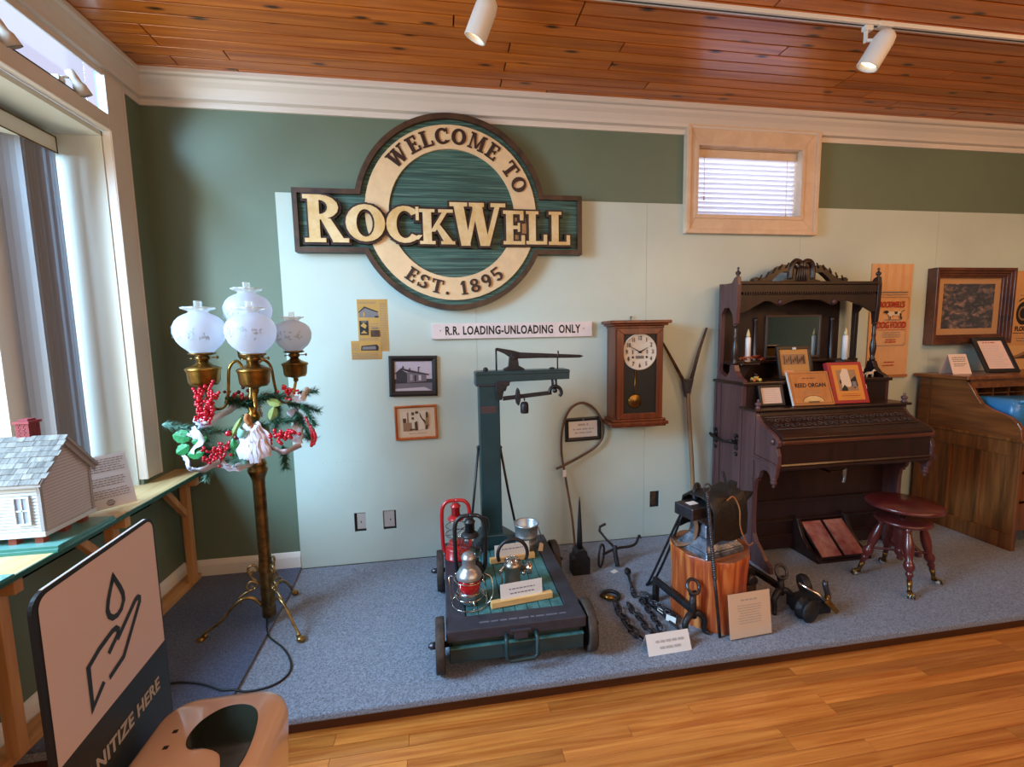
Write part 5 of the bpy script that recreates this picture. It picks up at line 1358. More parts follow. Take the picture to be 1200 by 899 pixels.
for k in range(8):
    a = 2 * pi * k / 8 + .2
    def Q(r, z): return (x + r * cos(a), y + r * sin(a), DZ + z)
    if k % 2: mb.tube(curve([Q(.075, .135), Q(.092, .10), Q(.095, .05), Q(.088, .003)], 4), .0026, 5)
    else: mb.tube(curve([Q(.046, .02), Q(.066, .045), Q(.085, .03), Q(.088, .003)], 4), .0026, 5)
mb.build('wire_cage', m_chrome, t)
MB().tube(curve([(x - .078, y, DZ + .14), (x - .098, y - .02, DZ + .15), (x - .092, y - .05, DZ + .07), (x - .080, y - .05, DZ + .02)], 5), .003, 6).tube(curve([(x + .078, y, DZ + .14), (x + .108, y - .01, DZ + .12), (x + .112, y - .04, DZ + .05), (x + .08, y - .055, DZ + .01)], 5), .003, 6).build('bail_handle', m_chrome, t)
# inspector's lamp with round handle
m_nick = mat('satin_nickel', C(168, 160, 148), .34, .85, var=.1, vscale=25)
x, y = .328, -.860; o = (x, y, DZ)
t = thing('hand_lamp', 'small nickel hand lamp with a big black ring handle on the scale deck', 'lamp', o)
MB().lathe([(0, 0), (.046, 0), (.047, .006), (.042, .010), (.042, .118), (.048, .124), (.048, .134), (.040, .142), (.026, .158), (.010, .166), (0, .167)], 26, o).build('body', m_nick, t)
mb = MB()
for k in range(8):
    a = 2 * pi * k / 8; mb.box(-.004, -.004, 0, .004, .004, .004)
mb = MB()
for k in range(7):
    a = 2 * pi * k / 7; mb.tube([(x + .040 * cos(a), y + .040 * sin(a), DZ + .145), (x + .020 * cos(a), y + .020 * sin(a), DZ + .165)], .005, 6)
mb.build('vent_ribs', m_chrome, t)
MB().tube([(x + .004 + .078 * cos(radians(a)), y + .012, DZ + .178 + .080 * sin(radians(a))) for a in range(-28, 210, 8)], .0095, 8).build('ring_handle', m_black, t)
MB().lathe([(.016, 0), (.016, .030), (.030, .036), (.032, .058), (.026, .060)], 18, (x + .040, y - .005, DZ + .105), (1, -.15, 0)).lathe([(.0, .058), (.028, .056)], 18, (x + .040, y - .005, DZ + .105), (1, -.15, 0), caps=False).build('lens_barrel', m_chrome, t)
MB().tube(curve([(x - .042, y, DZ + .12), (x - .068, y - .01, DZ + .10), (x - .058, y - .02, DZ + .06), (x - .066, y - .02, DZ + .02), (x - .05, y - .015, DZ + .012)], 5), .005, 7).build('clip', m_chrome, t)
MB().ball((x - .06, y - .005, DZ + .10), .011, 8, 5).build('screw', m_chrome, t)
MB().ball((x + .055, y - .02, DZ + .085), .012, 8, 5).build('screw', m_chrome, t)
# galvanised measure at the back right
x, y = .475, -.478; o = (x, y, DZ)
t = thing('tin_can', 'galvanised tin measure with wire bail at the back right of the scale deck', 'can', o)
MB().lathe([(0, .003), (.060, .003), (.061, 0), (.063, .002), (.064, .06), (.067, .064), (.064, .068), (.066, .10), (.070, .104), (.067, .108), (.072, .170), (.077, .174), (.077, .180), (.073, .181), (.068, .172), (.062, .02), (0, .018)], 32, o).build('body', m_tin, t)
MB().tube(curve([(x + .072, y - .01, DZ + .15), (x + .086, y - .03, DZ + .09), (x + .080, y - .06, DZ + .04), (x + .05, y - .09, DZ + .012)], 5), .003, 6).build('bail_handle', m_iron, t)
MB().prism([(x + .055, DZ + .035), (x + .083, DZ + .030), (x + .087, DZ + .075), (x + .066, DZ + .085)], y - .082, y - .080, 'xz').build('tag', m_kraft, t)
# two cards in wooden holders
m_ptext = mat('violet_grey_ink', C(128, 120, 150), .7)
m_hold = wood('blond_card_holder', C(206, 160, 96), C(232, 192, 130), (3, 20, 20), .5)
def cardholder(lab, cx, cy, L, ang, cw, chh, txt):
    t = thing('card_holder', lab, 'card holder', (cx, cy, DZ), ang)
    MB().box(-L / 2, -.014, 0, L / 2, .014, .030).build('wooden_bar', m_hold, t, local=True, bevel=.002)
    M = basis((0, 0, .022), (1, 0, 0), (0, .10, 1))
    MB(M).box(-cw / 2, 0, -.0008, cw / 2, chh, .0008).build('card', m_paper, t, local=True)
    M = M @ Matrix.Translation((0, 0, .0010))
    for i, l in enumerate(txt): lines('printed_text', M, -cw * .32, cw * .34, [chh * (.60 - .26 * i)], .0055, m_ptext, t, .15, True, local=True)
cardholder('white card in a blond wooden bar at the front of the scale deck', .352, -.995, .315, radians(7), .215, .082, ('a', 'b'))
cardholder('white card in a blond wooden bar between the ring handled lamp and the tin measure', .372, -.575, .27, radians(6), .21, .078, ('a',))

# ================================================================== IRON TOOLS ON THE PLATFORM
# square blacksmith's mandrel tool with a spike
t = thing('spiked_anvil_tool', 'black block tool with a tall tapering spike standing near the wall', 'tool', (.835, -.395, 0))
mb = MB(); mb.prism([(-.058, 0), (-.058, .105), (-.052, .115), (-.040, .120), (-.038, .150), (-.020, .168), (.020, .168), (.040, .150), (.042, .120), (.054, .115), (.058, .105), (.058, 0)], -.042, .042, 'xz')
mb.v = [(a + .838, b - .395, c) for a, b, c in mb.v]
mb.build('block', m_iron2, t, bevel=.004)
MB().lathe([(.020, .165), (.017, .25), (.012, .36), (.006, .47), (.001, .51)], 10, (.838, -.395, 0)).build('spike', m_iron2, t)

# cant dog / timber tongs
t = thing('timber_tongs', 'black iron tongs with an oval handle lying behind the chains', 'tongs', (1.08, -.35, 0))
mb = MB().tube(curve([(.965, -.40, .045), (.975, -.385, .12), (1.0, -.36, .155), (1.022, -.345, .12), (1.010, -.36, .045), (.985, -.385, .015)], 5, True), .0075, 7, True)
mb.build('oval_handle', m_iron2, t)
MB().tube(curve([(1.008, -.36, .085), (1.075, -.345, .10), (1.14, -.33, .105), (1.215, -.315, .10), (1.265, -.30, .11), (1.300, -.275, .15)], 5), .009, 7).tube([(1.300, -.275, .15), (1.318, -.27, .125)], [.010, .003], 6).build('jaw_arm', m_iron2, t)
MB().tube(curve([(1.098, -.34, .13), (1.095, -.36, .08), (1.10, -.39, .01)], 5), .016, 8).tube([(1.092, -.335, .12), (1.06, -.28, .15), (1.03, -.235, .19)], .008, 7).tube([(1.03, -.235, .19), (1.045, -.205, .205), (1.085, -.21, .225)], .009, 7).build('pivot_arm', m_iron2, t)
MB().box(-.022, -.016, 0, .022, .016, .0012).build('tag', m_paper, t, local=True)
t.children[-1].location = (-.022, -.085, .002); t.children[-1].rotation_euler = (0, 0, .5)

# ring hook at the left of the chains
t = thing('ring_hook', 'iron ring hook with a bright worn point beside the scale wheel', 'hook', (.925, -.70, 0))
MB().tube(curve([(.872, -.698, .012), (.905, -.665, .012), (.945, -.660, .014), (.975, -.695, .014), (.962, -.738, .014), (.930, -.745, .012)], 6), .011, 8).build('ring', m_iron2, t)
MB().tube([(.945, -.738, .014), (.905, -.728, .016), (.868, -.695, .014)], [.012, .019, .006], 8).build('worn_point', m_brass, t)

link = MB().tube([(.017 * cos(a) + (.009 if cos(a) > 0 else -.009), .0155 * sin(a), 0) for a in [2 * pi * k / 14 for k in range(14)]], .0048, 6, True).mesh('link', m_iron)
def chain(lab, pts, n, s=1.0, end=None):
    t = thing('chain', lab, 'chain', (*pts[0][:2], 0))
    path = curve([(*p[:2], p[2] if len(p) > 2 else .012) for p in pts], 12); 
    D = [0]
    for a, b in zip(path, path[1:]): D.append(D[-1] + (b - a).length)
    for k in range(n):
        d = D[-1] * (k + .5) / n; i = max(j for j in range(len(D)) if D[j] <= d); i = min(i, len(path) - 2)
        p = path[i].lerp(path[i + 1], (d - D[i]) / max(1e-6, D[i + 1] - D[i])); tg = (path[i + 1] - path[i])
        inst(link, 'link', t, p - Vector(t.location), (radians(52 if k % 2 else -30), 0, math.atan2(tg.y, tg.x)), (s, s, s))
    if end: end(t)
    return t
def endA(t):
    MB().lathe([(.0, -.012), (.018, -.012), (.026, 0), (.018, .012), (0, .012)], 14, (1.112, -.520, .042), (.4, -.7, .5)).tube([(1.112, -.520, .04), (1.10, -.58, .022), (1.085, -.64, .014)], .009, 7).build('swivel', m_iron2, t)
chain('chain with a round swivel end, uppermost of the chains on the platform', [(1.085, -.655), (1.068, -.715), (1.085, -.775), (1.082, -.865), (1.078, -.945), (1.068, -1.035)], 10, 1.0, endA)
chain('middle chain of the three side by side on the platform', [(.999, -.795), (.992, -.863), (1.007, -.931), (1.003, -1.003), (1.030, -1.075)], 8, 1.0)
chain('thick dull chain nearest the scale wheel', [(.932, -.77), (.916, -.855), (.919, -.93), (.918, -1.01), (.945, -1.10)], 7, 1.3)
chain('heap of fine chain beside the andiron bar', [(1.112, -.735, .03), (1.130, -.79, .032), (1.115, -.83, .03), (1.145, -.86, .03), (1.170, -.90, .014), (1.150, -.925, .03), (1.165, -.955, .03), (1.192, -.960, .014), (1.186, -.915, .014), (1.160, -.885, .022)], 24, .72)
t = thing('iron_bar', 'flat dark iron bar with a white tag lying between the chains and the andiron', 'bar', (1.13, -.93, 0))
MB().tube([(1.112, -.765, .010), (1.142, -.92, .010), (1.160, -1.06, .010)], [.013, .011, .005], 6).build('bar', m_iron2, t)
MB(basis((1.152, -.985, .024), (.6, -1, .1), (.3, .3, 1))).box(-.028, -.015, 0, .028, .015, .0012).build('tag', m_paper, t)
MB().tube(curve([(1.135, -.93, .022), (1.118, -.905, .03), (1.135, -.89, .026), (1.15, -.93, .028)], 5), .0025, 5).build('tag_string', m_paper, t)

# andirons
def andiron(lab, bx_, by_, dirv, hz):
    t = thing('andiron', lab, 'andiron', (bx_, by_, 0))
    d = Vector((*dirv, 0)).normalized(); s = Vector((d.y, -d.x, 0))     # d: from front to back
    B = Vector((bx_, by_, 0))
    def P(a, b, z): return tuple(B + s * a + d * b + Vector((0, 0, z)))
    mb = MB()
    for k in (-1, 1):
        mb.tube(curve([P(0, 0, .112), P(.030 * k, -.01, .108), P(.058 * k, -.016, .075), P(.056 * k, -.018, .035), P(.060 * k, -.024, .014), P(.074 * k, -.038, .008)], 5), [.019 - .0003 * i for i in range(26)], 8)
    mb.build('foot', m_iron2, t)
    MB().tube([P(0, 0, .09), P(0, 0, hz - .055)], [.021, .015], 8).tube([P(-.018, 0, hz - .052), P(.018, 0, hz - .052)], .013, 8).build('shaft', m_iron2, t)
    mb = MB(); mb.tube([tuple(B + s * .034 * cos(a) + d * .018 * sin(a) + Vector((0, 0, hz - .015 + .030 * sin(a)))) for a in [2 * pi * k / 20 for k in range(20)]], .0085, 8, True)
    mb.build('ring_top', m_iron, t)
    mb = MB(basis(B, -d, (0, 0, 1))) if False else MB()
    L = .315
    def boxdir(a0, b0, z0, a1, b1, z1):
        vs = [P(a, b, z) for z in (z0, z1) for a, b in ((a0, b0), (a1, b0), (a1, b1), (a0, b1))]
        mb.add(vs, [(0, 1, 2, 3), (7, 6, 5, 4), (0, 4, 5, 1), (1, 5, 6, 2), (2, 6, 7, 3), (3, 7, 4, 0)])
    boxdir(-.014, .0, .110, .014, L, .142); boxdir(-.014, L - .030, 0, .014, L, .112)
    mb.build('log_bar', m_iron2, t, bevel=.003)
andiron('black ring topped andiron in front of the cedar stump', 1.218, -1.078, (-.17, 1.0), .268)
andiron('second ring topped andiron, right of the printed notice by the stump', 1.800, -.980, (-.10, 1.0), .232)
# cast iron burner gear right of the second andiron
_n = len(bpy.data.objects)
t = thing('lever_tool', 'dark cast iron lever tool with a brass bladed edge right of the second andiron', 'tool', (1.885, -1.0, 0))
MB().lathe([(.0, -.03), (.055, -.03), (.062, -.02), (.05, -.01), (.05, .01), (.062, .02), (.055, .03), (0, .03)], 20, (1.815, -1.075, .063), (.25, -1, 0)).build('front_wheel', m_iron2, t)
MB().lathe([(.0, -.02), (.055, -.02), (.060, 0), (.055, .02), (0, .02)], 18, (1.93, -.93, .105), (1, -.3, .15)).prism([(1.80, .02), (1.80, .075), (1.94, .10), (1.97, .06), (1.97, .02)], -1.07, -.95, 'xz').box(1.82, -1.04, 0, 1.95, -.96, .022).build('casting', m_iron2, t, bevel=.004)
MB().tube([(1.83, -1.0, .165), (1.90, -1.05, .125), (1.945, -1.085, .085)], .009, 7).build('lever', m_chrome, t)
MB().prism([(1.90, .105), (1.925, .120), (1.985, .05), (1.97, .035)], -1.105, -1.095, 'xz').tube([(1.955, -1.06, .12), (1.94, -1.075, .07)], .010, 6).build('brass_edge', m_brass, t)
MB().tube(curve([(1.975, -1.03, .02), (1.985, -1.03, .09), (1.975, -1.02, .15), (1.985, -1.01, .165)], 5), .014, 8).build('handle', m_iron, t)
t.location.x += .045; t.location.y -= .02
t = thing('iron_block', 'rough black iron casting behind the printed notice, right of the stump', 'casting', (1.70, -.82, 0))
MB().prism([(1.640, 0), (1.640, .14), (1.655, .20), (1.70, .21), (1.725, .17), (1.735, .06), (1.735, 0)], -.88, -.76, 'xz').build('casting', m_iron2, t, bevel=.01)
MB().lathe([(.018, -.02), (.030, -.02), (.030, .02), (.018, .02)], 14, (1.69, -.885, .13), (0, 1, 0)).build('eye', m_iron, t)

# stump and anvil
sx, sy, shh = 1.408, -.920, .382
t = thing('tree_stump', 'reddish cedar stump carrying the anvil', 'stump', (sx, sy, 0))
def wob(a, z): return .035 * sin(3 * a + .6) + .022 * sin(7 * a + 1.2 + z) + .015 * sin(11 * a)
prof = [(.192, 0), (.195, .02), (.190, .12), (.188, .22), (.195, .34), (.199, shh - .006), (.195, shh)]
MB().lathe(prof, 56, (sx, sy, 0), wob=wob, caps=False).build('bark_stripped_side', m_cedar, t)
MB().lathe([(.0, shh), (.196, shh)], 56, (sx, sy, 0), wob=lambda a, z: wob(a, shh), caps=False).build('cut_top', m_cedart, t)
AZ = shh
m_anv = mat('blue_highlit_anvil_steel', C(158, 166, 184), .3, .7, col2=C(74, 78, 88), vscale=18, bump=.25)  # blue highlights of the base painted into the steel colour
t = thing('anvil', 'blacksmith anvil with pale blue highlighted base on the cedar stump', 'anvil', (1.385, -.945, AZ), radians(14))
mb = MB()
def frus(x0, y0, x1, y1, z0, u0, v0, u1, v1, z1):
    mb.add([(x0, y0, z0), (x1, y0, z0), (x1, y1, z0), (x0, y1, z0), (u0, v0, z1), (u1, v0, z1), (u1, v1, z1), (u0, v1, z1)], [(0, 3, 2, 1), (4, 5, 6, 7), (0, 1, 5, 4), (1, 2, 6, 5), (2, 3, 7, 6), (3, 0, 4, 7)])
frus(-.135, -.115, .135, .105, 0, -.128, -.108, .128, .098, .030)
frus(-.128, -.108, .128, .098, .030, -.085, -.060, .085, .055, .085)
frus(-.085, -.060, .085, .055, .085, -.075, -.050, .080, .050, .150)
frus(-.075, -.050, .080, .050, .150, -.150, -.060, .120, .060, .205)
mb.build('body', m_anv, t, local=True, bevel=.006)
mb = MB(); mb.box(-.185, -.064, .200, .125, .064, .262); mb.build('face', m_iron, t, local=True, bevel=.005)
MB().lathe([(.050, 0), (.048, .05), (.036, .11), (.018, .17), (.006, .20)], 16, (.12, 0, .222), (1, 0, .16)).build('horn', m_iron, t, local=True)
mb = MB(); mb.box(-.006, -.0655, .112, .012, -.058, .128); mb.build('hardy_hole', m_ink, t, local=True)
# leather apron thrown over the anvil
t = thing('leather_apron', 'black leather apron folded over the anvil and tied with tan cord', 'apron', (1.405, sy - .01, AZ + .075), radians(14))
ys = [(-.128, .005), (-.130, .10), (-.122, .17), (-.096, .215), (-.03, .228), (.05, .222), (.095, .195), (.112, .12), (.116, .02)]
vs = []; xs_ = [-.115, -.06, 0, .06, .115]
for i, x in enumerate(xs_):
    for (a, b) in ys: vs.append((x, a * (1 - .04 * (i % 2)), b + .012 * sin(i * 1.7) + .10 * (x + .115) * (1 if b > .15 else .55)))
n = len(ys)
vs2 = [(x * 1.0, y * .92, z - .010) for x, y, z in vs]
mb = MB(); mb.smooth = True
q = [(i * n + j, (i + 1) * n + j, (i + 1) * n + j + 1, i * n + j + 1) for i in range(len(xs_) - 1) for j in range(n - 1)]
mb.add(vs + vs2, q + [tuple(len(vs) + k for k in f[::-1]) for f in q] +
   [(j, j + 1, len(vs) + j + 1, len(vs) + j) for j in range(n - 1)] + [(len(vs) - n + j + 1, len(vs) - n + j, 2 * len(vs) - n + j, 2 * len(vs) - n + j + 1) for j in range(n - 1)] +
   [(i * n, len(vs) + i * n, len(vs) + (i + 1) * n, (i + 1) * n) for i in range(len(xs_) - 1)] + [(i * n + n - 1, (i + 1) * n + n - 1, len(vs) + (i + 1) * n + n - 1, len(vs) + i * n + n - 1) for i in range(len(xs_) - 1)])
mb.build('apron_skin', m_leather, t, local=True, bevel=.003)
MB().prism([(.08, .205), (.165, .262), (.150, .19), (.11, .15)], -.02, .03, 'xz').build('flap', m_leather, t, local=True, bevel=.004)
MB().tube(curve([(-.03, -.122, .222), (.02, -.118, .232), (.045, -.135, .17), (.05, -.138, .08), (.07, -.145, .02), (.12, -.135, -.04), (.20, -.10, -.056)], 6), .0035, 6).build('tie_cord', m_rope, t, local=True)
t = thing('iron_clamp', 'small black folded iron clamp on top of the anvil', 'clamp', (1.33, -.90, AZ + .263))
MB().tube(curve([(1.305, -.93, .652), (1.315, -.91, .70), (1.345, -.89, .715), (1.350, -.905, .68), (1.325, -.925, .66)], 5, True), .010, 7, True).tube([(1.30, -.93, .655), (1.36, -.895, .66)], .010, 7).build('loop', m_iron2, t)
tg_ = MB(basis((1.262, -.975, .6465), (1, .25, 0), (-.25, 1, .05))).box(-.028, -.018, 0, .028, .018, .0015).build('paper_tag', m_paper, label='small white paper tag lying on the anvil face', cat='tag')
# twisted poker, tongs, strap, rod
t = thing('twisted_poker', 'long twisted iron poker with a ring top leaning in front of the stump', 'poker', (1.33, -1.136, 0))
a_, b_ = Vector((1.333, -1.137, .004)), Vector((1.275, -1.085, .745))
MB().tube([(a_.lerp(b_, k / 10)) for k in range(0, 5)], .0075, 6).build('shaft', m_iron2, t)
mb = MB(); d = (b_ - a_).normalized(); u = d.orthogonal().normalized(); w = d.cross(u); k0 = a_.lerp(b_, .40)
for ph in (0, pi):
    mb.tube([k0.lerp(b_, i / 150) + (u * cos(i * .82 + ph) + w * sin(i * .82 + ph)) * .0048 for i in range(151)], .0062, 6)
mb.build('twist', m_iron, t)
MB().tube([tuple(b_ + Vector((.018 * cos(q), 0, .020 + .020 * sin(q)))) for q in [2 * pi * k / 18 for k in range(18)]], .0045, 6, True).build('ring', m_iron, t)
t = thing('blacksmith_tongs', 'pair of thin iron tongs leaning on the left side of the stump', 'tongs', (1.20, -.63, 0))
MB().tube(curve([(1.188, -.625, .006), (1.195, -.66, .06), (1.225, -.75, .27), (1.268, -.862, .545), (1.285, -.90, .63)], 5), .007, 7).build('rein', m_iron2, t)
MB().tube(curve([(1.188, -.625, .006), (1.215, -.612, .004), (1.232, -.66, .07), (1.248, -.76, .27), (1.274, -.868, .545)], 5), .007, 7).build('rein', m_iron2, t)
t = thing('leather_strap', 'bent strip of brown leather hanging off the left edge of the stump top', 'strap', (1.26, -.87, AZ))
vs = []; path = curve([(1.292, -.985, AZ + .175), (1.298, -.985, AZ + .12), (1.288, -.975, AZ + .06), (1.250, -.955, AZ + .022), (1.205, -.93, AZ + .010)], 6)
mb = MB(); mb.smooth = True
for p in path: vs += [tuple(p + Vector((0, 0, .002))), tuple(p + Vector((.02, .10, .002)))]
mb.add(vs, [(2 * i, 2 * i + 2, 2 * i + 3, 2 * i + 1) for i in range(len(path) - 1)])
o_ = mb.build('strap', mat('tan_edge_leather', C(120, 82, 54), .6), t); md = o_.modifiers.new('s', 'SOLIDIFY'); md.thickness = .006
t = thing('iron_rod', 'straight black rod leaning between the stump and the organ', 'rod', (1.83, -.68, 0))
MB().tube([(1.815, -.720, .004), (1.72, -.56, .66)], .009, 7).build('rod', m_iron2, t)

# notices standing on the platform
def tent(lab, x, y, w, h, ang, lean, rows, thick=True, col=None):
    t = thing('tent_card', lab, 'card', (x, y, 0), ang)
    cm = col or m_paper
    MB().add([(-w / 2, -lean, 0), (w / 2, -lean, 0), (w / 2, 0, h), (-w / 2, 0, h), (-w / 2, lean, 0), (w / 2, lean, 0)], [(0, 1, 2, 3), (2, 5, 4, 3)]).build('card', cm, t, local=True)
    c = t.children[-1]; md = c.modifiers.new('s', 'SOLIDIFY'); md.thickness = .0014
    M = basis((0, -lean - .0016, 0), (1, 0, 0), (0, lean, h))
    for k, (yy, hh, a, b, m) in enumerate(rows): lines('printed_text', M, a * w, b * w, [yy * h], hh, m, t, .12, True, local=True)
    return t
tent('white folded label card at the front edge of the platform by the chains', 1.036, -1.155, .225, .085, radians(2), .038, [(.62, .010, -.32, .38, m_lgrey), (.30, .010, -.24, .28, m_lgrey)])
t = thing('notice_stand', 'printed notice in a clear easel stand on the platform in front of the stump', 'notice', (1.487, -1.165, 0), radians(3))
M = basis((0, 0, .004), (1, 0, 0), (0, .13, 1))
MB(M).box(-.126, 0, 0, .126, .258, .003).build('clear_plate', m_glass, t, local=True)
MB(M).box(-.120, .004, -.0016, .120, .225, -.0004).build('sheet', mat('warm_notice_sheet', C(226, 206, 184), .65), t, local=True)
M2 = M @ Matrix.Translation((0, 0, -.0008))
lines('printed_text', M2, -.05, .05, [.185], .007, m_lgrey, t, .1, True, local=True)
lines('printed_text', M2, -.075, .075, [.160 - .0125 * k for k in range(8)], .004, m_lgrey, t, .4, True, local=True)
MB(M).box(-.126, 0, -.022, .126, .003, 0).build('foot', m_glass, t, local=True)
# ================================================================== REED ORGAN
OX0, OX1 = 2.0, 3.14; OC = (OX0 + OX1) / 2
og = thing('reed_organ', 'dark carved parlour reed organ with a high mirrored top and sloping lid', 'organ', (OC, -.30, 0))
side = [(-.03, 0), (-.03, 1.17), (-.345, 1.17), (-.345, 1.02), (-.455, 1.02), (-.475, 1.005)]
side += [(-.485, .985), (-.51, .955), (-.56, .925), (-.615, .905), (-.655, .885), (-.678, .855), (-.676, .83), (-.664, .815), (-.672, .795), (-.680, .77), (-.678, .70), (-.668, .66), (-.660, .625), (-.640, .618), (-.628, .600)]
side += arc2(-.572, .590, .050, .062, 180, 0, 8)[::-1][::-1]
side = side[:-9] + [(-.628, .600), (-.618, .635), (-.592, .652), (-.562, .652), (-.535, .632), (-.522, .590), (-.505, .575), (-.492, .56), (-.484, .50), (-.482, .30), (-.490, .20), (-.515, .155), (-.560, .115), (-.610, .065), (-.650, .045), (-.655, 0)]
for k, x in enumerate((OX0, OX1 - .028)):
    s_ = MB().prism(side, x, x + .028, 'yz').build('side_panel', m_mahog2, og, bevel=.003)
    xo = x - .006 if k == 0 else x + .028
    mb = MB()
    mb.box(xo, -.345, .09, xo + .006, -.315, 1.165).box(xo, -.110, .09, xo + .006, -.095, 1.165).box(xo, -.055, .09, xo + .006, -.03, 1.165).box(xo, -.478, .58, xo + .006, -.455, 1.015).box(xo, -.48, .09, xo + .006, -.455, .57).box(xo, -.48, .02, xo + .006, -.03, .09)
    mb.build('stile', m_mahog2, s_, bevel=.002)
    MB().prism([(-.475, .735), (-.475, .700), (-.682, .685), (-.684, .715)], xo - .004, xo + .006, 'yz').prism([(-.475, .722), (-.475, .715), (-.684, .697), (-.684, .705)], xo - .008, xo + .006, 'yz').build('cheek_moulding', m_mahog2, s_)
    MB().lathe([(.0, .012), (.010, .010), (.018, .002), (.020, 0)], 14, (xo + (.0 if k == 0 else .006), -.635, .852), (-1 if k == 0 else 1, 0, 0)).build('rosette', m_mahog2, s_)
    MB().lathe([(.0, 0), (.006, .004), (.010, .014), (.006, .020), (.016, .026), (.020, .040), (.014, .052), (.018, .058), (.018, .066)], 14, (x + .014, -.640, .556)).build('pendant', m_mahog2, s_)
    MB().box(x - .006, -.502, .560, x + .034, -.470, .572).build('leg_cap', m_mahog2, s_)
# carrying handle on the left side
m_hiron = mat('dark_handle_iron', C(40, 32, 34), .45, .4)
mb = MB()
for y in (-.065, -.30):
    mb.lathe([(.0, .006), (.018, .004), (.020, 0)], 12, (OX0 - .006, y, .795), (-1, 0, 0)).lathe([(.0, .006), (.018, .004), (.020, 0)], 12, (OX0 - .006, y, .735), (-1, 0, 0)).prism([(y - .016, .72), (y + .016, .72), (y + .012, .80), (y - .012, .80)], OX0 - .012, OX0 - .006, 'yz').tube([(OX0 - .008, y, .77), (OX0 - .045, y, .775)], .012, 8)
    mb.prism([(y - .010, .68), (y + .010, .68), (y + .016, .70), (y - .016, .70)], OX0 - .010, OX0 - .006, 'yz').lathe([(0, .01), (.012, .004), (.012, 0)], 10, (OX0 - .006, y, .685), (-1, 0, 0)).ball((OX0 - .014, y, .818), .014, 8, 5)
mb.tube(curve([(OX0 - .045, -.055, .785), (OX0 - .048, -.12, .768), (OX0 - .048, -.22, .764), (OX0 - .045, -.31, .785)], 5), .011, 8)
mb.build('carry_handle', m_hiron, og)
xi0, xi1 = OX0 + .028, OX1 - .028
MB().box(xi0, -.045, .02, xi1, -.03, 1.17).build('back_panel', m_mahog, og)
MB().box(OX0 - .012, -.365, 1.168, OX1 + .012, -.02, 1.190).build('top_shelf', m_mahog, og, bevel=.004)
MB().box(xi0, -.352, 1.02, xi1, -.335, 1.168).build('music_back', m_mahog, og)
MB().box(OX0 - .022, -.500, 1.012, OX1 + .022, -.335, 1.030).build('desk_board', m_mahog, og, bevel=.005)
# sloping lid with carved fret band
lid = [(-.482, 1.010), (-.490, .985), (-.515, .957), (-.565, .932), (-.62, .913), (-.662, .896), (-.680, .878), (-.680, .862), (-.655, .862), (-.50, .94), (-.47, .97)]
ld = MB().prism(lid, xi0, xi1, 'yz').build('lid', m_mahog, og, bevel=.002)
mb = MB()
def lidpt(t):   # t 0..1 down the slope
    a = [(-.492, .983), (-.517, .958), (-.567, .933), (-.622, .914)]
    i = min(2, int(t * 3)); f = t * 3 - i
    return a[i][0] + (a[i + 1][0] - a[i][0]) * f, a[i][1] + (a[i + 1][1] - a[i][1]) * f + .002
n = 26
for k in range(n):
    xc = xi0 + .05 + (xi1 - xi0 - .10) * k / (n - 1)
    for sgn in (1, -1):
        path = []
        for j in range(12):
            a = j / 11 * 2 * pi * 1.15; r = .019 * (1 - j / 14)
            y, z = lidpt(.50 + sgn * .17 + (r * sin(a)) / .14 * (1 if k % 2 else -1))
            path.append((xc + r * cos(a) * sgn, y, z))
        mb.tube(path, .0028, 4)
for t_ in (.12, .92):
    y, z = lidpt(t_); mb.tube([(xi0 + .02, y, z), (xi1 - .02, y, z)], .0035, 5)
mb.build('carved_fret', wood('rubbed_carving', C(60, 42, 36), C(92, 70, 60), (9, 9, 9), .5), ld, kind='stuff')
MB().box(xi0, -.690, .846, xi1, -.64, .862).box(xi0, -.684, .838, xi1, -.64, .846).build('lid_lip', wood('worn_lip', C(60, 30, 22), C(108, 62, 42), (2, 20, 20), .3, .3), og, bevel=.004)
MB().box(xi0, -.668, .715, xi1, -.645, .838).build('key_slip', m_mahog, og)
MB().prism([(-.640, .715), (-.676, .715), (-.682, .706), (-.674, .696), (-.684, .688), (-.676, .676), (-.660, .668), (-.640, .668)], xi0, xi1, 'yz').build('slip_moulding', m_mahog, og)
MB().box(xi0, -.645, .668, xi1, -.36, .70).build('key_bed', m_mahog, og)
# lower body
MB().box(xi0, -.375, .02, xi1, -.355, .668).build('knee_panel', m_mahog, og)
mb = MB()
for z0, z1, p in ((.345, .358, .012), (.358, .366, .018), (.205, .216, .014), (.216, .224, .020), (.02, .10, .022), (.10, .112, .016)): mb.box(xi0, -.375 - p, z0, xi1, -.37, z1)
mb.build('rail_moulding', m_mahog, og, bevel=.002)
MB().prism([(2.535, .625), (2.565, .640), (2.562, .575), (2.556, .545), (2.540, .545), (2.546, .580)], -.61, -.60, 'xz').build('knee_lever', m_tin, og, bevel=.002)
MB().box(2.44, -.612, .618, 2.534, -.600, .630).box(2.44, -.60, .618, 2.452, -.376, .630).build('lever_arm', m_mahog, og)
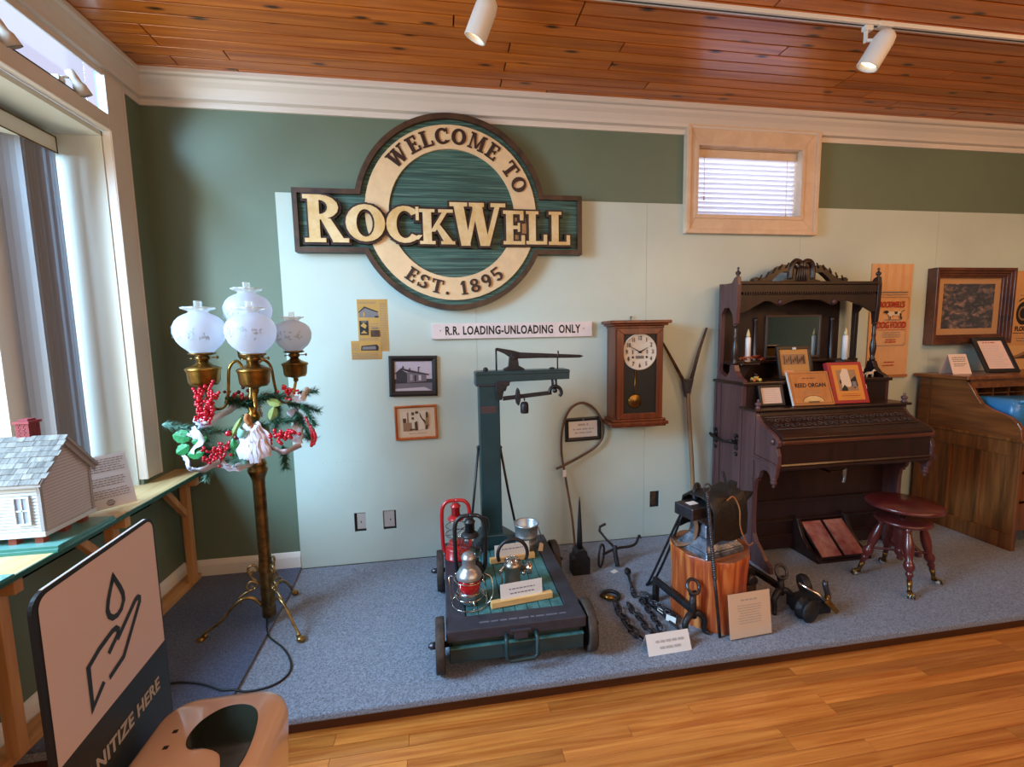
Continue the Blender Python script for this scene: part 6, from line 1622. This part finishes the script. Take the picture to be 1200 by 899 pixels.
# pedals
m_pcarp = mat('worn_red_carpet', C(150, 58, 48), .9, col2=C(196, 132, 110), vscale=9, bump=.3, bscale=90)
for k in (0, 1):
    x0 = 2.432 + .172 * k; x1 = x0 + .162
    p = MB().add([(x0, -.590, .035), (x1, -.590, .035), (x1, -.40, .205), (x0, -.40, .205), (x0, -.590, .018), (x1, -.590, .018), (x1, -.40, .19), (x0, -.40, .19)], [(0, 1, 2, 3), (7, 6, 5, 4), (4, 5, 1, 0), (5, 6, 2, 1), (6, 7, 3, 2), (7, 4, 0, 3)]).build('pedal', m_mahog, og)
    MB().add([(x0 + .008, -.588, .0405), (x1 - .008, -.588, .0405), (x1 - .008, -.405, .2040), (x0 + .008, -.405, .2040), (x0 + .008, -.588, .034), (x1 - .008, -.588, .034), (x1 - .008, -.405, .199), (x0 + .008, -.405, .199)], [(0, 1, 2, 3), (4, 5, 1, 0), (5, 6, 2, 1), (7, 4, 0, 3)]).build('carpet', m_pcarp, p)
cheek = [(-.375, 0), (-.375, .225), (-.395, .245), (-.415, .235), (-.43, .19), (-.46, .13), (-.52, .07), (-.585, .045), (-.605, .03), (-.605, 0)]
for x in (2.395, 2.772): MB().prism(cheek, x, x + .030, 'yz').build('pedal_cheek', m_mahog, og, bevel=.004)
MB().box(2.42, -.600, 0, 2.78, -.375, .016).build('pedal_base', m_mahog, og)
# high top
TZ = 1.190; YP = -.235
MB().box(OX0 + .03, -.055, TZ, OX1 - .14, -.035, 1.865).build('high_back', m_mahog, og)
for k, x in enumerate((OX0 + .0, OX1 - .03)):
    w = .030
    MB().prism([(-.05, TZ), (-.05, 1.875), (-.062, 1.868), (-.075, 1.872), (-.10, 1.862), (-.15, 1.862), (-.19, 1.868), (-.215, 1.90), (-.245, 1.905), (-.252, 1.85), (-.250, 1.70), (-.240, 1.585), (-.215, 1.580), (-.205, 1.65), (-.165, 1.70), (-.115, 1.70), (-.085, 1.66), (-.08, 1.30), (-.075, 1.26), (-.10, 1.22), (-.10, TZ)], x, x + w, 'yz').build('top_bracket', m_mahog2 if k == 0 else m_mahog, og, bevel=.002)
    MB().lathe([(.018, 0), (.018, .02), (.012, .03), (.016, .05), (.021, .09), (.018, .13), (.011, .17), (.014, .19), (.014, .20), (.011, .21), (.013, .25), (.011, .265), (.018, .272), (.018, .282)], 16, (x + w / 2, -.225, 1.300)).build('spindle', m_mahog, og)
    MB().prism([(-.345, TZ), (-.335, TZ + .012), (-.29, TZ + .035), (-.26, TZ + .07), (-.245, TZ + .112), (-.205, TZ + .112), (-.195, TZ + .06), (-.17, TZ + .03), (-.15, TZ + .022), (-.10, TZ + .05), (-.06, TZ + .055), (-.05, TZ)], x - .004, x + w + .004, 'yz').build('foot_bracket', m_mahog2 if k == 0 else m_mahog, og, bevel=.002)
    MB().lathe([(.014, 0), (.008, .008), (.016, .020), (.018, .030), (.008, .040), (.004, .048), (.010, .056), (.003, .066), (0, .07)], 14, (x + w / 2, -.232, 1.902)).build('finial', m_mahog, og)
# front beam, dentils, scalloped apron, cornice
MB().box(OX0 + .028, -.245, 1.800, OX1 - .028, -.055, 1.862).build('canopy', m_mahog, og, bevel=.003)
MB().box(OX0 + .028, -.258, 1.850, OX1 - .028, -.05, 1.872).build('cornice', m_mahog, og, bevel=.004)
mb = MB()
for k in range(56):
    x = OX0 + .045 + k * (OX1 - OX0 - .09) / 56
    mb.box(x, -.254, 1.783, x + .010, -.240, 1.799)
mb.box(OX0 + .028, -.250, 1.799, OX1 - .028, -.240, 1.806)
mb.build('dentil_band', m_mahog, og, kind='stuff')
ap = [(OX0 + .028, 1.785), (OX1 - .028, 1.785), (OX1 - .028, 1.655), (OX1 - .07, 1.662), (OX1 - .14, 1.70), (OX1 - .26, 1.738), (OX1 - .35, 1.735), (2.79, 1.718), (2.755, 1.705), (2.72, 1.718), (2.66, 1.742), (2.57, 1.748), (2.45, 1.742), (2.38, 1.718), (2.336, 1.705), (2.30, 1.718), (2.26, 1.735), (2.22, 1.738), (2.14, 1.70), (OX0 + .07, 1.662), (OX0 + .028, 1.655)]
MB().prism(ap, -.242, -.225, 'xz').build('scalloped_apron', m_mahog, og, bevel=.002)
MB().lathe([(0, .016), (.014, .012), (.020, 0)], 14, (2.336, -.242, 1.730), (0, -1, 0)).lathe([(0, .016), (.014, .012), (.020, 0)], 14, (2.760, -.242, 1.730), (0, -1, 0)).build('apron_boss', m_mahog2, og)
# carved crest
cr = MB()
for sg_ in (-1, 1):
    X = lambda d: OC - .005 + sg_ * d
    up = [(X(.375), 1.872), (X(.380), 1.898), (X(.360), 1.912), (X(.335), 1.905), (X(.30), 1.905), (X(.26), 1.925), (X(.22), 1.958), (X(.18), 1.988), (X(.14), 1.998), (X(.105), 1.992), (X(.09), 1.97), (X(.105), 1.945), (X(.13), 1.950), (X(.165), 1.945), (X(.205), 1.915), (X(.235), 1.888), (X(.24), 1.872)]
    cr.prism(up, -.165, -.125, 'xz')
    low = [(X(.165), 1.872), (X(.155), 1.888), (X(.12), 1.895), (X(.085), 1.915), (X(.08), 1.98), (X(.03), 1.99), (X(.03), 1.872)]
    cr.prism(low, -.160, -.128, 'xz')
    cr.tube(curve([(X(.09), -.155, 1.90), (X(.085), -.160, 1.98), (X(.055), -.162, 2.022), (X(.015), -.162, 2.012), (X(.012), -.162, 1.985), (X(.035), -.163, 1.978), (X(.042), -.163, 1.996)], 6), [.020] * 25 + [.014] * 12, 8)
    for k in range(5):
        a = Vector((X(.34 - .052 * k), -.168, 1.885 + [.005, .025, .055, .078, .09][k])); cr.tube([a, a + Vector((-.02 * sg_, 0, .035))], .006, 5)
cr.prism([(OC - .05, 1.872), (OC + .04, 1.872), (OC + .035, 1.985), (OC - .045, 1.985)], -.155, -.13, 'xz')
for k in range(5): cr.tube([(OC - .045 + .020 * k, -.160, 1.885), (OC - .035 + .015 * k, -.164, 1.975)], .008, 6)
cr.build('carved_crest', m_mahog, og, bevel=.003)
# mirror and half columns
MB().box(2.385, -.062, 1.345, 2.822, -.055, 1.635).build('mirror', m_mirror, og)
mb = MB(); mitred(2.373, 1.330, 2.834, 1.648, .015, .015, .015, .015, -.070, -.055, mb); mb.build('mirror_frame', mat('mirror_frame_edge', C(84, 72, 66), .3), og, bevel=.002)
for x in (2.29, 2.93):
    MB().lathe([(.014, 1.30), (.018, 1.31), (.012, 1.33), (.014, 1.45), (.012, 1.60), (.017, 1.615), (.014, 1.63)], 14, (x, -.065, 0)).build('half_column', m_mahog, og)
MB().box(OX0 + .03, -.125, 1.300, OX1 - .03, -.05, 1.318).build('inner_shelf', m_mahog, og, bevel=.003)
for x0, x1 in ((2.035, 2.235), (2.845, 3.02)):
    MB().prism([(x0, -.05), (x1, -.05), (x1, -.20), (x1 - .03, -.235), (x0 + .03, -.235), (x0, -.20)], 1.296, 1.310, 'xy').prism([(x0 + .03, 1.296), (x1 - .03, 1.296), (x1 - .06, 1.22), ((x0 + x1) / 2, 1.19), (x0 + .06, 1.22)], -.14, -.08, 'xz').build('candle_bracket', m_mahog, og, bevel=.003)
for x in (OX0 + .015, OX1 - .015):
    MB().lathe([(.018, 0), (.018, .008), (.010, .014), (.018, .026), (.020, .036), (.010, .044), (.005, .050), (.009, .058), (0, .066)], 14, (x, -.475, 1.030)).build('desk_finial', m_mahog2, og)

# ------------------------------------------------------------------ things on the organ
m_wax = mat('white_wax', C(232, 228, 226), .4)
for x, y, z, lab in ((2.128, -.205, 1.310, 'white candle among the dried flowers at the left of the organ mirror'), (2.917, -.20, 1.310, 'white candle to the right of the organ mirror, behind the red book')):
    t = thing('candle', lab, 'candle', (x, y, z))
    MB().lathe([(.016, 0), (.019, .006), (.021, .012)], 16, (x, y, z)).build('socket', m_brass2 if x < 2.5 else m_tin, t)
    MB().lathe([(.0185, .012), (.0175, .175), (.012, .182)], 18, (x, y, z)).build('wax', m_wax, t)
    MB().lathe([(.012, .182), (.0135, .195), (.009, .215), (.003, .236), (0, .240)], 14, (x, y, z)).build('bulb_tip', mat('candle_tip', C(210, 190, 140), .2), t)
t = thing('dried_flowers', 'bunch of red and peach dried flowers around the left candle on the organ', 'flowers', (2.15, -.21, 1.31))
m_f1 = mat('peach_petals', C(222, 160, 130), .7); m_f2 = mat('dark_red_petals', C(130, 40, 32), .7); m_f3 = mat('orange_petals', C(206, 110, 60), .7)
for k in range(16):
    c = Vector((2.062 + .0125 * k + random.uniform(-.008, .008), -.222 + random.uniform(-.02, .02), 1.325 + random.uniform(0, .034)))
    mb = MB(); m = (m_f1, m_f2, m_f3, m_f1)[k % 4] if k < 7 else (m_f2, m_f3, m_f2)[k % 3]
    for j in range(6):
        a = 2 * pi * j / 6 + k; d = Vector((cos(a), sin(a) * .8, .5)).normalized() * .021; s = Vector((-sin(a), cos(a), 0)) * .008
        mb.quad(c, c + d * .6 - s, c + d + Vector((0, 0, .003)), c + d * .6 + s)
    mb.ball(c, .0045, 6, 4).build('flower', m, t)
m_fr2 = mat('black_easel_frame', C(28, 27, 30), .4)
def easel(name, lab, cat, bx, by, bz, w, h, fw, ang, lean, mf, inner, strut=True):
    """frame standing on (bx, by, bz), leaning back"""
    t = thing(name, lab, cat, (bx, by, bz), ang)
    M = basis((0, 0, .002), (1, 0, 0), (0, lean, 1)); hw = w / 2
    mb = MB(M)
    o = R4(-hw, 0, hw, h); i = R4(-hw + fw, fw, hw - fw, h - fw)
    for k in range(4): mb.prism([o[k], o[(k + 1) % 4], i[(k + 1) % 4], i[k]], -.004, .012, 'xy')
    mb.build('frame', mf, t, local=True, bevel=.002)
    MB(M).box(-hw + fw, fw, -.003, hw - fw, h - fw, .004).build('sheet', inner, t, local=True)
    if strut: MB(M).box(-.015, .01, -.008, .015, h * .7, -.004).prism([(-.02, 0), (.02, 0), (.012, h * .6), (-.012, h * .6)], -.010, -.006, 'xy').build('strut', mf, t, local=True)
    return t, M @ Matrix.Translation((0, 0, .0042))
t, M = easel('framed_print', 'tan print in a dark frame standing at the back of the organ below the mirror', 'picture', 2.478, -.255, 1.191, .272, .232, .022, 0, .22, m_fr2, mat('tan_print', C(196, 146, 84), .5), False)
flat('printed_picture', M, [(m_s2, R4(-.095, .10, .09, .175))] + [(m_s3, R4(-.085 + .017 * k, .105 + .01 * (k % 3), -.075 + .017 * k, .165 - .012 * ((k * 2) % 3))) for k in range(10)] + [(m_f1, R4(-.10, .03, -.02, .06))], t, local=True)
MB(M).box(-.012, .206, .004, .012, .222, .014).build('clip', m_paper, t, local=True)
t, M = easel('framed_card', 'small black framed text card left of the REED ORGAN book on the organ', 'card', 2.175, -.405, 1.031, .180, .140, .016, 0, .28, m_fr2, mat('pinkish_card', C(222, 196, 178), .6))
lines('printed_text', M, -.06, .06, [.03 + .013 * k for k in range(7)], .003, m_lgrey, t, .2, local=True)
# books
def book(lab, bx, by, w, h, th, ang, lean, mc, me, art):
    t = thing('book', lab, 'book', (bx, by, 1.031), ang)
    M = basis((0, 0, .004), (1, 0, 0), (0, lean, 1)); hw = w / 2
    MB(M).box(-hw, 0, 0, hw, h, .003).build('front_cover', mc, t, local=True, bevel=.001)
    MB(M).box(-hw, 0, -th, hw, h, -th + .003).build('back_cover', mc, t, local=True)
    MB(M).box(-hw, 0, -th, -hw + .003, h, .0025).build('spine', me, t, local=True)
    MB(M).box(-hw + .003, .004, -th + .003, hw - .004, h - .004, 0).build('pages', m_paper, t, local=True)
    art(t, M @ Matrix.Translation((0, 0, .0031)), hw, h)
    return t
m_tanc = mat('tan_book_cover', C(188, 122, 64), .55, var=.12, vscale=14)
def art1(t, M, hw, h):
    flat('printed_border', M, [(m_s3, p) for p in [R4(-hw + .012, .010, hw - .012, .013), R4(-hw + .012, h - .014, hw - .012, h - .011), R4(-hw + .012, .01, -hw + .015, h - .011), R4(hw - .015, .01, hw - .012, h - .011)]] + [(m_gold, arc2(0, .022, .075, .040, 0, 180, 14))] + [(m_s3, p) for p in ringpolys(0, .022, .080, .044, .075, .040, 0, 180, 14)] + [(m_s3, R4(-.04, .016, .04, .026))], t, local=True, step=.00002)
    text('REED ORGAN', .040, m_ink, M @ Matrix.Translation((0, h * .58, .0008)), t, xs=.92, bold=.0008, local=True)
    text('THE PATENT', .016, m_s3, M @ Matrix.Translation((0, h * .80, .0008)), t, local=True) if False else lines('printed_text', M, -.05, .05, [h * .78], .007, m_s3, t, .1, True, local=True)
    lines('printed_text', M, -.07, .07, [h * .40, h * .34], .005, m_s2, t, .2, True, local=True)
book('tan book lettered REED ORGAN standing on the organ desk', 2.448, -.455, .300, .232, .016, radians(-2), .38, m_tanc, m_paper, art1)
m_redc = mat('red_book_cover', C(158, 30, 42), .45)
def art2(t, M, hw, h):
    flat('printed_picture', M, [(mat('amber_panel', C(214, 140, 58), .6), R4(-hw + .028, .022, hw - .028, h - .022)), (m_s2, R4(-hw + .055, .085, hw - .06, h - .055)), (m_s1, [(-.05, .10), (-.05, .20), (-.02, .245), (.015, .235), (.02, .16), (-.0, .13)]), (m_s1, arc2(.0, .145, .026, .034, 0, 350, 14)), (m_ink, [(-.06, .095), (-.03, .13), (-.01, .10), (-.015, .085), (-.055, .085)]), (m_ink, [(.02, .16), (.065, .19), (.07, .12), (.04, .10), (.025, .12)]), (m_g2, R4(.03, .11, .06, .15)), (m_ink, [(-.062, .16), (-.05, .165), (-.05, .14), (-.062, .135)]), (m_redink, R4(-.07, .050, .07, .054))], t, local=True, step=.00015)
    lines('printed_text', M, -.07, .07, [.038, .062], .004, m_s2, t, .2, True, local=True)
t = book('red bordered songbook with a picture, standing right of the REED ORGAN book', 2.738, -.455, .262, .288, .030, radians(-2), .34, m_redc, m_redc, art2)
mb = MB(basis((0, 0, .004), (1, 0, 0), (0, .34, 1)))
for k in range(6): mb.box(.131, .02 + .04 * k, -.022 + .002 * k, .140 + .006 * ((k * 7) % 3), .05 + .04 * k, -.018 + .002 * k)
mb.build('loose_pages', m_paper, t, local=True)
# toys
t = thing('toy_car', 'tiny yellow and dark toy car on the organ shelf under the left candle bracket', 'toy', (2.130, -.300, 1.190))
MB().box(-.030, -.012, .012, .022, .012, .020).box(-.012, -.011, .020, .010, .011, .034).box(-.034, -.010, .010, -.028, .010, .028).build('body', mat('toy_yellow', C(190, 160, 80), .4), t, local=True, bevel=.001)
for x in (-.024, .020):
    for y in (-.013, .013): MB().lathe([(0, -.003), (.0115, -.003), (.0115, .003), (0, .003)], 12, (x, y, .0115), (0, 1, 0)).build('wheel', mat('toy_wheel_orange', C(200, 110, 60), .5) if x < 0 else mat('toy_wheel_yellow', C(206, 184, 90), .5), t, local=True)
MB().tube([(.0, 0, .034), (.006, 0, .046), (-.014, 0, .050)], .004, 6).build('driver', m_g3, t, local=True)
t = thing('toy_horse', 'small white toy horse on the organ shelf right of the red songbook', 'toy', (3.015, -.315, 1.190))
mb = MB().tube([(-.026, 0, .030), (.018, 0, .031)], [.0095, .0105], 8).tube([(.016, 0, .034), (.032, 0, .052)], [.008, .0055], 8).tube([(.030, 0, .053), (.046, 0, .045)], [.006, .004], 8)
for x, dx in ((-.026, -.006), (-.020, .002), (.014, .008), (.019, .0)):
    mb.tube([(x, .004 if dx > 0 else -.004, .028), (x + dx, .004 if dx > 0 else -.004, .014), (x + dx * .6, .004 if dx > 0 else -.004, .001)], [.0055, .0036, .003], 6)
mb.tube([(-.034, 0, .032), (-.046, 0, .014)], [.004, .002], 6)
mb.build('body', m_wax, t, local=True)

# ------------------------------------------------------------------ claw footed organ stool
t = thing('organ_stool', 'round red-brown claw footed swivel stool in front of the organ', 'stool', (2.715, -.855, 0))
MB().lathe([(0, .468), (.172, .468), (.184, .472), (.188, .480), (.184, .490), (.178, .494), (0, .497)], 44).build('seat', m_stool, t, local=True)
MB().lathe([(0, .372), (.128, .372), (.136, .376), (.139, .383), (.136, .392), (.130, .396), (0, .398)], 40).build('lower_disc', m_stool, t, local=True)
MB().lathe([(.014, .395), (.014, .470)], 12).build('screw', m_chrome, t, local=True)
MB().lathe([(0, .130), (.012, .132), (.018, .140), (.012, .150), (.022, .160), (.030, .180), (.028, .200), (.022, .210), (.030, .220), (.033, .250), (.040, .290), (.041, .320), (.034, .340), (.040, .350), (.044, .372)], 20).build('baluster', m_stool, t, local=True)
ft = [(2.590 - 2.715, -1.030 + .855), (2.518 - 2.715, -.752 + .855), (2.894 - 2.715, -.938 + .855), (2.818 - 2.715, -.664 + .855)]
legs = []
for fx, fy in ft:
    d = Vector((fx, fy, 0)); L = d.length; d.normalize()
    a = d * .098 + Vector((0, 0, .374)); b = d * (L - .030) + Vector((0, 0, .075)); ax = (b - a); LL = ax.length
    pr = [(.014, 0), (.020, .015), (.014, .030), (.017, .045), (.022, .07), (.026, .11), (.024, .15), (.016, .185), (.024, .200), (.028, .218), (.022, .238), (.013, .248), (.018, .258), (.018, .268), (.012, .28), (.012, LL)]
    lg = MB().lathe(pr, 16, a, ax).build('leg', m_stool, t, local=True)
    f_ = MB().lathe([(.014, 0), (.012, .03), (.010, .05), (.016, .07)], 12, b - ax.normalized() * .018, ax)
    foot = d * L + Vector((0, 0, .014))
    for q in (-1, 0, 1): 
        s = Vector((-d.y, d.x, 0)) * q
        f_.tube([tuple(b + ax.normalized() * .03), tuple(foot + s * .012 + d * .010 + Vector((0, 0, .012))), tuple(foot + s * .016 + d * .016 - Vector((0, 0, .010)))], [.006, .005, .003], 6)
    f_.build('claw_foot', m_brass2, lg, local=True)
    MB().ball(tuple(foot), .013, 10, 7).build('glass_ball', m_glassr, lg, local=True)
    e = a.lerp(b, .62); c0 = Vector((d.x * .024, d.y * .024, .19)); dd = (e - c0).normalized(); u = dd.orthogonal().normalized(); w = dd.cross(u)
    mb = MB()
    for ph in (0, pi): mb.tube([c0.lerp(e, i / 40) + (u * cos(i * .8 + ph) + w * sin(i * .8 + ph)) * .004 for i in range(41)], .005, 5)
    mb.build('twist_stretcher', m_stool, t, local=True)

# ================================================================== OAK DESK, RIGHT
dk = thing('roll_top_desk', 'golden oak desk with curved side panels at the right edge', 'desk', (4.5, -.38, 0))
DX0, DX1 = 3.80, 5.25
up = [(-.03, .775), (-.03, 1.150), (-.335, 1.150), (-.365, 1.130), (-.392, 1.090), (-.420, 1.040), (-.455, .990), (-.510, .958), (-.570, .938), (-.625, .918), (-.668, .885), (-.692, .845), (-.698, .800), (-.698, .775)]
for x in (DX0, DX1 - .03):
    s_ = MB().prism(up, x, x + .030, 'yz').build('side_panel', m_oakh, dk, bevel=.004)
    xo = x - .005 if x < 4.5 else x + .03
    MB().box(x - .012, -.735, .752, x + .042, -.02, .776).build('edge_moulding', m_oak, dk, bevel=.008)
    MB().box(x + .012, -.695, .02, x + .020, -.035, .755).build('lower_panel', m_oak, dk)
    mb = MB()
    for y0, y1 in ((-.70, -.625), (-.10, -.03), (-.490, -.475), (-.290, -.275)): mb.box(x, y0, .11, x + .03, y1, .655)
    mb.box(x, -.70, .655, x + .03, -.03, .752).build('stile', m_oak, dk, bevel=.003)
    MB().box(x - .004, -.70, 0, x + .034, -.03, .11).build('plinth', m_oak, dk, bevel=.003)
    MB().box(x - .003, -.12, .776, x + .03, -.105, 1.145).build('scribe_line', m_oak, dk)
MB().box(DX0 - .045, -.395, 1.150, DX1 + .02, -.012, 1.176).build('top_board', m_oakh, dk, bevel=.006)
MB().box(DX0 + .03, -.045, .10, DX1 - .03, -.025, 1.15).build('back_panel', m_oak, dk)
MB().box(DX0 + .03, -.72, .745, DX1 - .03, -.03, .772).build('writing_board', m_oakh, dk, bevel=.005)
MB().box(DX0 + .03, -.365, 1.085, DX1 - .03, -.345, 1.150).build('top_rail', m_oakh, dk, bevel=.003)
for k in range(9):
    x = DX0 + .10 + k * .15; MB().box(x, -.25, .772, x + .010, -.05, 1.13).build('pigeonhole_divider', m_oak, dk)
for z in (.90, 1.02): MB().box(DX0 + .03, -.25, z, DX1 - .03, -.05, z + .010).build('pigeonhole_shelf', m_oak, dk)
for x in (DX0 + .03, DX1 - .48):
    for z in (.12, .33, .54):
        dr = MB().box(x + .01, -.66, z, x + .44, -.64, z + .19).build('drawer', m_oak, dk, bevel=.004)
        MB().tube([(x + .18, -.66, z + .10), (x + .18, -.68, z + .095), (x + .27, -.68, z + .095), (x + .27, -.66, z + .10)], .007, 6).build('handle', m_brass2, dr)
    MB().box(x + .44, -.64, .02, x + .45, -.05, .745).build('pedestal_side', m_oak, dk)
# on the desk
tent('small folded notice card on the left corner of the oak desk', 3.945, -.170, .150, .150, radians(-6), .055, [(.86, .006, -.36, .40, m_grey), (.76, .005, -.36, .40, m_grey), (.66, .005, -.36, .38, m_grey), (.52, .005, -.36, .38, m_grey), (.42, .005, -.34, .2, m_grey)], col=mat('pink_white_card', C(226, 198, 180), .65))
bpy.context.view_layer.update()
o_ = [o for o in bpy.data.objects if o.name.startswith('tent_card') and o.parent is None and o.location.x > 3.5][0]; o_.location.z = 1.177
t, M = easel('framed_card', 'black framed notice leaning back on the oak desk top', 'card', 4.285, -.245, 1.177, .255, .305, .030, radians(-10), .55, m_fr2, mat('pinkish_sheet', C(222, 190, 178), .6))
lines('printed_text', M, -.08, .08, [.05 + .014 * k for k in range(14)], .004, m_lgrey, t, .25, local=True); lines('printed_text', M, -.06, .05, [.255], .007, m_redink, t, .1, True, local=True)
t = thing('sepia_print', 'sepia horizontal print standing behind the black framed notice on the desk', 'print', (4.80, -.05, 1.177))
MB(basis((4.80, -.06, 1.178), (1, 0, 0), (0, .10, 1))).box(-.29, 0, 0, .29, .20, .004).build('sheet', mat('sepia_paper', C(214, 172, 124), .6), t)
flat('printed_picture', basis((4.80, -.0645, 1.178), (1, 0, 0), (0, .10, 1)), [(m_s2, [(-.26, .09), (-.22, .105), (-.1, .12), (-.02, .15), (.26, .16), (.26, .09)]), (m_s3, [(-.2, .09), (-.1, .10), (.0, .13), (.26, .13), (.26, .09)])], t)
t = thing('blue_storage_bin', 'blue plastic storage bag sitting on the writing board of the oak desk', 'bag', (4.20, -.42, .772))
m_bluep = mat('blue_plastic', C(52, 130, 190), .35, coat=.3, bump=.4, bscale=9)
mb = MB(); mb.smooth = True
vs = []
for i, (z, e) in enumerate(((0, -.01), (.02, 0), (.14, .01), (.20, .015), (.232, -.01), (.242, -.05))):
    for (x, y) in rrect(-.30 - e, -.17 - e, .36 + e, .15 + e, .05, 5): vs.append((4.20 + x, -.42 + y, .773 + z + .012 * sin(x * 17) * (i > 3)))
n = len(vs) // 6
mb.add(vs, [(i * n + j, i * n + (j + 1) % n, (i + 1) * n + (j + 1) % n, (i + 1) * n + j) for i in range(5) for j in range(n)] + [tuple(range(n - 1, -1, -1)), tuple(range(5 * n, 6 * n))])
mb.build('bag_body', m_bluep, t)
MB().tube(curve([(3.93, -.59, 1.012), (4.05, -.60, 1.022), (4.20, -.60, 1.012), (4.45, -.60, 1.015)], 5), .010, 6).build('rolled_edge', mat('blue_plastic_rim', C(84, 164, 214), .3), t)

# ------------------------------------------------------------------ groups of alike things
GROUPS = {'wall_socket': 'sockets in the sawn wall holes', 'track_spotlight': 'white heads on the ceiling track', 'spotlight': 'cream spotlights on the window header',
          'newspaper_clipping': 'newspaper clippings on the pale wall', 'framed_photo': 'small framed photos on the pale wall', 'paper_sack': 'brown paper sacks on the wall',
          'glass_slab': 'teal slabs on the wall shelf', 'barn_lantern': 'barn lanterns on the scale deck', 'card_holder': 'cards in wooden bars on the scale deck',
          'chain': 'chains on the platform', 'andiron': 'ring topped andirons', 'candle': 'candles on the organ', 'book': 'books on the organ desk', 'framed_card': 'black framed text cards',
          'tent_card': 'folded label cards', 'notice_stand': 'printed notices in clear stands'}
for o in bpy.data.objects:
    n = o.name.split('.')[0]
    if o.parent is None and n in GROUPS and o.get('label'): o['group'] = GROUPS[n]
